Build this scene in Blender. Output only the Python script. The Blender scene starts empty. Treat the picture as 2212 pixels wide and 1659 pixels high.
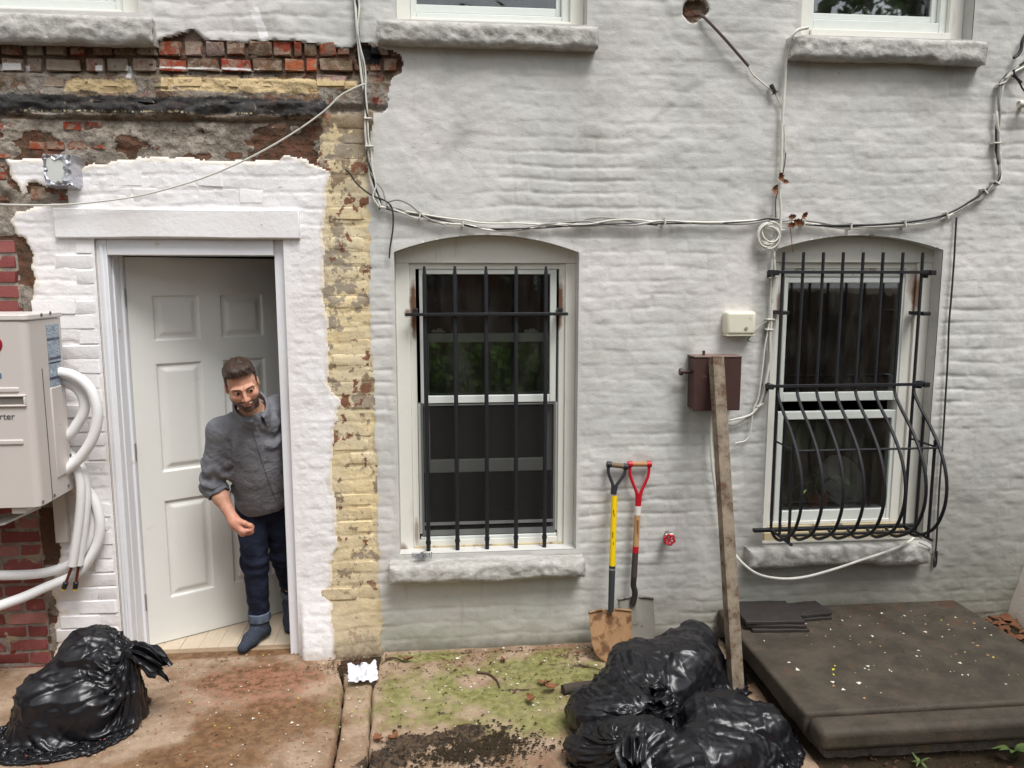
import bpy, bmesh, math, random
import numpy as np
from mathutils import Vector, Matrix
C = bpy.context.scene.collection
SC = bpy.context.scene
rad = math.radians
random.seed(7)
rng = np.random.default_rng(7)

# ---------------------------------------------------------------- camera, light, exposure
CAM_D, CAM_H = 4.0, 2.0
PITCH, YAW = rad(7.75), rad(5.5)
cd = bpy.data.cameras.new("camera"); cam = bpy.data.objects.new("camera", cd); C.objects.link(cam)
cd.sensor_width = 36.0; cd.lens = 36.0 * 3050 / 4032; cd.clip_start = 0.05; cd.clip_end = 400
cam.location = (0, -CAM_D, CAM_H)
cam.rotation_euler = (math.pi / 2 - PITCH, 0, -YAW)
SC.camera = cam

SUN_EL, SUN_AZ = 62.0, 28.0          # soft overcast light from above, in front and a little from the right
w = bpy.data.worlds.new("World"); SC.world = w; w.use_nodes = True
wn = w.node_tree; wn.nodes.clear()
sky = wn.nodes.new("ShaderNodeTexSky"); sky.sky_type = 'NISHITA'; sky.sun_disc = False
sky.sun_elevation = rad(SUN_EL); sky.sun_rotation = rad(180 - SUN_AZ)
sky.air_density = 1.0; sky.dust_density = 1.5; sky.ozone_density = 1.0
hs = wn.nodes.new("ShaderNodeHueSaturation"); hs.inputs['Saturation'].default_value = 0.12   # cloud-covered sky
bg = wn.nodes.new("ShaderNodeBackground"); bg.inputs['Strength'].default_value = 0.095
wo = wn.nodes.new("ShaderNodeOutputWorld")
wn.links.new(sky.outputs[0], hs.inputs['Color']); wn.links.new(hs.outputs[0], bg.inputs['Color'])
wn.links.new(bg.outputs[0], wo.inputs[0])
sl = bpy.data.lights.new("sun", 'SUN'); sl.energy = 1.5; sl.angle = rad(26); sl.color = (1.0, 0.985, 0.97)
so = bpy.data.objects.new("sun", sl); C.objects.link(so)
so.rotation_euler = (rad(90 - SUN_EL), 0, rad(SUN_AZ))
SC.view_settings.view_transform = 'Standard'; SC.view_settings.look = 'None'
SC.view_settings.exposure = 1.12; SC.view_settings.gamma = 1.0; SC.view_settings.use_curve_mapping = False

# ---------------------------------------------------------------- from a pixel of the 2212 x 1659 view to a point in the place
_f = 3050 * 2212 / 4032
_cp, _sp, _c, _s = math.cos(PITCH), math.sin(PITCH), math.cos(YAW), math.sin(YAW)
_fw = np.array([_s * _cp, _c * _cp, -_sp]); _rt = np.array([_c, -_s, 0.0]); _up = np.cross(_rt, _fw)
_o = np.array([0, -CAM_D, CAM_H])
def ray(px, py): return _fw + _rt * (px - 1106) / _f - _up * (py - 829.5) / _f
def W(px, py, Y=0.0):
    d = ray(px, py); return _o + d * ((Y + CAM_D) / d[1])
def G(px, py, Z=0.0):
    d = ray(px, py); return _o + d * ((Z - CAM_H) / d[2])
def WP(pts, Y=0.0):
    return [tuple(W(p[0], p[1], p[2] if len(p) > 2 else Y)) for p in pts]

# ---------------------------------------------------------------- noise in numpy
_perm = np.random.default_rng(3).permutation(4096)
def _h(ix, iy, iz, k=0):
    return _perm[(_perm[(_perm[(ix + k * 17) & 4095] + iy) & 4095] + iz) & 4095] / 4095.0
def vnoise(x, y, z=0.0, k=0):
    x = np.asarray(x, float); y = np.asarray(y, float); z = np.broadcast_to(np.asarray(z, float), np.broadcast(x, y).shape)
    x, y = np.broadcast_arrays(x, y)
    ix, iy, iz = np.floor(x).astype(int), np.floor(y).astype(int), np.floor(z).astype(int)
    fx, fy, fz = x - ix, y - iy, z - iz
    fx = fx * fx * fx * (fx * (fx * 6 - 15) + 10); fy = fy * fy * fy * (fy * (fy * 6 - 15) + 10); fz = fz * fz * (3 - 2 * fz)
    def L(a, b, t): return a + (b - a) * t
    r = L(L(L(_h(ix, iy, iz, k), _h(ix + 1, iy, iz, k), fx), L(_h(ix, iy + 1, iz, k), _h(ix + 1, iy + 1, iz, k), fx), fy),
          L(L(_h(ix, iy, iz + 1, k), _h(ix + 1, iy, iz + 1, k), fx), L(_h(ix, iy + 1, iz + 1, k), _h(ix + 1, iy + 1, iz + 1, k), fx), fy), fz)
    return r * 2 - 1
def fbm(x, y, z=0.0, o=4, k=0, g=0.5):
    a, s, t = 1.0, 0.0, 0.0
    for i in range(o):
        s = s + a * vnoise(np.asarray(x) * 2 ** i + 13.7 * i, np.asarray(y) * 2 ** i - 7.3 * i, np.asarray(z) * 2 ** i, k + i); t += a; a *= g
    return s / t
def sstep(a, b, x):
    t = np.clip((np.asarray(x, float) - a) / (b - a), 0, 1); return t * t * (3 - 2 * t)
def polysd(x, z, poly):
    """signed distance to a closed polygon, negative inside"""
    P = np.asarray(poly, float); d = np.full(x.shape, 1e9); ins = np.zeros(x.shape, bool)
    for i in range(len(P)):
        ax, az = P[i]; bx, bz = P[(i + 1) % len(P)]
        ex, ez = bx - ax, bz - az; L2 = ex * ex + ez * ez + 1e-12
        t = np.clip(((x - ax) * ex + (z - az) * ez) / L2, 0, 1)
        d = np.minimum(d, (x - ax - t * ex) ** 2 + (z - az - t * ez) ** 2)
        cond = (az > z) != (bz > z)
        ins ^= cond & (x < (bx - ax) * (z - az) / (bz - az + 1e-15) + ax)
    d = np.sqrt(d); return np.where(ins, -d, d)

# ---------------------------------------------------------------- objects
def tag(o, label=None, cat=None, group=None, kind=None):
    if label: o["label"] = label
    if cat: o["category"] = cat
    if group: o["group"] = group
    if kind: o["kind"] = kind
    return o
def empty(name, loc=(0, 0, 0), label=None, cat=None, group=None):
    o = bpy.data.objects.new(name, None); C.objects.link(o); o.location = loc; o.empty_display_size = 0.1
    return tag(o, label, cat, group)
def wmat(o):
    m = o.matrix_basis.copy()
    return wmat(o.parent) @ o.matrix_parent_inverse @ m if o.parent else m
def link(name, me, parent=None, mat=None):
    o = bpy.data.objects.new(name, me); C.objects.link(o)
    if mat is not None and len(me.materials) == 0: me.materials.append(mat)
    if parent is not None:
        o.parent = parent
        o.matrix_parent_inverse = wmat(parent).inverted()
    return o
class MB:
    """collects simple shapes and builds ONE mesh"""
    def __init__(s): s.v = []; s.f = []; s.mi = []; s.m = 0
    def add(s, vs, fs):
        b = len(s.v); s.v += [tuple(map(float, p)) for p in vs]; s.f += [tuple(i + b for i in f) for f in fs]; s.mi += [s.m] * len(fs); return s
    def box(s, lo, hi, M=None):
        x0, y0, z0 = lo; x1, y1, z1 = hi
        vs = [(x0, y0, z0), (x1, y0, z0), (x1, y1, z0), (x0, y1, z0), (x0, y0, z1), (x1, y0, z1), (x1, y1, z1), (x0, y1, z1)]
        if M is not None: vs = [tuple(M @ Vector(p)) for p in vs]
        return s.add(vs, [(0, 3, 2, 1), (4, 5, 6, 7), (0, 1, 5, 4), (1, 2, 6, 5), (2, 3, 7, 6), (3, 0, 4, 7)])
    def tube(s, pts, r, n=8, cap=True, squash=None):
        P = [Vector(p) for p in pts]; k = len(P)
        if np.isscalar(r): r = [r] * k
        T = [(P[min(i + 1, k - 1)] - P[max(i - 1, 0)]).normalized() for i in range(k)]
        u = T[0].orthogonal().normalized(); vs = []
        for i in range(k):
            u = (u - T[i] * u.dot(T[i]));
            u = u.normalized() if u.length > 1e-6 else T[i].orthogonal().normalized()
            q = T[i].cross(u)
            for j in range(n):
                a = 2 * math.pi * j / n; vs.append(P[i] + (u * math.cos(a) + q * math.sin(a)) * r[i])
        fs = [(i * n + j, i * n + (j + 1) % n, (i + 1) * n + (j + 1) % n, (i + 1) * n + j) for i in range(k - 1) for j in range(n)]
        if cap: fs += [tuple(range(n - 1, -1, -1)), tuple((k - 1) * n + j for j in range(n))]
        return s.add(vs, fs)
    def prism(s, poly, a, b):
        """poly: list of 3-D points (planar), extruded by the vector b-a"""
        d = Vector(b) - Vector(a); n = len(poly)
        vs = [Vector(p) for p in poly] + [Vector(p) + d for p in poly]
        fs = [tuple(range(n)), tuple(range(2 * n - 1, n - 1, -1))] + [(i, i + n, (i + 1) % n + n, (i + 1) % n) for i in range(n)]
        return s.add(vs, fs)
    def lathe(s, prof, n=20, M=None):
        vs = []
        for (r, z) in prof:
            for j in range(n):
                a = 2 * math.pi * j / n; vs.append(Vector((r * math.cos(a), r * math.sin(a), z)))
        if M is not None: vs = [M @ p for p in vs]
        k = len(prof)
        fs = [(i * n + j, i * n + (j + 1) % n, (i + 1) * n + (j + 1) % n, (i + 1) * n + j) for i in range(k - 1) for j in range(n)]
        fs += [tuple(range(n - 1, -1, -1)), tuple((k - 1) * n + j for j in range(n))]
        return s.add(vs, fs)
    def sheet(s, nu, nv, fn, wrapu=False):
        vs = [fn(i, j) for i in range(nu) for j in range(nv)]
        fs = [(i * nv + j, ((i + 1) % nu) * nv + j, ((i + 1) % nu) * nv + j + 1, i * nv + j + 1) for i in range(nu if wrapu else nu - 1) for j in range(nv - 1)]
        return s.add(vs, fs)
    def build(s, name, mats, parent=None, smooth=True, bevel=0, seg=2, angle=40, fix=True):
        me = bpy.data.meshes.new(name); me.from_pydata(s.v, [], s.f); me.update()
        if fix:
            bm = bmesh.new(); bm.from_mesh(me); bmesh.ops.recalc_face_normals(bm, faces=bm.faces); bm.to_mesh(me); bm.free()
        mats = mats if isinstance(mats, (list, tuple)) else [mats]
        for m in mats: me.materials.append(m)
        if len(mats) > 1: me.polygons.foreach_set("material_index", s.mi)
        o = link(name, me, parent)
        if smooth: smooth_mesh(me, angle)
        if bevel:
            md = o.modifiers.new("bevel", 'BEVEL'); md.width = bevel; md.segments = seg; md.limit_method = 'ANGLE'; md.angle_limit = rad(35)
            md.harden_normals = False
        return o
def smooth_mesh(me, angle=40):
    me.polygons.foreach_set("use_smooth", [True] * len(me.polygons))
    try: me.set_sharp_from_angle(angle=rad(angle))
    except Exception: pass
def np_mesh(name, V, F, mat, parent=None, smooth=True, attrs=None, angle=None):
    """fast mesh from numpy: F is (n,4) or (n,3)"""
    me = bpy.data.meshes.new(name); V = np.asarray(V, np.float32); F = np.asarray(F, np.int32); k = F.shape[1]
    me.vertices.add(len(V)); me.vertices.foreach_set("co", V.ravel())
    me.loops.add(F.size); me.loops.foreach_set("vertex_index", F.ravel())
    me.polygons.add(len(F)); me.polygons.foreach_set("loop_start", np.arange(0, F.size, k, dtype=np.int32))
    me.polygons.foreach_set("loop_total", np.full(len(F), k, np.int32))
    me.update(calc_edges=True); me.validate()
    if smooth: me.polygons.foreach_set("use_smooth", [True] * len(me.polygons))
    if smooth and angle: me.set_sharp_from_angle(angle=rad(angle))
    for n, a in (attrs or {}).items():
        at = me.attributes.new(n, 'FLOAT', 'POINT'); at.data.foreach_set("value", np.asarray(a, np.float32).ravel())
    for m in (mat if isinstance(mat, (list, tuple)) else [mat]): me.materials.append(m)
    return link(name, me, parent)
def catmull(pts, n=8):
    P = [np.array(p, float) for p in pts]; P = [2 * P[0] - P[1]] + P + [2 * P[-1] - P[-2]]; out = []
    for i in range(1, len(P) - 2):
        for k in range(n):
            t = k / n; a, b, c, d = P[i - 1], P[i], P[i + 1], P[i + 2]
            out.append(0.5 * ((2 * b) + (c - a) * t + (2 * a - 5 * b + 4 * c - d) * t * t + (3 * b - a - 3 * c + d) * t ** 3))
    out.append(P[-2]); return [tuple(p) for p in out]

# ---------------------------------------------------------------- node shorthand
class X:
    nt = None
    def __init__(s, k): s.k = k
    def _m(s, op, b=None, c=None, cl=False):
        n = X.nt.nodes.new("ShaderNodeMath"); n.operation = op; n.use_clamp = cl
        for i, q in enumerate((s, b, c)):
            if q is None: continue
            if isinstance(q, X): X.nt.links.new(q.k, n.inputs[i])
            else: n.inputs[i].default_value = q
        return X(n.outputs[0])
    def __add__(s, b): return s._m('ADD', b)
    __radd__ = __add__
    def __sub__(s, b): return s._m('SUBTRACT', b)
    def __rsub__(s, b): return (s * -1.0) + b
    def __mul__(s, b): return s._m('MULTIPLY', b)
    __rmul__ = __mul__
    def __truediv__(s, b): return s._m('DIVIDE', b)
    def abs(s): return s._m('ABSOLUTE')
    def min(s, b): return s._m('MINIMUM', b)
    def max(s, b): return s._m('MAXIMUM', b)
    def pow(s, b): return s._m('POWER', b)
    def sin(s): return s._m('SINE')
    def clamp(s): return s._m('ADD', 0.0, cl=True)
    def fract(s): return s._m('FRACT')
    def ss(s, a, b):
        n = X.nt.nodes.new("ShaderNodeMapRange"); n.interpolation_type = 'SMOOTHSTEP'; n.clamp = True
        X.nt.links.new(s.k, n.inputs[0]); n.inputs[1].default_value = a; n.inputs[2].default_value = b
        if a > b: n.inputs[1].default_value = b; n.inputs[2].default_value = a; n.inputs[3].default_value = 1; n.inputs[4].default_value = 0
        return X(n.outputs[0])
def _N(t): return X.nt.nodes.new(t)
def _set(sock, v):
    if isinstance(v, X): X.nt.links.new(v.k, sock)
    elif isinstance(v, (tuple, list)) and len(v) == 3 and sock.type == 'RGBA': sock.default_value = (*v, 1)
    else: sock.default_value = v
def pos(): return X(_N("ShaderNodeNewGeometry").outputs['Position'])
def obco(): return X(_N("ShaderNodeTexCoord").outputs['Object'])
def sep(v):
    n = _N("ShaderNodeSeparateXYZ"); _set(n.inputs[0], v); return X(n.outputs[0]), X(n.outputs[1]), X(n.outputs[2])
def comb(x, y, z):
    n = _N("ShaderNodeCombineXYZ")
    for i, q in enumerate((x, y, z)): _set(n.inputs[i], q)
    return X(n.outputs[0])
def vscale(v, s):
    n = _N("ShaderNodeVectorMath"); n.operation = 'MULTIPLY'; _set(n.inputs[0], v); n.inputs[1].default_value = s; return X(n.outputs[0])
def noise(v, sc=5, de=4, ro=0.55, di=0.0):
    n = _N("ShaderNodeTexNoise"); _set(n.inputs['Vector'], v)
    n.inputs['Scale'].default_value = sc; n.inputs['Detail'].default_value = de; n.inputs['Roughness'].default_value = ro; n.inputs['Distortion'].default_value = di
    return X(n.outputs[0])
def vor(v, sc=5, feat='F1', rnd=1.0):
    n = _N("ShaderNodeTexVoronoi"); n.feature = feat; _set(n.inputs['Vector'], v); n.inputs['Scale'].default_value = sc; n.inputs['Randomness'].default_value = rnd
    return X(n.outputs[0])
def attr(name):
    n = _N("ShaderNodeAttribute"); n.attribute_name = name; return X(n.outputs['Fac'])
def objcol(): return X(_N("ShaderNodeObjectInfo").outputs['Color'])
def objrnd(): return X(_N("ShaderNodeObjectInfo").outputs['Random'])
def mix(f, a, b):
    n = _N("ShaderNodeMix"); n.data_type = 'RGBA'; n.clamp_factor = True
    _set(n.inputs[0], f); _set(n.inputs[6], a); _set(n.inputs[7], b); return X(n.outputs[2])
def mixn(f, a, b): return a + (b - a) * f if isinstance(a, X) else (f * (b - a) + a)
def bright(c, f):
    n = _N("ShaderNodeVectorMath"); n.operation = 'SCALE'; _set(n.inputs[0], c); _set(n.inputs['Scale'], f); return X(n.outputs[0])
def mat(name, fn):
    m = bpy.data.materials.new(name); m.use_nodes = True; nt = m.node_tree; X.nt = nt
    b = nt.nodes["Principled BSDF"]
    d = fn() or {}
    for k, v in d.items():
        if k == 'bump':
            h, st, di = v; n = _N("ShaderNodeBump"); _set(n.inputs['Height'], h); n.inputs['Strength'].default_value = st; n.inputs['Distance'].default_value = di
            nt.links.new(n.outputs[0], b.inputs['Normal'])
        else: _set(b.inputs[k], v)
    if 'Specular IOR Level' not in d: b.inputs['Specular IOR Level'].default_value = 0.3
    return m
def plain(name, col, rough=0.6, var=0.15, sc=30, metal=0.0, spec=0.35, bump=0.0, dirt=None):
    def fn():
        p = obco(); n = noise(p, sc, 4, 0.6); n2 = noise(p, sc * 0.13, 3, 0.5)
        c = bright(col_(col), 1.0 + (n - 0.5) * var * 2 + (n2 - 0.5) * var * 1.5)
        if dirt: c = mix(noise(p, dirt[1], 5, 0.65).ss(dirt[2], dirt[2] + 0.12), c, dirt[0])
        d = {'Base Color': c, 'Roughness': (n - 0.5) * 0.25 + rough, 'Metallic': metal, 'Specular IOR Level': spec}
        if bump: d['bump'] = (n, bump, 0.004)
        return d
    return mat(name, fn)
def col_(c):
    n = _N("ShaderNodeRGB"); n.outputs[0].default_value = (*c, 1); return X(n.outputs[0])
def srgb(r, g, b):
    f = lambda c: ((c / 255 + 0.055) / 1.055) ** 2.4 if c > 10 else c / 3294.6
    return (f(r), f(g), f(b))
# ================================================================ materials of the setting
def m_grey():
    p = pos(); x, y, z = sep(p)
    n1 = noise(p, 1.3, 4, 0.55); n2 = noise(p, 9, 5, 0.6); n3 = noise(p, 60, 4, 0.6)
    st = noise(vscale(p, (9, 1, 0.9)), 1.6, 5, 0.6)                       # rain streaks
    c = mix(n1.ss(0.35, 0.68), srgb(197, 197, 192), srgb(213, 209, 205))
    c = bright(c, 1.0 + (n2 - 0.5) * 0.16 + (n3 - 0.5) * 0.12)
    c = mix(st.ss(0.58, 0.78) * 0.35, c, srgb(150, 150, 138))
    # dark grime in random patches
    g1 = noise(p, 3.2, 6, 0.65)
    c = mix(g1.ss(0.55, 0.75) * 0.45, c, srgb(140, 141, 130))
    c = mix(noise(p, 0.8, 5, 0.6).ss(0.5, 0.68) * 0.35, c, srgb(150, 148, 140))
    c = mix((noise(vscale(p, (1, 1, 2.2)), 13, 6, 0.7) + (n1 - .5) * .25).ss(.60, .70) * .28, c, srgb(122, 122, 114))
    # green algae and splash dirt towards the pavement
    lo = (z + (g1 - 0.5) * 0.55).ss(0.42, -0.02)
    c = mix(lo * 0.5, c, srgb(132, 132, 104))
    lo2 = (z + (n2 - 0.5) * 0.12).ss(0.09, -0.02)
    c = mix(lo2 * 0.7, c, srgb(84, 80, 66))
    light_falloff = (x + (n1 - 0.5) * 1.2).ss(0.9, 2.5) * (z + (g1 - 0.5) * 0.9).ss(1.5, 0.1)  # light falling off to the lower right, put into the grey colour
    c = mix(light_falloff * 0.75, c, srgb(124, 123, 110))
    for (px, py, hw) in ((1640, 560, 0.05), (1648, 720, 0.045), (1480, 840, 0.05), (770, 60, 0.05)):  # soft shade beside the cables and brown box, painted into the wall colour
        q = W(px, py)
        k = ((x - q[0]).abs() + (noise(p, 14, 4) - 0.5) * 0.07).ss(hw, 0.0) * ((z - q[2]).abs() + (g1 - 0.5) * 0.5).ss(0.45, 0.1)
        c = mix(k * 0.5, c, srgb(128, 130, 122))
    q = W(560, 50)
    sp = (((x - q[0] - (z - q[2]) * -0.35).abs() * 3.0).max((z - q[2]).abs()) + (noise(p, 40, 4) - 0.5) * 0.09).ss(0.068, 0.06)
    c = mix(sp, c, srgb(232, 232, 230))
    ch = noise(p, 33, 3, 0.5); c = mix(ch.ss(0.745, 0.76) * 0.7, c, srgb(120, 104, 92))
    h = noise(p, 26, 5, 0.62) * 0.8 + noise(vscale(p, (1, 1, 2.6)), 55, 4, 0.65) * 0.5
    return {'Base Color': c, 'Roughness': 0.72 + (n2 - 0.5) * 0.3, 'Specular IOR Level': 0.3, 'bump': (h, 0.45, 0.006)}
def m_white():
    p = pos(); x, y, z = sep(p); e = attr("edge")
    n = noise(p, 24, 5, 0.65); n2 = noise(p, 2.2, 4, 0.55); n3 = noise(p, 90, 4, 0.6)
    c = mix(n2.ss(0.4, 0.7), srgb(238, 236, 236), srgb(231, 226, 224))
    c = bright(c, 1.0 + (n3 - 0.5) * 0.07)
    rim = (e + (n - 0.5) * 0.05).ss(-0.022, -0.008)
    c = mix(rim * 0.6, c, srgb(222, 208, 188))
    chips = noise(p, 17, 5, 0.6).ss(0.705, 0.72) * (z + (n2 - 0.5)).ss(0.75, 0.3)
    c = mix(chips, c, srgb(176, 158, 140))
    dirt = (z + (n - 0.5) * 0.2).ss(0.12, -0.06)
    c = mix(dirt * 0.55, c, srgb(150, 132, 108))
    h = n * 1.0 + noise(p, 70, 4, 0.6) * 0.45
    return {'Base Color': c, 'Roughness': 0.55, 'Specular IOR Level': 0.35, 'bump': (h, 0.5, 0.007)}
def m_whitebrick():
    p = pos(); n = noise(p, 30, 5, 0.65); n2 = noise(p, 2.2, 4, 0.55)
    c = mix(n2.ss(0.4, 0.7), srgb(238, 236, 236), srgb(231, 226, 224))
    c = mix(noise(p, 15, 5, 0.6).ss(0.72, 0.735), c, srgb(186, 170, 152))
    return {'Base Color': c, 'Roughness': 0.55, 'Specular IOR Level': 0.3, 'bump': (n + noise(p, 90, 4, .65) * .3, 0.45, 0.007)}
def boxm(x, z, px0, py0, px1, py1, wob, soft=0.004):
    a = W(px0, py0); b = W(px1, py1); cx, cz = (a[0] + b[0]) / 2, (a[2] + b[2]) / 2; hx, hz = (b[0] - a[0]) / 2, (a[2] - b[2]) / 2
    d = ((x - cx).abs() - hx).max((z - cz).abs() - hz) + wob
    return d.ss(soft, -soft)
def strip_paint(c, p):
    """the remains of old paint and tar on the stripped wall, at their own places"""
    x, y, z = sep(p); n = noise(p, 11, 6, 0.66); n2 = noise(p, 38, 5, 0.6); wob = (n - 0.5) * 0.16 + (n2 - 0.5) * 0.03
    st = noise(vscale(p, (16, 1, 3)), 3.0, 4, 0.6)
    tar = boxm(x, z, -60, 199, 704, 254, wob * 0.46, 0.006)
    c = mix(tar * (0.93 - n2.ss(0.62, 0.66) * 0.8), c, mix(n2, srgb(34, 34, 36), srgb(72, 72, 72)))
    dash = boxm(x, z, 30, 236, 660, 250, wob * 0.25) * st.ss(0.48, 0.52) * noise(p, 6, 3).ss(0.36, 0.44)
    c = mix(dash, c, srgb(205, 190, 150))
    for b in ((138, 170, 298, 200), (345, 162, 690, 201), (560, 170, 770, 190)):
        c = mix(boxm(x, z, *b, wob * 0.40 + noise(p, 16, 4, .6).ss(.60, .66) * .02), c, mix(n2, srgb(214, 192, 150), srgb(192, 168, 126)))
    for b in ((-30, 134, 46, 152), (335, 143, 560, 152), (50, 140, 62, 152), (205, 140, 222, 160), (272, 140, 282, 168)):
        c = mix(boxm(x, z, *b, wob * 0.16), c, srgb(228, 224, 222))
    c = mix(boxm(x, z, 768, 95, 822, 142, wob * 0.55, 0.008), c, srgb(30, 29, 30))
    return c
def m_strip():
    p = pos(); x, y, z = sep(p); n = noise(p, 7, 6, 0.68); n2 = noise(p, 30, 5, 0.65); n3 = noise(p, 90, 4, 0.6)
    c = mix(n.ss(0.40, 0.58), srgb(108, 90, 74), srgb(142, 128, 112))
    c = mix(noise(p, 4.1, 5, 0.6).ss(0.47, 0.55), c, mix(n2, srgb(134, 126, 116), srgb(164, 156, 146)))
    c = mix(noise(p, 9.3, 5, 0.7).ss(0.6, 0.66), c, srgb(124, 62, 46))
    c = mix(noise(p, 12.7, 6, 0.7).ss(0.61, 0.67), c, srgb(58, 46, 38))
    lw = attr('low'); fk = attr('flake'); c = mix(lw, c, mix((fk + (n2 - .5) * .3).ss(.4, .6), mix(n2.ss(.35, .65), srgb(108, 72, 56), srgb(90, 76, 62)), mix(n.ss(.35, .65), srgb(128, 118, 106), srgb(164, 154, 142))))
    c = mix(noise(p, 15, 6, .7).ss(.62, .68), c, srgb(62, 50, 42))
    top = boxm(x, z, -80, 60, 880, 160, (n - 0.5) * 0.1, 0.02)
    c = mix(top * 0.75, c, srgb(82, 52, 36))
    c = mix(vor(p, 22, 'DISTANCE_TO_EDGE').ss(0.05, 0.0) * 0.4, c, srgb(62, 52, 44))
    c = bright(c, 1.0 + (n3 - 0.5) * 0.5)
    c = strip_paint(c, p)
    h = n2 * 1.2 + noise(p, 75, 4, 0.7) * 0.6 + vor(p, 20) * 0.8
    return {'Base Color': c, 'Roughness': 0.88, 'Specular IOR Level': 0.2, 'bump': (h, 0.9, 0.014)}
def m_stripbrick():
    p = pos(); n = noise(p, 26, 6, 0.66); n2 = noise(p, 80, 4, 0.6)
    c = bright(objcol(), 1.0 + (n - 0.5) * 0.7 + (n2 - 0.5) * 0.25)
    c = mix(noise(p, 21, 6, 0.7).ss(0.46, 0.56) * .85, c, mix(n, srgb(160, 146, 130), srgb(116, 96, 78)))
    c = mix(noise(p, 27, 5, 0.7).ss(0.56, 0.64) * .8, c, srgb(134, 74, 54))
    c = mix(noise(p, 23, 5, 0.7).ss(0.6, 0.67), c, srgb(64, 50, 42))
    c = strip_paint(c, p)
    return {'Base Color': c, 'Roughness': 0.85, 'Specular IOR Level': 0.2, 'bump': (n + n2 * 0.4, 0.8, 0.01)}
def cream(p, n):
    x, y, z = sep(p); n2 = noise(p, 70, 4, 0.6); hi = z.ss(2.2, 3.05)
    c = mix(noise(p, 3, 4, 0.5).ss(0.35, 0.65), srgb(222, 202, 158), srgb(208, 194, 164))
    gp = noise(p, 2.3, 3, .5); pl = (noise(p, 7.0, 6, 0.7) + hi * 0.20 + (gp - .5) * .5 + 0.01)
    c = mix(pl.ss(0.565, 0.585), c, mix(noise(p, 5, 3).ss(0.42, 0.55), srgb(140, 122, 98), srgb(158, 146, 128)))
    c = mix((noise(p, 12, 6, 0.66) + hi * 0.05 + (noise(p, 3.1, 3, .5) - .5) * .5).ss(0.61, 0.625), c, srgb(128, 88, 68))
    c = mix(noise(vscale(p, (1.6, 1, 1)), 36, 4, 0.65).ss(0.6, 0.66) * 0.55, c, srgb(160, 140, 104))
    low = (z + (n - 0.5) * 0.6).ss(0.6, 0.05); c = mix(low * 0.75, c, srgb(176, 160, 136))
    c = mix((z + (n - 0.5) * 0.25).ss(0.12, -0.04) * 0.75, c, srgb(104, 88, 70))
    return bright(c, 1.0 + (n2 - 0.5) * 0.2)
def m_cream():
    p = pos(); n = noise(p, 26, 5, 0.62)
    return {'Base Color': cream(p, n), 'Roughness': 0.75, 'Specular IOR Level': 0.25, 'bump': (n + noise(p, 80, 3) * 0.4, 0.6, 0.008)}
def m_redbrick():
    p = pos(); n = noise(p, 32, 5, 0.65); n2 = noise(p, 130, 4, 0.65); r = objrnd()
    c = mix(r, srgb(116, 60, 56), srgb(142, 82, 78)); c = mix((r * 7.3).fract().ss(0.82, 0.9), c, srgb(164, 112, 106))
    c = mix(n2.ss(0.55, 0.7) * 0.6, c, srgb(84, 40, 38)); c = mix(noise(p, 14, 5, 0.6).ss(0.58, 0.75) * 0.55, c, srgb(178, 142, 136))
    return {'Base Color': bright(c, 1.0 + (n - 0.5) * 0.45), 'Roughness': 0.85, 'Specular IOR Level': 0.2, 'bump': (n2 + n * 0.5, 0.5, 0.004)}
def m_mortar():
    p = pos(); e = attr("edge"); n = noise(p, 22, 5, 0.66); n2 = noise(p, 120, 4, 0.65)
    c = mix(n.ss(0.35, 0.65), srgb(136, 126, 118), srgb(164, 154, 144)); c = mix(noise(p, 11, 5, 0.6).ss(0.56, 0.62), c, srgb(168, 152, 124))
    c = mix(noise(p, 16, 5, 0.6).ss(0.62, 0.66), c, srgb(122, 66, 52))
    return {'Base Color': bright(c, 1.0 + (n2 - 0.5) * 0.4), 'Roughness': 0.92, 'Specular IOR Level': 0.15, 'bump': (n2 + n, 0.9, 0.012)}
def m_stone():
    p = pos(); n = noise(p, 16, 6, 0.65); n2 = noise(p, 70, 4, 0.65)
    c = mix(n.ss(0.35, 0.65), srgb(160, 158, 152), srgb(190, 187, 181)); c = mix(noise(p, 28, 5, 0.7).ss(0.60, 0.70) * 0.45, c, srgb(116, 116, 104))
    return {'Base Color': bright(c, 1.0 + (n2 - 0.5) * 0.25), 'Roughness': 0.8, 'Specular IOR Level': 0.25, 'bump': (vor(p, 22) * .5 + n + n2 * 0.6, 0.7, 0.010)}
M = {k: mat(k, f) for k, f in dict(grey_paint=m_grey, white_paint=m_white, white_brick_paint=m_whitebrick, stripped_masonry=m_strip, stripped_brick=m_stripbrick,
     cream_paint=m_cream, red_brick=m_redbrick, mortar=m_mortar, sill_stone=m_stone).items()}
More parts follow.
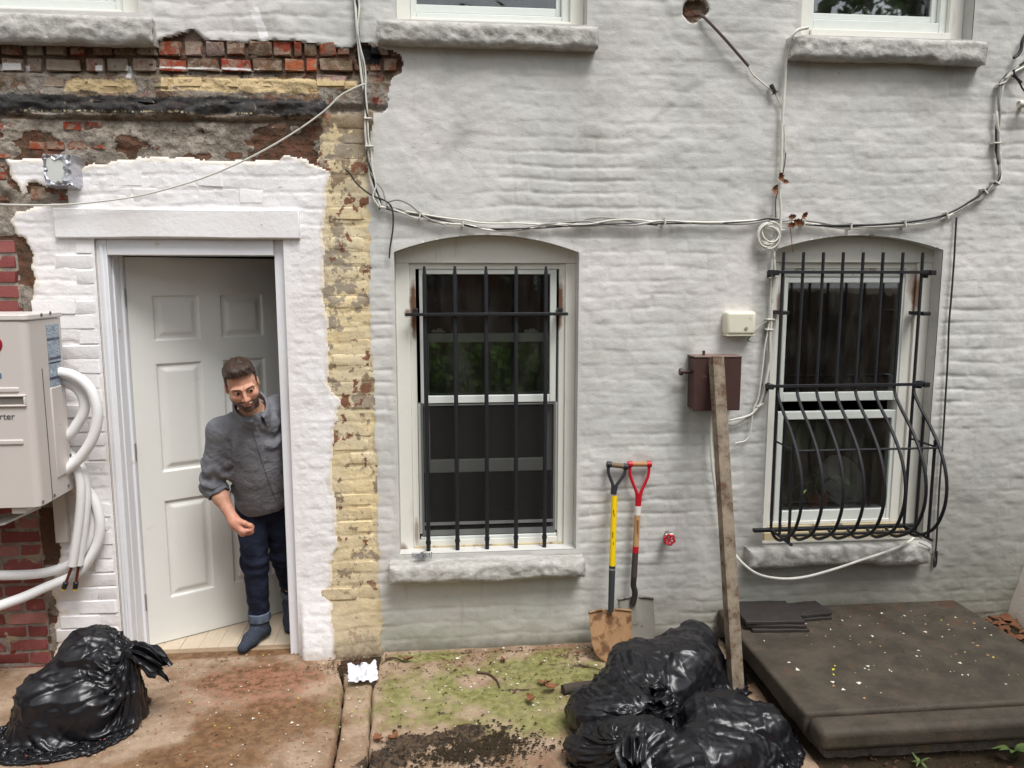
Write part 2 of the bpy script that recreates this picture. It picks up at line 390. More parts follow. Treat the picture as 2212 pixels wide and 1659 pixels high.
def m_trim():
    p = pos(); n = noise(p, 30, 4, 0.6); x, y, z = sep(p); g = noise(vscale(p, (6, 1, 1)), 4, 5, 0.65)
    c = bright(col_(srgb(226, 224, 215)), 1.0 + (n - 0.5) * 0.08); c = mix(g.ss(0.6, 0.72) * 0.3, c, srgb(180, 172, 148))
    for (px, py, rx, rz, k) in ((893, 655, 0.024, 0.15, 1.1), (896, 700, 0.022, 0.09, 1.1), (1209, 650, 0.026, 0.15, 1.1), (1204, 690, .022, .08, .9), (872, 1188, .03, .05, .9), (880, 676, .02, .03, .9), (900, 1150, .015, .1, .7),
                            (1684, 655, 0.03, 0.1, 1.), (1976, 640, 0.03, 0.13, 1.), (1972, 610, 0.05, 0.1, .6)):      # rust runs from the grille fixings
        q = W(px, py, 0.1); d = (((x - q[0]) * (1 / rx)).pow(2.0) + ((z - q[2]) * (1 / rz)).pow(2.0)).pow(0.5) + (noise(p, 22, 4) - 0.5) * 0.9
        c = mix(d.ss(1.1, 0.35) * 0.85 * k, c, srgb(104, 62, 30))
    return {'Base Color': c, 'Roughness': 0.5, 'bump': (n, 0.2, 0.003)}
M['window_trim'] = mat('window_trim', m_trim)
M['vinyl'] = plain('white_vinyl', srgb(216, 220, 214), 0.4, 0.05, 25)
M['vinyl_dirty'] = plain('grimy_vinyl', srgb(188, 190, 182), 0.5, 0.1, 20, dirt=(srgb(130, 124, 104), 14, 0.56))
M['wood_sill'] = plain('weathered_sill_board', srgb(190, 174, 138), 0.7, 0.15, 30, dirt=(srgb(96, 76, 50), 12, 0.52), bump=0.4)
M['door_white'] = plain('door_paint', srgb(224, 223, 217), 0.42, 0.03, 14, dirt=(srgb(196, 186, 168), 7, .66))
M['frame_white'] = plain('frame_paint', srgb(228, 228, 231), 0.5, 0.05, 18, bump=0.15, dirt=(srgb(200, 188, 170), 9, 0.64))
M['iron'] = plain('black_iron', srgb(30, 30, 34), 0.5, 0.25, 60, spec=0.45, bump=0.3, dirt=(srgb(66, 44, 34), 25, 0.68))
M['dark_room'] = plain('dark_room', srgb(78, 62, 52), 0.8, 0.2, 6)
def m_glass():
    nt = X.nt; nt.nodes.clear()
    o = nt.nodes.new("ShaderNodeOutputMaterial"); mx = nt.nodes.new("ShaderNodeMixShader"); t = nt.nodes.new("ShaderNodeBsdfTransparent"); g = nt.nodes.new("ShaderNodeBsdfGlossy")
    f = nt.nodes.new("ShaderNodeFresnel"); f.inputs[0].default_value = 1.75
    t.inputs[0].default_value = (0.97, 0.98, 0.97, 1); g.inputs[0].default_value = (0.9, 0.93, 0.95, 1); g.inputs['Roughness'].default_value = 0.02
    d = nt.nodes.new('ShaderNodeBsdfDiffuse'); d.inputs[0].default_value = (.55, .54, .5, 1); m2 = nt.nodes.new('ShaderNodeMixShader'); p = pos(); X.nt.links.new((noise(vscale(p, (1, 1, .3)), 14, 5, .65).ss(.4, .85) * .07 + .008).k, m2.inputs[0]); nt.links.new(t.outputs[0], m2.inputs[1]); nt.links.new(d.outputs[0], m2.inputs[2])
    nt.links.new(f.outputs[0], mx.inputs[0]); nt.links.new(m2.outputs[0], mx.inputs[1]); nt.links.new(g.outputs[0], mx.inputs[2]); nt.links.new(mx.outputs[0], o.inputs[0])
def mat_raw(name, fn):
    m = bpy.data.materials.new(name); m.use_nodes = True; X.nt = m.node_tree; fn(); return m
M['glass'] = mat_raw('window_glass', m_glass)
def m_screen():
    nt = X.nt; b = nt.nodes["Principled BSDF"]; b.inputs['Base Color'].default_value = (0.018, 0.016, 0.015, 1); b.inputs['Roughness'].default_value = 0.9; b.inputs['Alpha'].default_value = 0.45
M['screen'] = mat_raw('insect_screen', m_screen)

# ================================================================ the house
house = empty("row_house", (0.5, 0, 0), "old row house rear wall of grey painted brick with stripped patches and a white doorway", "house")
# openings in the wall plane
def wx(px, py): return W(px, py)[0]
def wz(px, py): return W(px, py)[2]
OPEN = {}
def arch_poly(x0, x1, z0, zs, za, n=14):
    pts = [(x0, z0), (x1, z0), (x1, zs)]
    for i in range(1, n): t = i / n; pts.append((x1 + (x0 - x1) * t, zs + (za - zs) * (1 - (2 * t - 1) ** 2)))
    pts.append((x0, zs)); return pts
GL = dict(x0=wx(856, 800), x1=wx(1248, 800), z0=wz(868, 1198), zs=wz(857, 544), za=wz(1052, 507))
GR = dict(x0=wx(1672, 600), x1=wx(2033, 600), z0=wz(1800, 1170), zs=wz(2030, 540), za=wz(1850, 508))
UM = dict(x0=wx(854, 20), x1=wx(1268, 20), z0=wz(1050, 47), zs=4.85, za=4.98)
UR = dict(x0=wx(1731, 40), x1=wx(2103, 40), z0=wz(1900, 80), zs=4.85, za=4.98)
UL = dict(x0=-2.95, x1=wx(299, 10), z0=wz(150, 23), zs=4.85, za=4.98)
DO = dict(x0=-1.655, x1=-0.757, z0=-0.12, z1=wz(420, 517))
OPEN['L'] = arch_poly(**GL); OPEN['R'] = arch_poly(**GR); OPEN['UM'] = arch_poly(**UM); OPEN['UR'] = arch_poly(**UR); OPEN['UL'] = arch_poly(**UL)
OPEN['D'] = [(DO['x0'], DO['z0']), (DO['x1'], DO['z0']), (DO['x1'], DO['z1']), (DO['x0'], DO['z1'])]
U = lambda pts: [(W(a, b)[0], W(a, b)[2]) for a, b in pts]
P_STRIP = U([(-300, 60), (0, 74), (328, 80), (335, 92), (352, 78), (418, 70), (440, 82), (520, 90), (640, 90), (700, 94), (760, 104), (775, 98), (800, 97), (830, 110), (864, 120), (868, 135), (864, 156),
    (846, 166), (840, 200), (834, 238), (804, 242), (802, 297), (799, 330), (797, 428), (799, 483), (797, 603), (797, 616), (802, 754), (806, 828), (812, 977), (814, 1097), (815, 1181), (817, 1256), (825, 1308), (826, 1410),
    (826, 1500), (-300, 1500)])
P_WHITE = U([(8, 342), (40, 345), (92, 340), (168, 364), (223, 352), (298, 341), (409, 341), (430, 350), (539, 349), (651, 343), (670, 357), (709, 372), (703, 405), (703, 465), (696, 510), (703, 603), (694, 640), (707, 716), (714, 783),
    (707, 831), (729, 865), (718, 976), (714, 1032), (725, 1097), (727, 1172), (714, 1220), (710, 1276), (716, 1328), (722, 1376), (733, 1432), (736, 1500), (115, 1500), (123, 1387), (115, 1358), (138, 1324), (123, 1310), (116, 1267), (125, 1233), (133, 1190),
    (118, 1125), (110, 1080), (104, 950), (88, 800), (71, 653), (78, 604), (70, 578), (71, 550), (58, 517), (36, 512), (26, 482), (30, 457), (100, 440), (145, 438), (145, 405), (90, 400), (60, 396), (56, 424), (46, 424), (38, 398), (22, 390), (16, 360)])
xr = W(86, 1110)[0] - 0.015
P_RED = [(-3.2, wz(40, 517)), (xr - 0.0, wz(40, 517)), (xr, -0.3), (-3.2, -0.3)]
P_LINTEL = U([(30, 448), (648, 449), (651, 516), (60, 517)])
P_CREAM = U([(690, 250), (800, 235), (900, 300), (900, 1600), (640, 1600), (640, 500), (690, 380)])
H0 = 0.008
gx = np.arange(-2.62, 3.70, H0); gz = np.arange(-0.12, 3.66, H0)
xx, zz = np.meshgrid(gx, gz, indexing='ij')
n_edge = fbm(xx * 22, zz * 22, 0, 4, 5) * 0.022 + fbm(xx * 6, zz * 6, 0, 3, 9) * 0.02
sdW = polysd(xx, zz, P_WHITE) + n_edge * 0.7
sdS = polysd(xx, zz, P_STRIP) + n_edge * 0.6
sdR = polysd(xx, zz, P_RED) + n_edge * 0.35
sdL = polysd(xx, zz, P_LINTEL); sdC = polysd(xx, zz, P_CREAM) + n_edge
sdO = np.full(xx.shape, 9.0); near = np.stack([xx, zz], -1)
for k, poly in OPEN.items():
    sd = polysd(xx, zz, poly); sdO = np.minimum(sdO, sd)
# relief (positive = towards the street)
wz_ = zz + fbm(xx * 1.7, zz * 3.0, 0, 3, 11) * 0.026 + fbm(xx * 7, zz * 7, 0, 3, 13) * 0.010
cz = 0.0735
row = np.floor(wz_ / cz); fr = wz_ / cz - row
joint = np.exp(-((np.minimum(fr, 1 - fr)) / 0.13) ** 2)
bx = (xx + fbm(xx * 3, zz * 3, 5, 2, 3) * 0.02) / 0.21 + (row % 2) * 0.5 + _h(row.astype(int), 0 * row.astype(int), 0 * row.astype(int)) * 0.25
fbx = bx - np.floor(bx); vj = np.exp(-((np.minimum(fbx, 1 - fbx)) / 0.05) ** 2)
wear = sstep(-0.25, 0.45, fbm(xx * 1.1, zz * 1.3, 2, 3, 21))
soft = (0.22 + 0.78 * wear)
bh = _h(np.floor(bx).astype(int), row.astype(int), 0 * row.astype(int), 7) - 0.5       # every brick a little proud or sunk
tr = fbm(xx * 5 + zz * 2.5, zz * 9, 1, 4, 31)                                          # trowel drags
grey = -0.0048 * joint * soft * (0.35 + 0.9 * sstep(-.35, .4, fbm(xx * 2.6, zz * 5, 4, 3, 23))) - 0.0036 * vj * soft * (1 - joint) + bh * 0.004 * soft + fbm(xx * 3.4, zz * 4.5, 0, 4, 41) * 0.0085 + np.abs(tr) * 0.006 + fbm(xx * 18, zz * 26, 0, 3, 51) * 0.0028
# thick drapes of render around the upper sill and the hole in the wall
q = W(1430, 110); rr = np.hypot(xx - q[0] + 0.1, (zz - q[2]) * 1.1) + fbm(xx * 3, zz * 3, 0, 3, 61) * 0.12; grey += 0.0035 * np.sin(rr * 50 + 5 * fbm(xx * 4, zz * 4, 0, 3, 63)) * np.exp(-((rr - 0.33) / 0.13) ** 2) * sstep(-.3, .3, fbm(xx * 4, zz * 4, 0, 2, 65))
joint2 = np.exp(-((np.minimum(fr, 1 - fr)) / 0.085) ** 2); whit = -0.0045 * joint2 * (0.75 - 0.5 * sstep(-0.80, -0.74, xx) * sstep(2.25, 2.15, zz)) + fbm(xx * 9, zz * 12, 0, 4, 43) * 0.004 + np.abs(fbm(xx * 20, zz * 24, 0, 3, 47)) * 0.004
strp = -0.022 + fbm(xx * 9, zz * 14, 0, 5, 71) * 0.014 + fbm(xx * 30, zz * 34, 0, 3, 73) * 0.006
a, b, c_ = wz(300, 198), wz(300, 226), wz(300, 253)
zl_ = zz + fbm(xx * 6, zz * 0 + 2, 0, 4, 75) * 0.016 + fbm(xx * 22, zz * 22, 0, 3, 76) * 0.008; led = sstep(c_ - 0.005, c_ + 0.006, zl_) * sstep(b + 0.03, b, zl_); strp += led * (0.034 + fbm(xx * 7, zz * 20, 0, 4, 77) * 0.024 + fbm(xx * 30, zz * 50, 0, 3, 78) * 0.008) * sstep(wx(712, 230), wx(690, 230), xx)
fl_ = sstep(wz(300, 224), wz(300, 214), zz) * sstep(wz(300, 158), wz(300, 166), zz); strp += fl_ * 0.018
low = sstep(c_ - 0.03, c_, 2 * c_ - 0.03 - zz)
flk = fbm(xx * 4.2, zz * 6.5, 3, 4, 85); flk2 = fbm(xx * 9, zz * 12, 5, 4, 87)
strp += low * (sstep(-.03, .03, flk) * .006 + sstep(.08, .11, flk2) * .004)
strp += low * (0.006 + fbm(xx * 5, zz * 6, 0, 4, 79) * 0.014)
crem = -0.004 - 0.003 * joint2 - 0.002 * vj + fbm(xx * 12, zz * 16, 0, 4, 81) * 0.005 + 0.03 * sstep(0.35, 0.0, zz + 0.1 * (xx + 0.5))
redm = -0.011 + fbm(xx * 14, zz * 16, 0, 4, 83) * 0.006
pier = 0.055 * sstep(0.42, -0.05, zz) * sstep(-0.82, -0.76, xx) * sstep(-0.30, -0.62, xx)
grey += -0.0013 * np.exp(-((np.minimum(fr, 1 - fr)) / 0.07) ** 2) * sstep(-.3, .3, fbm(xx * 2.2, zz * 4, 8, 3, 25)); grey *= 0.72 + 0.1 * sstep(0.9, 2.0, xx)
rel = grey + 0.022 * sstep(0.1, 0.0, zz) * sstep(-0.28, -0.1, xx) * 0
kS = sstep(0.006, -0.006, sdS); kW = sstep(0.004, -0.004, sdW); kR = sstep(0.006, -0.006, sdR); kC = sstep(0.012, -0.012, sdC)
nw = sstep(.06, .0, sdW) * low; strp = strp * (1 - nw) + nw * (-.009 + fbm(xx * 20, zz * 20, 0, 4, 97) * .006)
rel = rel * (1 - kS) + kS * (strp * (1 - kC) + crem * kC)
rel = rel * (1 - kR * (1 - kW)) + redm * kR * (1 - kW)
rel = rel * (1 - kW) + kW * (whit + pier)
rel += pier * 0.7 * kS * kC * (1 - kW)
lint = 0 * kW
rel = rel * (1 - lint) + lint * (0.030 + fbm(xx * 6, zz * 22, 0, 3, 93) * 0.0018)
q = W(1500, 22); rh = np.hypot((xx - q[0]) * 0.9, zz - q[2]) + fbm(xx * 14, zz * 14, 0, 3, 95) * 0.018
hole = sstep(0.062, 0.048, rh); rel -= 0.035 * hole
kO = sstep(0.0, 0.035, sdO); rel = rel * kO + (1 - kO) * 0.002
# snap to the outlines and cut the openings
def near_on(poly, x, z):
    P = np.asarray(poly); best = np.full(x.shape, 1e9); ox, oz = x.copy(), z.copy()
    for i in range(len(P)):
        ax, az = P[i]; bx_, bz_ = P[(i + 1) % len(P)]; ex, ez = bx_ - ax, bz_ - az
        t = np.clip(((x - ax) * ex + (z - az) * ez) / (ex * ex + ez * ez + 1e-12), 0, 1); qx, qz = ax + t * ex, az + t * ez
        d = (x - qx) ** 2 + (z - qz) ** 2; m = d < best; best = np.where(m, d, best); ox = np.where(m, qx, ox); oz = np.where(m, qz, oz)
    return ox, oz
X2, Z2 = xx.copy(), zz.copy()
inside = np.zeros(xx.shape, bool)
for k, poly in OPEN.items():
    sd = polysd(xx, zz, poly); m = np.abs(sd) < 0.62 * H0
    ox, oz = near_on(poly, xx[m], zz[m]); X2[m] = ox; Z2[m] = oz
    inside |= (sd < 0) & ~m
V = np.stack([X2, -rel, Z2], -1).reshape(-1, 3)
nx, nz = xx.shape; idx = np.arange(nx * nz).reshape(nx, nz)
F = np.stack([idx[:-1, :-1], idx[1:, :-1], idx[1:, 1:], idx[:-1, 1:]], -1).reshape(-1, 4)
F = F[~inside.ravel()[F].any(1)]
zone = np.zeros(xx.shape, int)                         # 0 grey, 1 stripped, 2 cream, 3 mortar of the new brick, 4 white
zone[sdS < 0] = 1; zone[(sdS < 0) & (sdC < 0)] = 2; zone[(sdR < 0)] = 3; zone[sdW < 0] = 4; zone[(rh < 0.055)] = 1
zf = np.sort(zone.ravel()[F], 1)[:, 2]
def sub(name, k, m, edge, extra={}):
    f = F[zf == k]; used = np.unique(f); remap = np.full(len(V), -1); remap[used] = np.arange(len(used))
    return np_mesh(name, V[used], remap[f], m, house, attrs={"edge": edge.ravel()[used], **{k_: v_.ravel()[used] for k_, v_ in extra.items()}})
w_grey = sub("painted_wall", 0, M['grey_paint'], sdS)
w_strip = sub("stripped_wall", 1, M['stripped_masonry'], sdS, {'flake': low * sstep(-.02, .02, flk), 'low': low})
w_cream = sub("cream_painted_pier", 2, M['cream_paint'], sdC)
w_red = sub("new_brickwork", 3, M['mortar'], sdR)
w_white = sub("white_painted_wall", 4, M['white_paint'], sdW)
tag(w_grey, "grey painted lumpy brickwork"); tag(w_strip, "bare masonry with tar and old paint"); tag(w_cream, "peeling cream painted brick"); tag(w_red, "new red brickwork with grey mortar"); tag(w_white, "fresh white paint over rough brick")
# the rest of the house that the picture does not reach
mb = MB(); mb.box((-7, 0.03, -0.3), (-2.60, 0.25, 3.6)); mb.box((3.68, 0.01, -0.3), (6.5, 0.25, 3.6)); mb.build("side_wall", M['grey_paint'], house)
mb = MB()
xs_ = [-7, UL['x0'], UL['x1'], UM['x0'], UM['x1'], UR['x0'], UR['x1'], 6.5]
for i in range(0, 8, 2): mb.box((xs_[i], 0.008, 3.64), (xs_[i + 1], 0.25, 5.0))
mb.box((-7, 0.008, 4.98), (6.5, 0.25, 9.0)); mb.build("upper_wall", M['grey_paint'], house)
mb = MB(); mb.box((-7, -0.35, 9.0), (6.5, 4.2, 9.3)); mb.build("roof", M['mortar'], house)
# rooms behind the openings
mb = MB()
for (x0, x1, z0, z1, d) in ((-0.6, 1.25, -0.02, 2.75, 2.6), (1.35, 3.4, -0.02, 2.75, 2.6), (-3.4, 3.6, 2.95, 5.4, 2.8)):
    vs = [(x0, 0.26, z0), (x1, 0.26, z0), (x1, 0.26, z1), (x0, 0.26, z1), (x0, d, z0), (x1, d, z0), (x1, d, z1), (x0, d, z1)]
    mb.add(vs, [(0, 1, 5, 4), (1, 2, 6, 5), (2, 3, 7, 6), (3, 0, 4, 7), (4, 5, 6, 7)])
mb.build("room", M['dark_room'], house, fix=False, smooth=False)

# ---- bricks, each its own object
def brick_mesh(k, bv=.045):
    r = random.Random(k); bm = bmesh.new(); bmesh.ops.create_cube(bm, size=1.0)
    bmesh.ops.bevel(bm, geom=bm.edges[:] , offset=bv, segments=1 if bv < .1 else 2, affect='EDGES', profile=0.5)
    jt = 1.8 if bv == .08 else 1.0
    for v in bm.verts: v.co += Vector((r.uniform(-1, 1) * 0.022 * jt, r.uniform(-1, 1) * 0.05 * jt, r.uniform(-1, 1) * 0.04 * jt))
    me = bpy.data.meshes.new("brick"); bm.to_mesh(me); bm.free(); smooth_mesh(me, 35); return me
BM = {}
def brick(parent, x0, x1, z0, z1, yf, m, col=(1, 1, 1), depth=0.09):
    k = (m.name, random.randrange(6))
    if k not in BM: BM[k] = brick_mesh(k[1], .12 if 'cream' in m.name else .08 if 'stripped' in m.name else .055); BM[k].materials.append(m)
    o = link("brick", BM[k], parent); d = depth
    o.location = ((x0 + x1) / 2, yf + d / 2, (z0 + z1) / 2); o.scale = (x1 - x0, d, z1 - z0)
    o.rotation_euler = (random.uniform(-.012, .012), random.uniform(-.008, .008), random.uniform(-.008, .008))
    o.color = (*col, 1); return o
def relief(x, z):
    i = int(np.clip(round((x - gx[0]) / H0), 0, nx - 1)); j = int(np.clip(round((z - gz[0]) / H0), 0, nz - 1)); return rel[i, j]
def sd_at(A, x, z):
    i = int(np.clip(round((x - gx[0]) / H0), 0, nx - 1)); j = int(np.clip(round((z - gz[0]) / H0), 0, nz - 1)); return A[i, j]
# new red brick, running bond, lower left
zc = wz(40, 517) - 0.006; r_ = 0; ch = 0.0725
AC_HIDE = (-2.75, -1.86, 1.06, 1.80)
while zc - 0.062 > -0.06:
    x1 = xr - (0.0 if r_ % 2 == 0 else 0.0); bw = 0.190; first = True
    while x1 > -2.45:
        ww = (0.095 if (r_ % 2 and first) else bw); x0 = x1 - ww; first = False
        hid = x0 > AC_HIDE[0] and x1 < AC_HIDE[1] - 0.05 and zc < AC_HIDE[3] and zc - 0.06 > AC_HIDE[2]
        if not hid and sd_at(sdW, (x0 + x1) / 2, zc - 0.03) > 0.02: brick(w_red, x0 + random.uniform(-.002, .002), x1, zc - 0.057 + random.uniform(-.001, .001), zc, 0.006 + random.uniform(-.002, .002), M['red_brick'])
        x1 = x0 - 0.0145
    zc -= ch; r_ += 1
# old brick courses laid bare under the upper sill
TAN, RED, BRN, ORG = srgb(152, 138, 124), srgb(136, 66, 48), srgb(112, 86, 68), srgb(160, 84, 58)
def row_px(y0, y1, spans, yf, m=None):
    for (a, b, c) in spans:
        p, q = W(a, y0), W(b, y1); brick(w_strip, p[0], q[0], q[2], p[2], yf + random.uniform(-.004, .004), m or M['stripped_brick'], tuple(k * random.uniform(.85, 1.1) for k in c))
row_px(88, 119, [(-44, -3, BRN), (1, 43, BRN), (53, 90, TAN), (95, 141, TAN), (148, 183, RED), (197, 241, BRN), (244, 289, BRN), (294, 337, TAN), (341, 389, RED), (398, 436, TAN), (441, 482, TAN), (487, 530, BRN), (534, 585, BRN), (590, 629, RED), (634, 650, RED), (655, 682, BRN), (688, 724, ORG), (728, 756, BRN), (800, 838, TAN), (842, 862, BRN)], 0.002)
row_px(125, 154, [(-40, -4, TAN), (0, 50, TAN), (56, 90, TAN), (95, 170, TAN), (183, 224, TAN), (228, 275, TAN), (284, 335, TAN), (340, 400, RED), (405, 470, BRN), (475, 540, RED), (545, 608, BRN), (613, 655, ORG), (660, 685, ORG), (690, 760, BRN), (766, 795, BRN), (798, 824, ORG), (828, 858, BRN)], 0.004)
row_px(160, 188, [(-50, 52, BRN), (56, 136, TAN), (140, 210, BRN), (214, 288, BRN), (292, 322, BRN), (325, 365, TAN), (369, 440, BRN), (445, 520, TAN), (524, 600, TAN), (604, 675, BRN), (680, 750, TAN), (800, 830, BRN)], 0.006)
row_px(193, 222, [(-30, 30, BRN), (34, 110, BRN), (114, 190, BRN), (194, 262, BRN), (268, 330, TAN), (334, 372, BRN), (376, 445, TAN), (449, 530, BRN), (535, 610, BRN), (614, 690, BRN)], 0.004)
row_px(262, 281, [(-20, 23, RED), (27, 75, RED), (134, 176, RED), (179, 220, RED)], 0.006)
row_px(304, 322, [(60, 94, RED), (97, 139, RED), (142, 190, RED), (194, 229, RED), (306, 342, RED)], 0.008)
row_px(331, 341, [(-12, 22, RED), (88, 128, RED), (132, 166, RED)], 0.004)
row_px(345, 360, [(-30, 10, RED)], 0.004); row_px(362, 388, [(-30, 12, RED)], 0.004); row_px(402, 434, [(-30, 20, BRN), (62, 100, BRN), (103, 143, RED)], 0.006)
# painted brick that can still be read through the white and the cream paint
def courses(parent, m, xa, xb, z0, z1, A, lim, w_, proud, h_=cz, gap=0.011, B=None, keep=0.9):
    z = z0; r = 0
    while z < z1:
        x = xa - (w_ * 0.5 if r % 2 else 0) + random.uniform(-.015, .015)
        while x < xb:
            x0, x1 = max(x, xa - 0.02), min(x + w_ * random.uniform(.94, 1.04), xb); xm, zm = (x0 + x1) / 2, z + h_ / 2
            if x1 - x0 > 0.05 and sd_at(A, xm, zm) < lim and sd_at(A, x0, zm) < 0.004 and sd_at(A, x1, zm) < 0.004 and sd_at(sdO, xm, zm) > 0.03 and sd_at(sdL, xm, zm) > 0.03 and (B is None or sd_at(B, xm, zm) > 0.03) and random.random() < keep:
                yf = -max(relief(xm, zm), relief(x0 + .02, zm), relief(x1 - .02, zm)) - proud + random.uniform(-.0015, .0015)
                brick(parent, x0, x1 - gap, z + gap * 0.5, z + h_ - gap * 0.5, yf, m, depth=0.05)
            x += w_
        z += h_; r += 1
courses(w_white, M['white_brick_paint'], -1.96, -1.66, 0.06, 2.16, sdW, -0.01, 0.205, 0.0030, gap=.008, keep=0.9)
courses(w_white, M['white_brick_paint'], -1.70, -0.70, wz(400, 446) + 0.012, wz(400, 352), sdW, -0.045, 0.125, 0.0004, h_=0.078, keep=0.5)
courses(w_cream, M['cream_paint'], -0.655, -0.335, 0.30, 2.95, sdC, -0.02, 0.205, 0.0006, B=sdW, keep=0.75)
mb = MB(); la, lb = W(112, 449, -.024), W(648, 515, -.024); n_l = 60
def lin(i, j):
    t = i / n_l; e = [(.02, 1), (-.024, 1), (-.024, 0), (.02, 0)][j]; x = la[0] + (lb[0] - la[0]) * t
    return (x, e[0] - .002 * float(fbm(x * 5, e[1] * 3.0, 0, 3, 91)), lb[2] + (la[2] - lb[2]) * e[1] + .004 * float(fbm(x * 3, 4.0 + e[1], 0, 2, 93)))
mb.sheet(n_l + 1, 4, lin); k = 4 * n_l; mb.f += [(0, 1, 2, 3), (k + 3, k + 2, k + 1, k)]; mb.mi += [0, 0]
ml = mb.build("lintel", M['white_brick_paint'], house, bevel=.006, angle=30)
# brick seen at the bottom of the hole in the render
row_px(16, 34, [(1480, 1518, RED)], 0.022)
# ---- reveals (the thickness of the wall at each opening)
def reveal(poly, depth, m, name="reveal", y0=0.003, skip=()):
    mb = MB(); n = len(poly)
    for i in range(n):
        if i in skip: continue
        (ax, az), (bx_, bz_) = poly[i], poly[(i + 1) % n]
        mb.add([(ax, y0, az), (bx_, y0, bz_), (bx_, depth, bz_), (ax, depth, az)], [(0, 1, 2, 3)])
    return mb.build(name, m, house, smooth=False, fix=False)
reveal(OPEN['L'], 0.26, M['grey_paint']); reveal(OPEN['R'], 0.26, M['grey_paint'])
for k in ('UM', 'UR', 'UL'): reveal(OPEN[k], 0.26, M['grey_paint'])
reveal(OPEN['D'], 0.3, M['white_paint'], skip=(0,))
# ---- rock-faced stone sills
def sill(px0, px1, ytop, ybot, Yf, x_px_y, back=0.10, top_drop=0.0, seed=1, lab=None, x0=None, x1=None):
    a = W(px0, x_px_y, Yf); b = W(px1, x_px_y, Yf); xa = a[0] if x0 is None else x0; xb = b[0] if x1 is None else x1
    zt = W((px0 + px1) / 2, ytop, Yf)[2]; zb = W((px0 + px1) / 2, ybot, Yf)[2]
    L, Ht = xb - xa, zt - zb; nL, nH, nD = max(8, int(L / 0.010)), max(6, int(Ht / 0.010)), int((back - Yf) / 0.012) + 2
    # one sheet: back top -> front top -> front bottom -> back bottom
    prof = [(back + (Yf - back) * i / nD, 1.0) for i in range(nD)] + [(Yf, 1 - i / nH) for i in range(nH)] + [(Yf + (back - Yf) * i / nD, 0.0) for i in range(nD + 1)]
    pr = np.array(prof); uu = np.linspace(0, 1, nL + 1); K = len(pr)
    ux, k = np.meshgrid(uu, np.arange(K), indexing='ij'); Yb = pr[k, 0]; Tz = pr[k, 1]
    px = xa + ux * L; py = Yb.copy(); pz = zb + Tz * Ht
    front = np.clip(1 - np.abs(Yb - Yf) / 0.02, 0, 1) * 1.0
    ch = (np.abs(fbm(px * 11, pz * 15, seed, 4, 101)) * 0.017 + fbm(px * 34, pz * 34, seed, 3, 103) * 0.004 + fbm(px * 4, pz * 4, seed, 2, 105) * 0.012)
    edge_in = np.minimum(np.minimum(Tz, 1 - Tz) * Ht, np.minimum(ux, 1 - ux) * L)
    py += front * (-ch * sstep(0.0, 0.03, edge_in) * 1.1 + 0.010 * (1 - sstep(0, 0.014, edge_in)))
    pz += fbm(px * 9, py * 20, seed, 3, 107) * 0.004 + (1 - Tz) * fbm(px * 6, 0 * px, seed, 4, 109) * 0.014 * (front + .3)
    px += (fbm(py * 30, pz * 30, seed, 3, 111) * 0.008) * (np.abs(ux - 0.5) > 0.499)
    V_ = np.stack([px, py, pz], -1).reshape(-1, 3); id_ = np.arange(len(V_)).reshape(nL + 1, K)
    F_ = np.stack([id_[:-1, :-1], id_[:-1, 1:], id_[1:, 1:], id_[1:, :-1]], -1).reshape(-1, 4)
    caps = []
    for e in (0, nL):                                      # end caps as strips between the upper and lower half of the profile
        for j in range(K // 2): caps.append((id_[e, j], id_[e, j + 1], id_[e, K - 2 - j], id_[e, K - 1 - j]))
    F_ = np.vstack([F_, np.array(caps)])
    o = np_mesh("stone_sill", V_, F_, M['sill_stone'], house, angle=60)
    return o
sill(841, 1264, 1219, 1258, -0.10, 1230, seed=2); sill(1621, 2013, 1184, 1223, -0.085, 1195, seed=5)
sill(815, 1293, 49, 97, -0.075, 75, seed=9); sill(1712, 2135, 82, 130, -0.075, 105, seed=13); sill(-420, 327, 24, 83, -0.075, 60, seed=17, x0=-3.0)

# ---- windows
def frame4(mb, x0, x1, z0, z1, wl, wr, wt, wb, y0, y1):
    mb.box((x0, y0, z0), (x0 + wl, y1, z1)); mb.box((x1 - wr, y0, z0), (x1, y1, z1))
    mb.box((x0 + wl, y0 + 0.0015, z1 - wt), (x1 - wr, y1 - 0.0015, z1)); mb.box((x0 + wl, y0 + 0.0015, z0), (x1 - wr, y1 - 0.0015, z0 + wb))
def pane(parent, x0, x1, z0, z1, y, m=None):
    mb = MB(); mb.box((x0, y, z0), (x1, y + 0.006, z1)); return mb.build("pane", m or M['glass'], parent, smooth=False)
def trim(mb, g, xi0, xi1, zi1, zb, y0=0.08, y1=0.17):
    pts = arch_poly(g['x0'], g['x1'], zi1, g['zs'], g['za']); mb.prism([(x, y0, z) for x, z in pts], (0, y0, 0), (0, y1, 0))
    mb.box((g['x0'], y0 + 0.002, zb), (xi0, y1, zi1 - 0.001)); mb.box((xi1, y0 + 0.002, zb), (g['x1'], y1, zi1 - 0.001))
YT = 0.08
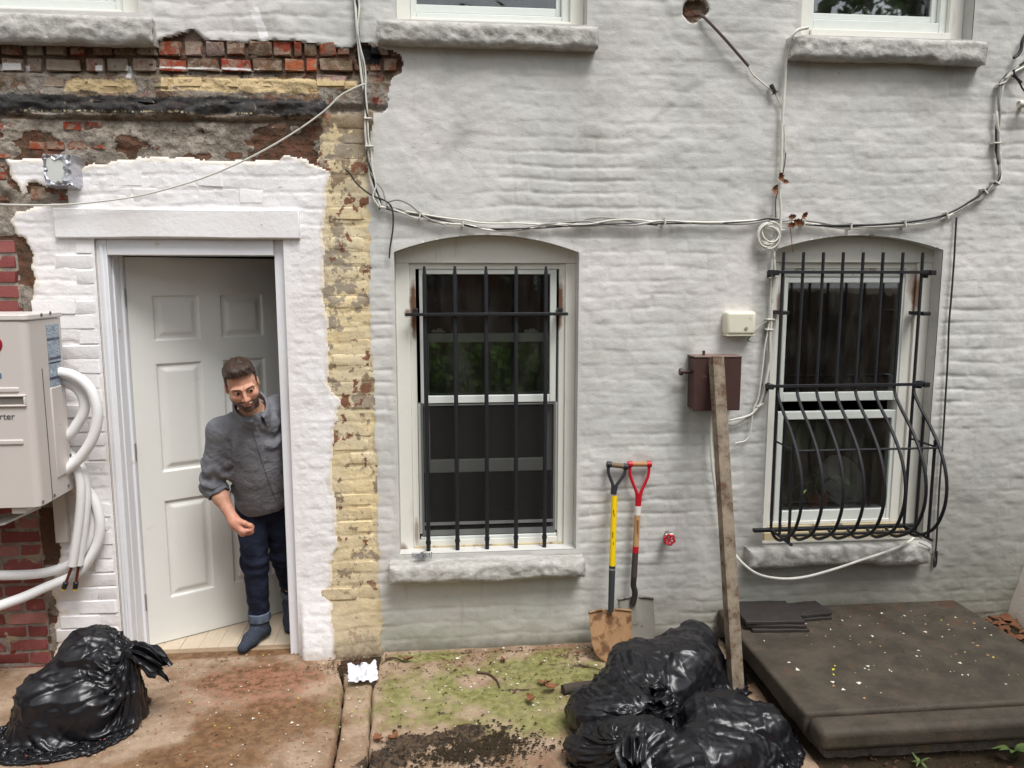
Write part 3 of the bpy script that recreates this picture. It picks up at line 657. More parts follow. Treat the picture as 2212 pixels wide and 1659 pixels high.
# left ground-floor window: upper sash closed, lower sash pushed up behind it, screen in the lower half
a = W(883, 568, YT); b = W(1217, 1174, YT); xi0, zi1, xi1 = a[0], a[2], b[0]; zi0 = b[2] - 0.0
mb = MB(); trim(mb, GL, xi0, xi1, zi1, GL['z0'] - 0.005)
winL = mb.build("window", M['window_trim'], house, bevel=0.003); tag(winL, "left barred window with raised lower sash")
mb = MB(); frame4(mb, xi0, xi1, zi0, zi1, 0.032, 0.032, 0.03, 0.035, 0.098, 0.20)
mb.build("jamb_frame", M['window_trim'], winL, bevel=0.002)
mb = MB(); mb.box((xi0 + .002, 0.09, zi0 - 0.012), (xi1 - .002, 0.2, zi0 + 0.004)); mb.box((xi0 - 0.03, 0.09, GL['z0'] - 0.004), (xi1 + .03, 0.2, zi0 - 0.014)); mb.build("sill_board", M['wood_sill'], winL, bevel=0.003)
def rail_z(py, Y, px=1050): return W(px, py, Y)[2]
Yu = 0.105
xs0, xs1 = W(908, 800, Yu)[0], W(1201, 800, Yu)[0]
zr = lambda py: rail_z(py, Yu)
mb = MB(); frame4(mb, xs0, xs1, zr(870), zi1 - 0.03, 0.032, 0.034, zi1 - 0.03 - zr(592.5), zr(854) - zr(870), Yu, Yu + 0.035)
sU = mb.build("upper_sash", M['vinyl'], winL, bevel=0.003)
pane(winL, xs0 + 0.028, xs1 - 0.03, zr(856), zr(591), Yu + 0.014)
Yl = 0.143; zl = lambda py: rail_z(py, Yl)
mb = MB(); frame4(mb, xs0 + .012, xs1 - .012, zl(1019), zl(720), 0.034, 0.034, zl(720) - zl(739), zl(992) - zl(1019), Yl, Yl + 0.035)
sL = mb.build("lower_sash", M['vinyl'], winL, bevel=0.003)
pane(winL, xs0 + 0.04, xs1 - 0.04, zl(994), zl(737), Yl + 0.014)
for pxk in (948, 1148):
    p = W(pxk, 716, Yl); mb = MB(); mb.box((p[0] - .035, Yl + .004, p[2] - .006), (p[0] + .035, Yl + .03, p[2] + .004)); mb.box((p[0] - .012, Yl + .006, p[2] + .004), (p[0] + .022, Yl + .026, p[2] + .014)); mb.tube([(p[0] - .02, Yl + .01, p[2] + .008), (p[0] - .04, Yl, p[2] + .002)], 0.004)
    mb.build("sash_lock", M['vinyl_dirty'], winL, bevel=0.002)
Yn = 0.107
mb = MB(); frame4(mb, xs0 - .002, xs1 + .002, zr(1154), zr(872), 0.012, 0.012, 0.008, 0.03, Yn, Yn + 0.012); mb.box((xs0 + .01, Yn, zr(1132)), (xs1 - .01, Yn + .01, zr(1126))); mb.build("screen_frame", plain('grey_screen_frame', srgb(112, 114, 112), 0.5, 0.1), winL)
mb = MB(); mb.box((xs0 + .008, Yn + .005, zr(1150)), (xs1 - .008, Yn + .007, zr(875))); mb.build("insect_screen", M['screen'], winL)
mb = MB(); mb.box((xs0 - .01, 0.103, zi0 + .006), (xs1 + .01, 0.2, zr(1156))); mb.build("bottom_rail", M['vinyl'], winL, bevel=0.003)
mb = MB(); mb.box((xs0 - .015, .115, zr(1150)), (xs0 + .008, .19, zr(872))); mb.box((xs1 - .008, .115, zr(1150)), (xs1 + .015, .19, zr(872))); mb.build("side_channel", M['vinyl'], winL)
# right ground-floor window
a = W(1684, 567, YT); b = W(1984, 567, YT); c = W(1970, 1130, YT); xi0, zi1, xi1, zi0 = a[0], a[2], b[0], W(1800, 1132, YT)[2]
mb = MB(); trim(mb, GR, xi0, xi1, zi1, GR['z0'] - 0.005)
winR = mb.build("window", M['window_trim'], house, bevel=0.003); tag(winR, "right window behind the bulging grille")
mb = MB(); frame4(mb, xi0, xi1, zi0 - .005, zi1, 0.02, 0.055, 0.03, 0.02, 0.098, 0.20); mb.build("jamb_frame", M['window_trim'], winR, bevel=0.002)
mb = MB(); mb.box((xi0 + .002, 0.085, zi0 - 0.028), (xi1 - .002, 0.2, zi0 - 0.006)); mb.box((xi0 - .03, 0.05, GR['z0'] - 0.004), (xi1 + .03, 0.2, zi0 - 0.031)); mb.build("sill_board", M['wood_sill'], winR, bevel=0.003)
zr = lambda py: rail_z(py, Yu, 1815)
xs0, xs1 = W(1690, 800, Yu)[0] - .01, W(1952, 700, Yu)[0]
mb = MB(); frame4(mb, xs0, xs1, zr(866), zr(598), 0.022, 0.03, zr(598) - zr(611), zr(847) - zr(866), Yu, Yu + 0.035); mb.build("upper_sash", M['vinyl'], winR, bevel=0.003)
pane(winR, xs0 + .018, xs1 - .026, zr(848), zr(610), Yu + 0.014)
mb = MB(); frame4(mb, xs0, xs1, zr(1127), zr(888), 0.03, 0.03, zr(888) - zr(905), zr(1101) - zr(1127), Yu + .001, Yu + 0.036); mb.build("lower_sash", M['vinyl'], winR, bevel=0.003)
pane(winR, xs0 + .026, xs1 - .026, zr(1103), zr(903), Yu + 0.016)
mb = MB(); mb.box((xs0 - .01, .102, zr(598)), (xs1 + .02, .19, zr(572))); mb.box((xs1, .102, zr(1127)), (xs1 + .018, .19, zr(600))); mb.build("top_rail", M['vinyl_dirty'], winR, bevel=0.002)
# upper windows (only their feet are in the picture)
def upper(g, xg0, xg1, pyg, pyr, pyf, pyw, pxm, lab, xtr0, xtr1):
    z = lambda py, Y: W(pxm, py, Y)[2]; zt = 4.8
    mb = MB(); zin = z(pyf + 4, YT); trim(mb, g, xtr0, xtr1, zt, g['z0'] - .005); wd = mb.build("window", M['window_trim'], house, bevel=0.003); tag(wd, lab)
    mb = MB(); mb.box((xtr0 + .001, 0.06, g['z0'] - .004), (xtr1 - .001, 0.2, zin - 0.004)); mb.build("sill_board", M['window_trim'], wd, bevel=0.003)
    mb = MB(); frame4(mb, xtr0, xtr1, zin, zt, 0.03, 0.04, 0.03, z(pyr + 2, .12) - zin, 0.105, 0.2); mb.build("jamb_frame", M['vinyl'], wd, bevel=0.003)
    zb, zg = z(pyr, .13), z(pyg, .13)
    mb = MB(); frame4(mb, xtr0 + .031, xtr1 - .041, zb, zt - .03, xg0 - xtr0 - .031, xtr1 - .041 - xg1, .04, zg - zb, .13, .165); mb.build("sash", M['vinyl'], wd, bevel=0.003)
    pane(wd, xg0 - .004, xg1 + .004, zg - .004, zt - .06, .145); return wd
upper(UM, W(893, 10, .13)[0], W(1201, 10, .13)[0], 13.5, 31, 39, 48, 1050, "upper middle window above the left barred one", W(886, 20, YT)[0], W(1232, 20, YT)[0])
upper(UR, W(1756, 20, .13)[0], W(2012, 20, .13)[0], 32, 45, 63, 77, 1890, "upper right window with leaves mirrored in it", W(1750, 40, YT)[0], W(2051, 40, YT)[0])
upper(UL, -2.85, W(230, 10, .13)[0], -8, 0, 15, 22, 150, "upper left window over the bare brick", -2.9, W(264, 10, YT)[0])

# ---- doorway
x0, x1, zt = DO['x0'], DO['x1'], DO['z1']
dpar = house
mb = MB()
ztop_in = W(420, 552, 0.06)[2]
mb.box((x0 + .001, 0.012, -0.02), (x0 + 0.05, 0.06, zt - .001)); mb.box((x0 + 0.018, 0.006, -0.02), (x0 + 0.034, 0.012, zt - .03))
mb.box((x1 - 0.052, 0.03, -0.02), (x1 - .001, 0.08, zt - .001)); mb.box((x0 + 0.05, 0.014, ztop_in), (x1 - 0.052, 0.062, zt - .001))
casing = mb.build("door_casing", M['frame_white'], house, bevel=0.005)
mb = MB(); yj = 0.175
mb.box((x0 + 0.001, 0.062, -0.02), (x0 + 0.056, yj, zt - .004)); mb.box((x1 - 0.054, 0.082, -0.02), (x1 - 0.002, yj + .1, zt - .004)); mb.box((x0 + .056, 0.064, ztop_in + .002), (x1 - .054, yj + .1, zt - .003))
mb.build("door_jamb", M['frame_white'], casing, bevel=0.003)
hx, hy = W(290, 900, yj)[0], yj + 0.006
mb = MB(); xw = hx - (x0 + .056)
mb.box((x0 + .0565, yj - .03, -.02), (x0 + .056 + xw * .55, yj + .02, ztop_in)); mb.box((x0 + .0565 + xw * .55, yj - .012, -.02), (hx - .004, yj + .02, ztop_in - .001)); mb.tube([(x0 + .056 + xw * .35, yj - .03, -.02), (x0 + .056 + xw * .35, yj - .03, ztop_in)], .009, 8)
mb.build("door_stop", M['frame_white'], casing, bevel=0.003)
# the six-panel door, swung inwards about its left edge
door = None
def build_door():
    Wd, Hd, T = 0.82, ztop_in - 0.012, 0.044
    NXd, NZd = 165, 400
    u, v = np.meshgrid(np.linspace(0, Wd, NXd), np.linspace(0, Hd, NZd), indexing='ij'); dep = np.zeros_like(u)
    cols = [(0.118, 0.355), (0.465, 0.702)]; rows = [(0.245, 0.795), (0.955, 1.545), (1.665, 1.905)]
    for (a, b) in cols:
        for (c, d) in rows:
            e = np.minimum(np.minimum(u - a, b - u), np.minimum(v - c, d - v))
            g = np.where(e > 0, -0.011 * sstep(0, .011, e) + 0.010 * sstep(.018, .050, e), 0); dep += g
    ang = rad(31); ca, sa = math.cos(ang), math.sin(ang)
    def pt(U_, V_, D_): return np.stack([hx + U_ * ca + D_ * sa, hy + U_ * sa - D_ * ca, 0.008 + V_], -1)
    Vf = pt(u, v, dep).reshape(-1, 3); id_ = np.arange(NXd * NZd).reshape(NXd, NZd)
    Ff = np.stack([id_[:-1, :-1], id_[1:, :-1], id_[1:, 1:], id_[:-1, 1:]], -1).reshape(-1, 4)
    ring = np.array([(0, 0), (Wd, 0), (Wd, Hd), (0, Hd)]); fr = pt(ring[:, 0], ring[:, 1], np.zeros(4)); bk = pt(ring[:, 0], ring[:, 1], np.full(4, -T)); n = len(Vf)
    V_ = np.vstack([Vf, fr, bk]); F_ = np.vstack([Ff, [[n + 0, n + 4, n + 5, n + 1], [n + 1, n + 5, n + 6, n + 2], [n + 2, n + 6, n + 7, n + 3], [n + 3, n + 7, n + 4, n + 0], [n + 4, n + 7, n + 6, n + 5]]])
    d = np_mesh("door", V_, F_, M['door_white'], house, angle=30); tag(d, "white six panel door standing half open")
    mh = plain('hinge_steel', srgb(170, 168, 160), .4, .1, metal=.6)
    for hz in (0.22, 1.05, 1.86):
        mb = MB(); mb.tube([(hx - .004, hy - .012, hz), (hx - .004, hy - .012, hz + .09)], .007, 8); mb.build("hinge", mh, d)
    kx, kz = Wd - 0.07, 0.96; q = pt(np.array(kx), np.array(kz), np.array(0.0)); nrm = Vector((sa, -ca, 0)); 
    mb = MB(); R = nrm.to_track_quat('Z', 'Y').to_matrix().to_4x4(); R.translation = Vector(q)
    mb.lathe([(0.030, 0), (0.030, .006), (.012, .010), (.012, .035), (.026, .045), (.028, .058), (.018, .068), (.001, .069)], 16, R); mb.build("door_knob", plain('knob_steel', srgb(180, 178, 172), .3, .05, metal=.9), d)
    return d
door = build_door()
# little hall behind the door: floor boards, each its own board, and dark walls
mb = MB(); mb.add([(-2.4, 0.28, -.02), (-.2, 0.28, -.02), (-.2, 2.4, -.02), (-2.4, 2.4, -.02), (-2.4, 0.28, 2.6), (-.2, 0.28, 2.6), (-.2, 2.4, 2.6), (-2.4, 2.4, 2.6)], [(0, 3, 7, 4), (1, 5, 6, 2), (2, 6, 7, 3), (4, 7, 6, 5)])
hall = mb.build("hall", plain('hall_paint', srgb(170, 168, 160), .8, .05), house, smooth=False, fix=False)
mfl = plain('floor_board', srgb(196, 180, 158), .45, .16, 40)
x = -1.72; k = 0
while x < -0.6:
    mb = MB(); mb.box((x, 0.135, -.03), (x + .098, 2.3, 0.002 + 0.0006 * (k % 3))); mb.build("floor_board", mfl, hall); x += .1; k += 1
mb = MB(); mb.box((x0, .09, -.06), (x1, .134, 0.006)); mb.build("threshold", plain('threshold_wood', srgb(150, 128, 104), .7, .3, 25, bump=.4), house, bevel=.004)
# ================================================================ ground
def m_pave():
    p = pos(); x, y, z = sep(p); n = noise(p, 5, 6, 0.62); n2 = noise(p, 24, 5, 0.65); n3 = noise(p, 120, 4, 0.65); n4 = noise(p, 2.1, 4, 0.5)
    moss = attr("moss"); stain = attr("stain"); soil = attr("soil"); red = attr("red")
    n5 = noise(p, 2.6, 6, 0.7); c = mix(n.ss(0.38, 0.62), srgb(164, 142, 120), srgb(134, 110, 88)); c = mix(n5.ss(.5, .62) * .6, c, srgb(128, 98, 76))
    br = noise(vscale(comb(x + y * .35, y, z), (70, 3, 1)), 1.0, 3, .6); c = bright(c, 1.0 + (br - .5) * .22)
    c = bright(c, 1.0 + (n2 - 0.5) * 0.6 + (n3 - 0.5) * 0.4)
    c = mix((stain + (n - 0.5) * 0.9 + (n2 - 0.5) * 0.35).ss(0.35, 0.75) * 0.85, c, mix(n2.ss(.4, .6), srgb(96, 66, 40), srgb(124, 92, 62)))
    c = mix((red + (n2 - 0.5) * 1.1).ss(0.55, 0.8) * 0.6, c, srgb(158, 112, 92))
    c = mix((moss * 1.2 + (n - 0.5) * 2.3 + (n2 - 0.5) * 0.9).ss(0.35, 1.05) * 0.78, c, mix(n2.ss(.35, .65), srgb(96, 106, 46), srgb(140, 140, 86)))
    c = mix((soil + (n2 - 0.5) * 1.5 + (n3 - 0.5) * 0.8).ss(0.5, 0.72), c, mix(noise(p, 42, 5, .7).ss(.38, .62), srgb(36, 29, 23), srgb(86, 70, 54)))
    c = mix((noise(p, 34, 6, 0.72) + (n4 - 0.5) * 0.45).ss(0.60, 0.66) * 0.8, c, srgb(84, 58, 40))
    c = mix(noise(p, 85, 3, 0.6).ss(0.70, 0.73) * 0.75, c, srgb(206, 198, 186))
    wet = (stain + (n - 0.5) * 0.8).ss(0.5, 0.9)
    return {'Base Color': c, 'Roughness': 0.82 + wet * -0.35, 'Specular IOR Level': 0.3, 'bump': (n2 * 1.0 + n3 * 0.5 + noise(p, 300, 2) * .2, 0.6, 0.008)}
def m_soil():
    p = pos(); n = noise(p, 30, 5, 0.7); n2 = noise(p, 140, 4, 0.7)
    return {'Base Color': bright(mix(n, srgb(48, 40, 30), srgb(92, 78, 60)), 1.0 + (n2 - 0.5) * 0.8), 'Roughness': 0.95, 'Specular IOR Level': 0.15, 'bump': (n + n2, 1.0, 0.02)}
M['pavement'] = mat('pavement_concrete', m_pave); M['soil'] = mat('soil', m_soil)
# one big sheet to the horizon, then the paving on it
mb = MB(); mb.add([(-150, -160, -.09), (150, -160, -.09), (150, 100, -.09), (-150, 100, -.09)], [(0, 1, 2, 3)])
tag(mb.build("ground", M['soil'], smooth=False, fix=False), kind='structure')
lawn_m = mat('lawn', lambda: {'Base Color': mix(noise(pos(), 3, 5, .6), srgb(52, 64, 34), srgb(78, 86, 50)), 'Roughness': .9, 'bump': (noise(pos(), 60, 4), 1.0, .05)})
mb = MB(); mb.sheet(60, 40, lambda i, j: (-5.1 + 10.6 * i / 59, -8.15 + 3.6 * j / 39, -.07 + .02 * float(vnoise(i * .4, j * .4))))
tag(mb.build('lawn', lawn_m), kind='structure')
def gU(pts): return [tuple(G(a, b)[:2]) for a, b in pts]
cr1 = gU([(735, 1440), (743, 1481), (733, 1560), (717, 1659), (700, 1760)]); cr2 = gU([(815, 1440), (803, 1490), (799, 1560), (795, 1620), (788, 1760)])
def xat(line, y):
    L = sorted(line, key=lambda q: q[1]); ys = [q[1] for q in L]; xs = [q[0] for q in L]; return np.interp(y, ys, xs)
def blob(x, y, cx_, cy_, rx, ry): return np.clip(1.3 - np.hypot((x - cx_) / rx, (y - cy_) / ry), 0, 1)
def slab(x0f, x1f, y0, y1, nm, zoff=0.0, h=0.012):
    ys = np.arange(y0, y1 + h, h); wmax = max(x1f(y) - x0f(y) for y in ys); nu = int(wmax / h) + 2
    t = np.linspace(0, 1, nu); yy, tt = np.meshgrid(ys, t, indexing='ij')
    xl = np.array([x0f(y) for y in ys])[:, None]; xr_ = np.array([x1f(y) for y in ys])[:, None]
    xl = xl + fbm(ys[:, None] * 14, ys[:, None] * 0 + zoff * 100 + 3, 0, 4, 201) * 0.012; xr_ = xr_ + fbm(ys[:, None] * 14, ys[:, None] * 0 + zoff * 100 + 9, 0, 4, 203) * 0.012
    x = xl + tt * (xr_ - xl)
    z = zoff + fbm(x * 2, yy * 2, 0, 3, 205) * 0.006 + fbm(x * 14, yy * 14, 0, 4, 207) * 0.004
    ed = np.minimum((x - xl), (xr_ - x)); z -= 0.007 * (1 - sstep(0, 0.012, ed)); z = np.where(ed < 1e-6, z - .05, z)
    q = G(560, 1560); stain = np.maximum(blob(x, yy, q[0], q[1], 0.40, 0.30), blob(x, yy, -0.95, -0.22, 0.50, 0.30) * 0.85); q = G(430, 1640); stain = np.maximum(stain, blob(x, yy, q[0], q[1], .5, .22) * .8)
    stain = np.maximum(stain, 0.8 * sstep(-0.02, 0.05, yy) * (x < -.6))
    q = G(1010, 1480); moss = np.maximum.reduce([blob(x, yy, G(950, 1500)[0], G(950, 1500)[1], .55, .4) * .8, blob(x, yy, G(1150, 1540)[0], G(1150, 1540)[1], .5, .3) * .8]); moss = np.maximum(moss, 0); moss0 = moss; moss = np.maximum.reduce([blob(x, yy, q[0], q[1], .48, .26), blob(x, yy, G(1180, 1450)[0], G(1180, 1450)[1], .40, .26), blob(x, yy, G(1120, 1560)[0], G(1120, 1560)[1], .45, .2) * .75, blob(x, yy, G(900, 1420)[0], G(900, 1420)[1], .3, .08)])
    moss = np.maximum(moss, moss0); moss *= 1 - 0.85 * blob(x, yy, *G(1030, 1475)[:2], .13, .07)
    soil = np.maximum.reduce([blob(x, yy, *G(915, 1608)[:2], .24, .09), blob(x, yy, *G(1010, 1588)[:2], .13, .10), blob(x, yy, *G(840, 1642)[:2], .16, .11), blob(x, yy, *G(890, 1610)[:2], .16, .10), blob(x, yy, *G(1010, 1620)[:2], .05, .08) * .9, blob(x, yy, *G(812, 1659)[:2], .12, .08), blob(x, yy, *G(760, 1455)[:2], .12, .05), blob(x, yy, *G(1120, 1493)[:2], .17, .02) * .8, blob(x, yy, *G(955, 1545)[:2], .06, .012) * .8, blob(x, yy, *G(1070, 1410)[:2], 1.0, .025) * .62, blob(x, yy, *G(1250, 1440)[:2], .12, .06) * .6])
    q = G(560, 1480); red = np.maximum(blob(x, yy, q[0], q[1], .7, .5) * .7, blob(x, yy, *G(1030, 1480)[:2], .2, .1) * .6); red = np.maximum(red, blob(x, yy, *G(760, 1560)[:2], .12, .3) * .35)
    # soil lies a little thick
    sm = sstep(0.35, 0.9, soil); z += sm * (0.006 + 0.034 * np.abs(fbm(x * 22, yy * 22, 0, 4, 211)) + fbm(x * 55, yy * 55, 0, 3, 213) * 0.014)
    V_ = np.stack([x, yy, z], -1).reshape(-1, 3); id_ = np.arange(V_.shape[0]).reshape(x.shape)
    F_ = np.stack([id_[:-1, :-1], id_[:-1, 1:], id_[1:, 1:], id_[1:, :-1]], -1).reshape(-1, 4)[:, ::-1]
    o = np_mesh(nm, V_, F_, M['pavement'], attrs=dict(moss=moss.ravel(), stain=stain.ravel(), soil=soil.ravel(), red=red.ravel())); return tag(o, kind='structure')
slab(lambda y: -2.9, lambda y: xat(cr1, y) - 0.003, -1.9, 0.088, "pavement", 0.0)
slab(lambda y: xat(cr1, y) + 0.003, lambda y: xat(cr2, y) - 0.001, -1.9, -0.20, "pavement", -0.004)
slab(lambda y: xat(cr2, y) + 0.001, lambda y: 1.56, -1.9, 0.02, "pavement", 0.002)
mb = MB(); mb.box((-0.80, -0.21, -.05), (-0.2, 0.02, -0.012)); tag(mb.build("soil_strip", M['soil'], smooth=False), kind='structure')
# bare earth to the right and in front of the landing
xs = np.arange(1.4, 4.6, .02); ys = np.arange(-2.2, .04, .02); a_, b_ = np.meshgrid(xs, ys, indexing='ij'); z_ = -.012 + fbm(a_ * 4, b_ * 4, 0, 4, 215) * .02 + np.abs(fbm(a_ * 30, b_ * 30, 0, 3, 217)) * .012 + .05 * sstep(2.6, 3.2, a_) * sstep(-.6, 0, b_)
id_ = np.arange(a_.size).reshape(a_.shape); F_ = np.stack([id_[:-1, :-1], id_[1:, :-1], id_[1:, 1:], id_[:-1, 1:]], -1).reshape(-1, 4)
tag(np_mesh("earth", np.stack([a_, b_, z_], -1).reshape(-1, 3), F_, M['soil']), kind='structure')
def ground_z(x, y): return 0.0

# ---- brownstone landing
def m_brown():
    p = pos(); n = noise(p, 6, 5, 0.6); n2 = noise(p, 50, 5, 0.65); x, y, z = sep(p)
    c = mix(n.ss(.35, .65), srgb(62, 56, 48), srgb(80, 72, 62)); c = bright(c, 1.0 + (n2 - .5) * .55 + (noise(p, 14, 5, .65) - .5) * .4)
    c = mix(noise(p, 3.3, 5, .6).ss(.55, .7) * .5, c, srgb(70, 69, 50)); c = mix((noise(p, 7, 5, .6) + (y + .15).ss(-.2, .2) * .1).ss(.6, .72) * .7, c, srgb(92, 62, 42))
    c = mix(noise(p, 95, 3, .6).ss(.71, .74) * .7, c, srgb(182, 170, 150))
    return {'Base Color': c, 'Roughness': .7, 'Specular IOR Level': .3, 'bump': (n2 + n * .6, .5, .006)}
M['brownstone'] = mat('brownstone', m_brown)
ZL = 0.168
land = empty("stone_landing", (2.2, -.5, 0), "low brownstone landing slab scattered with chips below the bulging window grille", "landing")
lx0 = 1.535; lx1 = W(2060, 1297)[0]; yg0 = G(1721, 1542, ZL)[1]
mb = MB(); mb.box((lx0, yg0 + .003, ZL - .10), (lx1, -.004, ZL)); o = mb.build("slab", M['brownstone'], land, bevel=.016, seg=3)
mb = MB(); mb.box((lx0 + .01, yg0 - .13, ZL - .105), (lx1 + .25, yg0 - .003, ZL - .006)); mb.build("nosing", M['brownstone'], land, bevel=.03, seg=4)
mb = MB(); mb.box((lx0 + .07, yg0 - .05, -.05), (lx1 + .1, -.01, ZL - .099)); mb.build("base", M['mortar'], land, bevel=.01)
# white painted buttress at the right edge of the wall
q = W(2195, 1320); mb = MB(); xb = W(2212, 1200)[0]
mb.prism([(xb + .02, -.14, -.05), (xb - .085, -.14, -.05), (xb - .06, -.14, .12), (xb + .02, -.14, .42), (xb + .5, -.14, .42), (xb + .5, -.14, -.05)], (0, -.14, 0), (0, .02, 0))
tag(mb.build("wall_buttress", M['white_paint'], bevel=.015), "white painted slanting buttress at the far right foot of the wall", "buttress")
# ================================================================ things on and against the wall
M['cable_white'] = plain('white_cable', srgb(214, 212, 202), 0.5, 0.1, 40, dirt=(srgb(150, 148, 138), 18, 0.6))
M['cable_grey'] = plain('grey_cable', srgb(150, 148, 142), 0.55, 0.15, 40)
M['cable_dark'] = plain('dark_cable', srgb(52, 50, 50), 0.55, 0.2, 40)
M['cable_brown'] = plain('brown_cable', srgb(88, 74, 66), 0.6, 0.2, 40)
def cable(name, pts, r, m, label, Y=-0.018, n=6, group=None, jit=0.0, ret=False, cat="cable"):
    P = catmull(WP(pts, Y), n)
    if jit:
        k = np.arange(len(P)); j1 = vnoise(k * .35, k * 0 + r * 999 + len(P)) * jit; j2 = vnoise(k * .3, k * 0 + 55 + r * 777) * jit
        P = [(p[0] + a, p[1] - abs(b) * .6, p[2] + b) for p, a, b in zip(P, j1, j2)]
    mb = MB(); mb.tube(P, r, 7); o = mb.build(name, m); return tag(o, label, cat, group)
def strands(pts, n, spread, seed, Y=-0.02):
    """n wandering strands about one run of cable"""
    P = np.array(catmull(WP(pts, Y), 10)); out = []; k = np.arange(len(P))
    T = np.gradient(P, axis=0); T /= np.linalg.norm(T, axis=1)[:, None] + 1e-9; Nn = np.stack([-T[:, 2], T[:, 1] * 0, T[:, 0]], -1)
    for i in range(n):
        a = vnoise(k * .09 + i * 9, k * 0 + seed) * spread + (i - (n - 1) / 2) * spread * .35; b = np.abs(vnoise(k * .11 + i * 5, k * 0 + seed + 4)) * spread
        Q = P + Nn * a[:, None]; Q[:, 1] = P[:, 1] - b; out.append([tuple(q) for q in Q])
    return out
def bundle(pts, mats, r, spread, seed, names, labels, group, Y=-0.02):
    for i, Q in enumerate(strands(pts, len(mats), spread, seed, Y)):
        mb = MB(); mb.tube(Q, r if np.isscalar(r) else r[i], 6); tag(mb.build(names, mats[i]), labels[i], "cable", group)
def clip(pts, Y=-0.03):
    for i, (px, py, a, lab) in enumerate(pts):
        p = W(px, py, Y); mb = MB(); M4 = Matrix.Translation(Vector(p)) @ Matrix.Rotation(rad(a), 4, 'Y')
        mb.box((-.004, -.010, -.017), (.004, .026, .017), M4); mb.box((-.003, -.012, .015), (.003, .028, .024), M4)
        tag(mb.build("cable_clip", M['cable_white'], bevel=.002), lab, "clip", "white clips along the cable run")
V_RUN = [(764, -40), (768, 0), (775, 60), (781, 130), (787, 190), (793, 250), (796, 310), (799, 350), (806, 395), (818, 435), (826, 450)]
H_RUN = [(822, 447), (851, 452), (907, 467), (1000, 483), (1048, 490), (1148, 489), (1215, 485), (1282, 483), (1371, 483), (1435, 480), (1536, 480), (1600, 479), (1660, 474)]
R_RUN = [(1660, 474), (1735, 481), (1837, 490), (1954, 484), (2045, 467), (2100, 437), (2128, 415), (2150, 396), (2156, 375), (2153, 340), (2152, 309), (2153, 260), (2156, 218), (2161, 182), (2176, 165), (2201, 146), (2235, 112), (2300, 40)]
gb = "cables of the sagging service bundle"
bundle(V_RUN, [M['cable_white'], M['cable_dark'], M['cable_grey'], M['cable_white']], (.0055, .005, .004, .004), .011, 1, "service_cable",
       ["white cable dropping beside the bare brick corner", "black cable twisting down the bare brick corner", "thin grey cable dropping beside the bare brick corner", "thinner white cable dropping along the bare brick corner"], gb)
bundle(H_RUN, [M['cable_white'], M['cable_grey'], M['cable_dark'], M['cable_white']], (.0055, .005, .004, .0045), .014, 2, "service_cable",
       ["white cable sagging above the left window arch", "grey cable sagging above the left window arch", "black cable sagging above the left window arch", "thin white cable looping above the left window arch"], gb)
bundle(R_RUN, [M['cable_white'], M['cable_grey'], M['cable_dark']], (.0065, .007, .006), .012, 3, "service_cable",
       ["white cable curving up right of the right window", "thick grey cable curving up right of the right window", "black cable curving up right of the right window"], gb)
cable("service_cable", [(1180, 490), (1230, 483), (1282, 471), (1330, 472), (1371, 480), (1420, 487)], .0045, M['cable_grey'], "grey cable loop lifting off the run right of the left arch", group=gb)
cable("service_cable", [(800, 372), (812, 392), (826, 410), (835, 440), (843, 450)], .004, M['cable_grey'], "short grey cable loop at the bend beside the cream pier", group=gb, Y=-.03)
cable("service_cable", [(802, 340), (806, 372), (812, 400), (806, 425), (818, 446)], .004, M['cable_white'], "short white cable loop at the bend beside the cream pier", group=gb, Y=-.035)
cable("service_cable", [(838, 436), (860, 432), (885, 442), (920, 470), (962, 486)], .005, M['cable_grey'], "grey cable bowing over the start of the sagging run", group=gb, Y=-.03)
cable("loose_wire", [(746, 366), (758, 378), (772, 398), (800, 420), (836, 436), (848, 455), (849, 490), (845, 520), (842, 540), (841, 558)], .0042, M['cable_dark'], "loose black wire end hanging left of the left arch", Y=-.03, cat="wire")
cable("washing_line", [(789, 182), (780, 184), (760, 193), (735, 207), (700, 240), (640, 283), (560, 330), (480, 368), (400, 397), (300, 423), (200, 437), (100, 443), (-60, 440)], .0042, M['cable_white'], "thin white line swagged across the white lintel", Y=-.06, cat="line")
cable("aerial_cable", [(1746, 60, -.09), (1735, 62, -.09), (1722, 66, -.10), (1707, 85, -.09), (1698, 125, -.05), (1696, 170, -.03), (1692, 230, -.03), (1689, 280, -.03), (1688, 350, -.03), (1684, 410, -.03), (1687, 450, -.03), (1686, 490, -.03), (1684, 512, -.03)], .0075, M['cable_white'], "thick white cable running down from the upper right window")
cable("armoured_cord", [(1505, 33, .02), (1519, 36, -.02), (1560, 78, -.035), (1590, 112, -.035), (1617, 143, -.03)], .0075, M['cable_brown'], "dark braided cord slanting out of the hole in the wall")
cable("thin_lead", [(1617, 143), (1624, 158), (1634, 168), (1648, 180), (1664, 193), (1678, 207), (1688, 232), (1692, 262), (1696, 300), (1697, 330)], .0042, M['cable_white'], "thin white lead joined to the dark braided cord")
cable("drop_wire", [(1694, 270), (1697, 330), (1690, 380), (1676, 430), (1676, 470)], .003, M['cable_brown'], "thin brown wire beside the thick white vertical cable", cat="wire")
p = W(1671, 191, -.03); mb = MB(); R = Matrix.Translation(Vector(p)) @ Matrix.Rotation(rad(-30), 4, 'Y'); mb.box((-.006, -.006, -.022), (.006, .02, .024), R); mb.box((-.014, -.004, -.026), (.016, .016, -.020), R)
tag(mb.build("cable_coupling", M['cable_dark'], bevel=.002), "small dark coupling where the lead meets the white cable", "coupling")
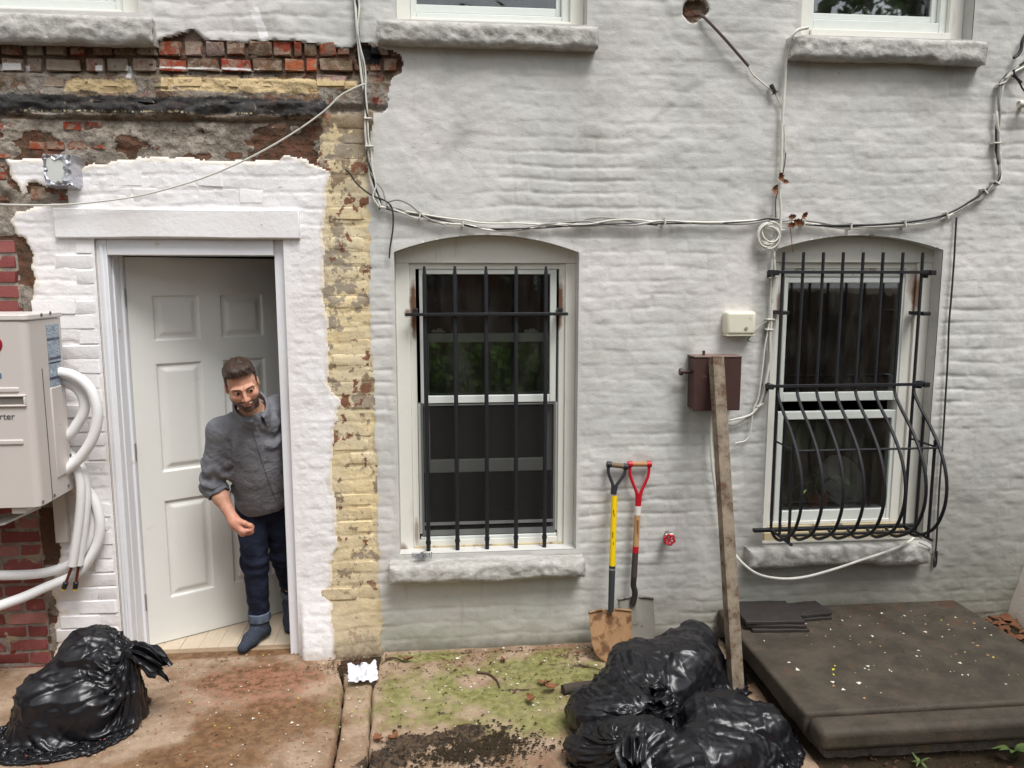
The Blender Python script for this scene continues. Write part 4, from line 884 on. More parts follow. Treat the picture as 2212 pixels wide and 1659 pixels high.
# coil of spare cable
c0 = W(1661, 503, -.045); pts = []
for i in range(5 * 28 + 1):
    a = 2 * math.pi * i / 28; r_ = .050 + .010 * math.sin(i * .11) + .004 * math.sin(i * .37); pts.append((c0[0] + r_ * math.sin(a) + .006 * math.sin(i * .05), c0[1] - .012 * math.cos(i * .16), c0[2] + r_ * math.cos(a) * 1.06 - .004 * (i // 28)))
mb = MB(); mb.tube(pts, .0048, 7); tag(mb.build("cable_coil", M['cable_white']), "coil of spare white cable above the right window's left corner", "coil")
SR = [(1674, 540), (1673, 575), (1671, 620), (1667, 690), (1664, 740), (1661, 790), (1652, 840), (1642, 872), (1624, 895), (1596, 905), (1572, 908)]
cable("side_cable", [(1645, 520), (1660, 532), (1671, 545)] + SR[1:], .0062, M['cable_white'], "white cable running down the left side of the right window", Y=-.03, jit=.004)
cable("side_cable", [(1684, 505), (1679, 530), (1671, 560), (1668, 620), (1663, 700), (1658, 780), (1646, 845), (1634, 880), (1612, 905), (1585, 917), (1566, 921)], .0055, M['cable_grey'], "grey cable running down the left side of the right window", Y=-.024, jit=.004)
cable("side_cable", [(1667, 560), (1665, 640), (1662, 690), (1650, 760), (1640, 850), (1628, 885), (1622, 930), (1612, 950), (1588, 958)], .0042, M['cable_white'], "thin white cable running down to behind the rusty post", Y=-.026, jit=.003)
cable("meter_lead", [(1638, 736), (1630, 738), (1615, 735), (1626, 722), (1648, 700), (1662, 690)], .0035, M['cable_grey'], "thin grey lead from under the cream junction box", Y=-.03)
cable("floor_cable", [(1552, 882, -.05), (1541, 895, -.06), (1536, 930, -.05), (1538, 1000, -.05), (1548, 1070, -.05), (1562, 1140, -.05), (1580, 1185, -.06), (1605, 1217, -.10), (1640, 1241, -.12), (1690, 1250, -.125), (1740, 1246, -.125), (1800, 1230, -.125), (1860, 1210, -.125), (1920, 1190, -.12), (1960, 1172, -.10), (1978, 1158, -.07)], .007, M['cable_white'], "white cable swagged low in front of the right window sill")
cable("hanging_wire", [(2066, 470), (2063, 520), (2061, 560), (2055, 640), (2050, 700), (2047, 780), (2041, 880), (2036, 960), (2030, 1040), (2026, 1110), (2022, 1180), (2017, 1222), (2022, 1218), (2024, 1190)], .0052, M['cable_dark'], "black wire hanging straight down right of the bulging grille", Y=-.02, cat="wire")
cable("thin_lead", [(1985, 1172, -.09), (2000, 1178, -.10), (2014, 1190, -.09), (2020, 1210, -.05)], .0035, M['cable_grey'], "short grey lead curling off the right end of the sill", Y=-.03)
cable("loose_wire", [(2232, 50), (2210, 85), (2206, 105), (2199, 118), (2190, 125)], .009, M['cable_dark'], "thick black wire at the top right edge", Y=-.03, cat="wire")
cable("loose_wire", [(2178, 163), (2190, 165), (2202, 178), (2208, 190), (2216, 200)], .0045, M['cable_dark'], "thin black wire end curling beside the right cable bend", Y=-.03, cat="wire")
cable("loose_wire", [(2190, 150), (2191, 160), (2198, 170), (2207, 178)], .006, M['cable_dark'], "short black wire with orange tip beside the right cable bend", Y=-.035, cat="wire")
mb = MB(); a = W(2200, 225, -.05); mb.tube([(a[0], -.05, a[2]), (a[0] + .12, -.05, a[2])], .018, 12); mb.tube([(a[0] + .05, -.05, a[2]), (a[0] + .05, .01, a[2])], .012, 8)
tag(mb.build("conduit_stub", M['cable_white'], bevel=.002), "cream conduit stub on the wall at the right edge", "conduit")
CL = [(907, 466, 15), (1000, 483, 5), (1436, 479, 0), (1737, 481, 8), (1838, 490, 0), (1955, 484, -10), (2046, 467, -20), (2128, 414, -45), (2154, 396, -60), (2152, 309, 90), (2162, 181, 70), (2177, 164, 40), (794, 256, 90), (796, 316, 90), (1670, 600, 90), (1663, 690, 90), (1661, 712, 90), (1686, 497, 90), (1640, 876, 60)]
WHERE = ["nearest the cream pier on the sagging run", "over the left end of the left window arch", "on the bare stretch between the two arches", "just right of the cable coil", "over the top of the right window arch", "over the right end of the right arch", "where the right run begins to climb", "midway up the right climbing bend", "at the sharp elbow of the right run", "halfway up the right vertical run", "below the upper elbow of the right run", "on the upper elbow of the right run", "on the cables beside the cement patch", "lower on the cables beside the cement patch", "beside the top of the right window trim", "level with the cream junction box", "just under the level of the junction box", "at the foot of the thick white cable", "where the side cables swing to the post"]
clip([(a, b, c, "white clip " + t) for (a, b, c), t in zip(CL, WHERE)])
# dry oak leaves and a twig caught on the cables
M['dry_leaf'] = plain('dry_leaf', srgb(122, 80, 54), .8, .35, 60)
def leaf_mesh(seed, L=.06, lobes=4, curl=.25):
    r = random.Random(seed); mb = MB(); n = 14; left, right, mid = [], [], []
    for i in range(n + 1):
        t = i / n; wd = .34 * math.sin(math.pi * min(1, t * 1.02)) ** .7 * (.55 + .45 * abs(math.sin(t * lobes * math.pi + .4))) * r.uniform(.85, 1.15)
        z = curl * (t - .5) ** 2 * L * 2 + r.uniform(-.02, .02) * L
        mid.append((0, t * L, z)); left.append((-wd * L, t * L + .05 * L, z + abs(wd) * curl * L + r.uniform(0, .06) * L)); right.append((wd * L, t * L + .05 * L, z + abs(wd) * curl * L * r.uniform(.2, 1.4)))
    vs = left + mid + right; k = n + 1
    mb.add(vs, [(i, i + k, i + k + 1, i + 1) for i in range(n)] + [(i + k, i + 2 * k, i + 2 * k + 1, i + k + 1) for i in range(n)])
    mb.tube([(0, -.3 * L, 0), (0, 0, mid[0][2])], L * .018, 4)
    me = bpy.data.meshes.new("leaf"); me.from_pydata(mb.v, [], mb.f); me.update(); smooth_mesh(me, 60); return me
LEAF = [leaf_mesh(i, 1.0, 3 + i % 3, .5) for i in range(5)]
for me_ in LEAF: me_.materials.append(M['dry_leaf'])
def leaf(loc, size, rot, label, group, k=0):
    o = link("dry_leaf", LEAF[k % 5]); o.location = loc; o.scale = (size,) * 3; o.rotation_euler = rot; return tag(o, label, "leaf", group)
gl = "dry leaves caught on the cables"
for i, (px, py, s, a, lab) in enumerate([(1683, 372, .05, 160, "brown oak leaf caught highest on the thick white cable"), (1676, 398, .055, 200, "brown oak leaf hanging lower on the thick white cable"), (1688, 390, .04, 100, "small brown leaf sticking out right of the white cable"), (1700, 470, .045, 80, "brown leaf just right of the cable coil"), (1712, 476, .06, 110, "larger brown leaf on the cables right of the coil"), (1722, 482, .05, 250, "brown leaf hanging below the cables right of the coil"), (1730, 474, .045, 40, "brown leaf tip standing up at the right of the cluster")]):
    leaf(tuple(W(px, py, -.05)), s, (rad(80 + 15 * math.sin(i * 3)), rad(30 * math.sin(i * 5)), rad(0) + rad(a) * .0 + .6 * math.sin(i)), lab, gl, i); C.objects[-1].rotation_euler = (rad(90), rad(a), rad(20 * math.sin(i)))
cable("dry_twig", [(1706, 480), (1709, 510), (1711, 530), (1713, 545)], .002, M['dry_leaf'], "thin dry twig hanging below the cable leaves", cat="twig", Y=-.04)
# dark crack and scraps at the brick corner
# ---- taped vent cover over the door
def vent():
    m_foil = plain('foil_tape', srgb(196, 196, 204), .3, .12, 40, metal=.7, bump=.3); m_cov = plain('vent_cover', srgb(206, 208, 202), .5, .04)
    x0, z1 = W(93, 334, -.07)[0], W(93, 334, -.07)[2]; x1, z0 = W(160, 401, -.07)[0], W(160, 401, -.07)[2]
    mb = MB(); mb.box((x0 + .004, -.077, z0 + .004), (x1 - .004, .01, z1 - .004)); o = mb.build("vent_hood", m_cov, bevel=.010, seg=3); tag(o, "square vent cover wrapped in silver foil tape above the doorway", "vent")
    r = random.Random(4); n = 56; nv = 9; V_ = []
    for i in range(n):                                                     # crumpled tape wound round the rim, torn edge towards the face
        t = i / n * 4; s = int(t) % 4; f = t - int(t)
        cx_, cz_ = [(x0 + (x1 - x0) * f, z1), (x1, z1 + (z0 - z1) * f), (x1 + (x0 - x1) * f, z0), (x0, z0 + (z1 - z0) * f)][s]
        nx_, nz_ = [(0, 1), (1, 0), (0, -1), (-1, 0)][s]
        inn = .012 + .005 * math.sin(i * 1.3) + (.022 + .010 * f if s == 1 else 0) + (.018 * max(0, f - .4) * 2 if s == 0 else 0) + (.026 * max(0, f - .72) * 3.4 if s == 2 else 0) + (.020 * max(0, .3 - f) * 3 if s == 3 else 0) + r.uniform(0, .005)
        row_ = []
        for j in range(nv):
            k = j / (nv - 1); out = (1 - k / .6) * .012 if k < .6 else -(k - .6) / .4 * inn
            y = .006 - .086 * min(1, k / .6) - .003 * math.sin(k * 9 + i * .7) + r.uniform(-.003, .003)
            row_.append((cx_ + nx_ * (out + r.uniform(-.002, .002)), y, cz_ + nz_ * (out + r.uniform(-.002, .002))))
        V_.append(row_)
    mb = MB(); mb.sheet(n, nv, lambda i, j: V_[i][j], wrapu=True); mb.build("foil_tape", m_foil, o, angle=28)
vent()
# ---- white line-set pipes, brown box, cream box, valve
M['pipe'] = plain('foam_pipe_cover', srgb(232, 231, 230), .5, .03, 20, bump=.12)
def pipe(pts, r, label, Y=-.12, end=None):
    P = catmull(WP(pts, Y), 10); mb = MB(); mb.tube(P, r, 14); o = mb.build("insulated_pipe", M['pipe']); tag(o, label, "pipe", "white insulated refrigerant pipes")
    if end:
        e = Vector(P[-1]); d = (e - Vector(P[-4])).normalized(); d = (d + Vector((-.35, 0, -.4))).normalized() if end == 1 else (d + Vector((-.1, 0, -.4))).normalized()
        mb = MB(); mb.tube([e - d * .03, e + d * .10], .007, 10); mb.build("copper_end", plain('copper_pipe', srgb(118, 62, 44), .45, .2, metal=.5), o)
        mb = MB(); mb.tube([e + d * .088, e + d * .094, e + d * .125], [.008, .013, .012], 10); mb.build("black_cap", M['iron'], o)
        mb = MB(); mb.tube([e + d * .1255, e + d * .134], .0105, 10); mb.build("yellow_tip", plain('yellow_tape', srgb(212, 178, 40), .5, .05), o)
    return o
pipe([(100, 800, -.15), (140, 806, -.15), (160, 812, -.15), (182, 826, -.15), (200, 850, -.15), (210, 885, -.15), (208, 920, -.15), (196, 955, -.15), (172, 990, -.15), (150, 1010, -.15), (110, 1040, -.15)], .025, "outer white insulated pipe looping out beside the air conditioner")
pipe([(100, 812, -.11), (135, 822, -.11), (150, 828, -.11), (170, 842, -.11), (182, 866, -.11), (180, 892, -.11), (166, 918, -.11), (148, 940, -.11), (110, 960, -.11)], .025, "inner white insulated pipe of the loop beside the air conditioner")
pipe([(130, 985, -.10), (152, 998, -.11), (166, 1015, -.12), (174, 1045, -.12), (174, 1085, -.12), (170, 1130, -.12), (163, 1180, -.12), (156, 1222, -.12)], .021, "left white insulated pipe with bare copper end and yellow tip", end=1)
pipe([(140, 970, -.06), (168, 998, -.07), (180, 1025, -.09), (187, 1060, -.09), (186, 1100, -.09), (180, 1150, -.09), (174, 1190, -.09), (170, 1220, -.09)], .021, "right white insulated pipe with bare copper end and yellow tip", end=2)
pipe([(160, 1035, -.05), (190, 1062, -.05), (207, 1090, -.05), (216, 1130, -.05), (213, 1165, -.05), (198, 1200, -.055), (172, 1235, -.06), (140, 1252, -.07), (100, 1268, -.10), (50, 1290, -.16), (0, 1308, -.22), (-60, 1330, -.3)], .024, "long white insulated pipe curving low to the left edge")
pipe([(150, 1040, -.03), (182, 1070, -.035), (200, 1110, -.035), (196, 1150, -.04), (182, 1185, -.045), (160, 1212, -.05), (130, 1228, -.06), (90, 1238, -.09), (40, 1242, -.14), (-60, 1243, -.22)], .024, "white insulated pipe running level to the left edge below the air conditioner")
M['brown_metal'] = plain('brown_painted_metal', srgb(74, 52, 48), .5, .15, 30, dirt=(srgb(104, 84, 76), 11, .62))
eb = empty("meter_box", tuple(W(1545, 830, -.05)), "brown metal electrical box on the grey wall behind the leaning post", "electrical box")
p, q = W(1502, 774, -.11), W(1596, 884, -.11)
mb = MB(); mb.box((p[0], -.105, q[2]), (q[0], .01, p[2] - .004)); mb.build("box_body", M['brown_metal'], eb, bevel=.004)
mb = MB(); mb.box((p[0] - .005, -.114, q[2] - .006), (q[0] + .004, -.1055, p[2] + .002)); mb.build("box_cover", M['brown_metal'], eb, bevel=.003)
mb = MB(); mb.box((p[0] - .006, -.118, p[2] + .003), (q[0] + .006, .012, p[2] + .011)); mb.build("rain_lid", plain('faded_brown', srgb(120, 100, 90), .6, .2), eb, bevel=.003)
k = W(1492, 803, -.06); mb = MB(); mb.tube([(p[0], -.06, k[2]), (p[0] - .05, -.06, k[2])], .010, 10); mb.tube([(p[0] - .05, -.06, k[2]), (p[0] - .066, -.06, k[2])], .019, 12); mb.build("conduit_plug", M['brown_metal'], eb)
mb = MB(); r_ = W(1520, 768, -.06); mb.tube([(r_[0], -.06, p[2]), (r_[0], -.06, p[2] + .035)], .008, 8); mb.build("top_stub", M['brown_metal'], eb)
jb = empty("junction_box", tuple(W(1600, 700, -.03)), "cream plastic junction box on the wall left of the right window", "junction box")
p, q = W(1571, 673, -.07), W(1633, 724, -.07); mcb = plain('cream_plastic', srgb(220, 216, 196), .4, .04, dirt=(srgb(172, 166, 132), 16, .62))
mb = MB(); mb.box((p[0], -.07, q[2]), (q[0], .01, p[2])); mb.build("box_body", mcb, jb, bevel=.018, seg=4)
mb = MB(); mb.box((p[0] + .004, -.064, q[2] - .006), (q[0] - .004, .008, q[2] + .004)); mb.build("box_base", mcb, jb, bevel=.003)
k = W(1612, 709, -.072); mb = MB(); R = Matrix.Translation((k[0], -.0715, k[2])) @ Matrix.Rotation(rad(90), 4, 'X'); mb.lathe([(.009, 0), (.009, .003), (.006, .004), (.001, .004)], 14, R); mb.build("lock_screw", M['cable_grey'], jb)
vv = empty("garden_valve", tuple(W(1440, 1164, -.05)), "outdoor water valve with red wheel handle on the grey wall", "valve")
k = Vector(W(1441, 1152, 0)); kk = Vector(W(1446, 1166, -.085)); ms = plain('tarnished_brass', srgb(150, 148, 140), .4, .2, metal=.8)
mb = MB(); mb.tube([(k.x, .01, k.z), (k.x, -.035, k.z)], .016, 12); mb.tube([(k.x - .02, -.035, k.z), (k.x + .022, -.035, k.z + .004)], .014, 12); mb.tube([(k.x, -.035, k.z), ((k.x + kk.x) / 2, -.06, (k.z + kk.z) / 2), tuple(kk)], [.011, .010, .006], 10); mb.tube([(k.x - .02, -.035, k.z), (k.x - .026, -.04, k.z - .035)], [.012, .010], 10); mb.build("valve_body", ms, vv)
mb = MB(); ring = []; dirv = (kk - k).normalized(); e1 = dirv.orthogonal().normalized(); e2 = dirv.cross(e1)
for i in range(42): a = 2 * math.pi * i / 42; rr_ = .026 + .0035 * math.cos(6 * a); ring.append(kk + (e1 * math.cos(a) + e2 * math.sin(a)) * rr_)
ring.append(ring[0]); mb.tube(ring, .0065, 8, cap=False)
for i in range(3): a = math.pi * i / 3 + .5; d = (e1 * math.cos(a) + e2 * math.sin(a)) * .025; mb.tube([kk - d, kk + d], .004, 6)
mb.build("wheel_handle", plain('red_enamel', srgb(190, 42, 58), .4, .1, dirt=(srgb(206, 128, 130), 40, .62)), vv)
# ---- air conditioner
M['ac_paint'] = plain('ac_paint', srgb(202, 194, 188), .42, .02, 12); M['ac_top'] = plain('ac_lid_paint', srgb(210, 203, 197), .42, .02, 12)
def ac():
    x1, x0 = -1.792, -2.66; yb, yf = -.10, -.42; z0, z1 = .978, 1.845
    t = empty("air_conditioner", ((x0 + x1) / 2, (yb + yf) / 2, z0), "beige outdoor air conditioner unit hung at the left edge on the brick wall", "air conditioner")
    def shell(z_a, z_b, off, nm, m, bev=0.0):
        pts = []; R = .035; xa, xb, ya, yb_ = x0 - off, x1 + off, yf - off, yb + off
        for (cx_, cy_, a0) in ((xb - R, ya + R, -90), (xb - .006, yb_ - .006, 0), (xa + .006, yb_ - .006, 90), (xa + R, ya + R, 180)):
            rr_ = R if abs(cy_ - ya) < .05 else .006
            for i in range(7): a = rad(a0 + 15 * i); pts.append((cx_ + rr_ * math.cos(a), cy_ + rr_ * math.sin(a), z_a))
        mb = MB(); mb.prism(pts, (0, 0, z_a), (0, 0, z_b)); return mb.build(nm, m, t, bevel=bev, angle=30)
    b = shell(z0, z1 - .03, 0, "cabinet", M['ac_paint']); shell(z1 - .028, z1, .005, "top_cover", M['ac_top'], .006)
    # side panel seam, raised service panel, pressed ribs on the front
    mb = MB(); ys = yf + .105; mb.box((x1 - .002, ys, z0 + .0), (x1 + .0025, ys + .003, z1 - .25)); mb.build("panel_seam", plain('seam', srgb(96, 92, 88), .6), t)
    mb = MB(); mb.box((x1 - .01, ys + .06, z0 + .09), (x1 + .006, yb - .05, z0 + .52)); mb.build("service_panel", M['ac_paint'], t, bevel=.006, seg=3)
    for zr_ in (z0 + .30, z0 + .535):
        mb = MB(); mb.box((x0 + .06, yf - .006, zr_ - .012), (x1 - .05, yf + .01, zr_ + .012)); mb.build("pressed_rib", M['ac_paint'], t, bevel=.006, seg=3)
    zh = W(20, 865, yf)[2]; xh1 = W(57, 865, yf)[0]; mb = MB()
    mb.box((xh1 - .16, yf - .009, zh + .016), (xh1, yf + .004, zh + .025)); mb.box((xh1 - .16, yf - .009, zh - .028), (xh1, yf + .004, zh - .019)); mb.box((xh1 - .010, yf - .0088, zh - .019), (xh1, yf + .004, zh + .016)); mb.box((xh1 - .16, yf - .0088, zh - .019), (xh1 - .15, yf + .004, zh + .016))
    mb.build("handle_rim", M['ac_top'], t, bevel=.003); mb = MB(); mb.box((xh1 - .15, yf - .0015, zh - .019), (xh1 - .010, yf + .002, zh + .016)); mb.build("handle_recess", plain('handle_shadow', srgb(120, 114, 108), .6), t)
    # screws
    msx = plain('zinc_screw', srgb(126, 126, 130), .35, .1, metal=.7)
    for (px, py) in ((89, 680), (108, 676), (129, 917), (95, 1104 - 20), (120, 1070), (150, 1049), (154, 983)):
        q = None
        for _ in range(1):
            d = ray(px, py); s = (x1 + .006 - 0) / d[0]; q = _o + d * s
        mb = MB(); mb.lathe([(.008, 0), (.008, .003), (.004, .005), (.001, .005)], 10, Matrix.Translation((x1 + .001 if q[2] < z1 - .03 else x1 + .006, q[1], q[2])) @ Matrix.Rotation(rad(90), 4, 'Y')); mb.build("screw", msx, t)
    # printed data labels on the side
    def m_lab():
        p = obco(); x, y, z = sep(p); ln = (z * 150.0).fract().ss(.35, .5); wd = noise(comb(x * 0, y * 90, (z * 150.0)._m('FLOOR') * 3.1), 1.0, 1).ss(.42, .5)
        c = mix(ln * wd * .75, srgb(176, 190, 204), srgb(74, 82, 96)); hd = (z * 11.0).fract().ss(.84, .86); c = mix(hd, c, srgb(70, 76, 90)); pic = noise(vscale(p, (1, 1, 1)), 30, 1).ss(.6, .62) * .5
        return {'Base Color': mix(pic, c, srgb(110, 122, 138)), 'Roughness': .35}
    ml = mat('printed_label', m_lab)
    def on_side(px, py): d = ray(px, py); return _o + d * (x1 / d[0])
    for (A, B, nm) in (((98.5, 702), (131.5, 781), 1), ((104.5, 784), (134.5, 846), 2)):
        p, q = on_side(*A), on_side(*B); mb = MB(); mb.box((x1 + .0005, p[1], q[2]), (x1 + .0022, q[1], p[2])); mb.build("data_label", ml, t, smooth=False)
    # word on the front, emblem disc cut by the picture edge
    cu = bpy.data.curves.new("front_lettering", 'FONT'); cu.body = "Inverter"; cu.size = .041; cu.extrude = .0008; cu.align_x = 'RIGHT'
    ob = bpy.data.objects.new("tmp", cu); C.objects.link(ob); q = W(32.5, 905.5, yf - .001); bpy.context.view_layer.update()
    me = bpy.data.meshes.new_from_object(ob.evaluated_get(bpy.context.evaluated_depsgraph_get())); bpy.data.objects.remove(ob)
    me.transform(Matrix.Translation((q[0], yf - .0012, q[2])) @ Matrix.Rotation(rad(90), 4, 'X')); me.materials.clear(); me.materials.append(plain('grey_print', srgb(92, 90, 94), .5)); link("front_lettering", me, t)
    q = W(-14, 744, yf); mb = MB(); mb.lathe([(.040, 0), (.040, .004), (.036, .006), (.001, .006)], 32, Matrix.Translation((q[0] - .003, yf + .001, q[2])) @ Matrix.Rotation(rad(90), 4, 'X')); mb.build("emblem_disc", plain('red_emblem', srgb(150, 30, 50), .3), t)
    q = W(-6, 812, yf); mb = MB(); mb.box((q[0] - .12, yf - .0012, q[2] - .012), (q[0] + .018, yf + .003, q[2] + .012)); mb.build("blue_badge", plain('blue_badge', srgb(92, 110, 150), .35), t)
    # wall brackets and a folded manual resting on them
    for bx_ in (-1.90, -2.5):
        mb = MB(); mb.box((bx_ - .03, yf + .02, z0 - .035), (bx_ + .03, .008, z0 - .002)); mb.box((bx_ - .03, -.035, z0 - .30), (bx_ + .03, .006, z0 - .036)); mb.build("wall_bracket", M['ac_top'], t, bevel=.003)
    mb = MB(); R = Matrix.Translation(Vector(W(6, 1122, -.22))) @ Matrix.Rotation(rad(-14), 4, 'Y') @ Matrix.Rotation(rad(-16), 4, 'Z'); mb.box((-.16, -.11, -.005), (.12, .11, .005), R); o = mb.build("booklet", plain('booklet_paper', srgb(206, 208, 208), .5, .1), None, bevel=.001)
    tag(o, "white booklet with dark print wedged under the air conditioner", "booklet"); mb = MB(); mb.box((-.13, -.111, .0051), (-.02, .02, .0062), R); mb.build("cover_print", plain('dark_print', srgb(72, 80, 100), .5, .3, 60), o)
ac()
# ---- window grilles
def bar_pts(x, prof): return [(x, y, z) for y, z in prof]
gL = empty("window_grille", tuple(W(1050, 1190, 0)), "flat black iron grille of five bars over the left window", "window grille", "black iron window grilles")
YG = 0.045
for i, (xt, xb_, yb_) in enumerate(((915, 927, 1198), (981.7, 989, 1194), (1048, 1054, 1190), (1113.7, 1115.7, 1187), (1178, 1177.4, 1186))):
    a, b = W((xt + xb_) / 2, 880, YG), W(xb_, yb_, YG - .03); zt = W(xt, 575, YG)[2]; x = a[0]
    mb = MB(); mb.tube([(x, YG, b[2] - .01), (x, YG, zt - .05), (x, YG, zt)], [.0115, .0115, .006], 10); mb.tube([(x, YG, b[2] + .05), (x, YG, b[2] + .065)], .0145, 10); mb.build("bar", M['iron'], gL)
a, b = W(875, 681.5, YG - .02), W(1226.5, 676, YG - .02); mb = MB(); zc_ = (a[2] + b[2]) / 2; mb.box((a[0], YG - .032, zc_ - .008), (b[0], YG - .011, zc_ + .008)); mb.build("cross_rail", M['iron'], gL, bevel=.002)
for px in (897, 1210):
    p = W(px, 668, YG); mb = MB(); mb.box((p[0] - .012, YG - .012, zc_ + .006), (p[0] + .012, .10, zc_ + .030)); mb.build("wall_lug", M['iron'], gL, bevel=.002)
gR = empty("window_grille", tuple(W(1850, 1165, 0)), "bulging black iron grille with curved bars over the right window", "window grille", "black iron window grilles")
YR = -0.055
xsR = [W(1692.6 + (1993 - 1692.6) * i / 7, 560, YR)[0] for i in range(8)]
zt = W(1840, 545, YR)[2]; zm = W(1800, 832, YR)[2]; zbel = W(1990, 1010, -.33)[2]; zbt = W(1800, 1146, YR)[2] + .012
prof = [(YR, zt), (YR, zm + .01), (YR - .012, zm - .05), (YR - .075, zm - .12), (YR - .165, zm - .20), (YR - .255, zm - .30), (YR - .315, zm - .41), (YR - .335, zm - .52), (YR - .315, zbt + .17), (YR - .25, zbt + .065), (YR - .125, zbt - .012), (YR - .06, zbt - .022), (YR - .012, zbt - .004)]
pc = [(p[1], p[2]) for p in catmull([(0, y, z) for y, z in prof[1:]], 6)]
for x in xsR:
    mb = MB(); mb.tube([(x, YR, zt)] + [(x, y, z) for y, z in pc], .0085, 8); mb.build("curved_bar", M['iron'], gR)
zu = W(1800, 582, YR)[2] if False else W(1800, 588, YR)[2]
for (z_, y_, ex) in ((zu, YR - .012, .04), (zm, YR - .012, .05)):
    mb = MB(); mb.box((xsR[0] - .035, y_ - .006, z_ - .008), (xsR[-1] + ex, y_ + .006, z_ + .008)); mb.build("cross_rail", M['iron'], gR, bevel=.001)
    for x in (xsR[0] - .045, xsR[-1] + ex + .012):
        mb = MB(); mb.box((x - .016, y_ - .014, z_ - .016), (x + .016, .0, z_ + .012)); mb.tube([(x, -.001, z_ - .03), (x, -.001, z_ + .005)], .02, 10); mb.build("wall_lug", M['iron'], gR, bevel=.003)
ib = min(range(len(pc)), key=lambda i: abs(pc[i][1] - W(1850, 970, -.27)[2])); yb_, zb_ = pc[ib]
mb = MB(); mb.tube([(xsR[0], yb_ + .008, zb_), (xsR[-1], yb_ + .008, zb_)], .006, 8); mb.build("belly_rail", M['iron'], gR)
for x in (xsR[0], xsR[-1]):                                   # side guards between the belly and the wall
    for yy_ in (YR, YR - .105, YR - .215):
        up = [z for y, z in pc if y <= yy_ + .002]; zt_ = max(up) if yy_ < YR - .01 else zm
        mb = MB(); mb.tube([(x, yy_, zbt + .004), (x, yy_, zt_)], .0082, 8); mb.build("side_bar", M['iron'], gR)
    mb = MB(); mb.box((x - .006, YR - .25, zbt - .002), (x + .006, YR + .006, zbt + .010)); mb.build("side_rail", M['iron'], gR, bevel=.001)
    mb = MB(); mb.tube([(x, YR, zb_), (x, yb_, zb_)], .0055, 8); mb.build("side_rail", M['iron'], gR)
mb = MB(); mb.box((xsR[0] - .10, YR - .014, zbt - .006), (xsR[-1] + .07, YR + .014, zbt + .012)); mb.build("bottom_rail", M['iron'], gR, bevel=.002)
mb = MB(); mb.box((xsR[0], YR - .115, zbt + .0), (xsR[-1], YR - .100, zbt + .012)); mb.build("bottom_rail", M['iron'], gR, bevel=.002)
for px, py in ((1678, 674), (1976, 676)):
    p = W(px, py, .06); mb = MB(); mb.box((p[0] - .022, -.05, p[2] - .010), (p[0] + .022, .085, p[2] + .010)); mb.build("wall_lug", M['iron'], gR, bevel=.003)
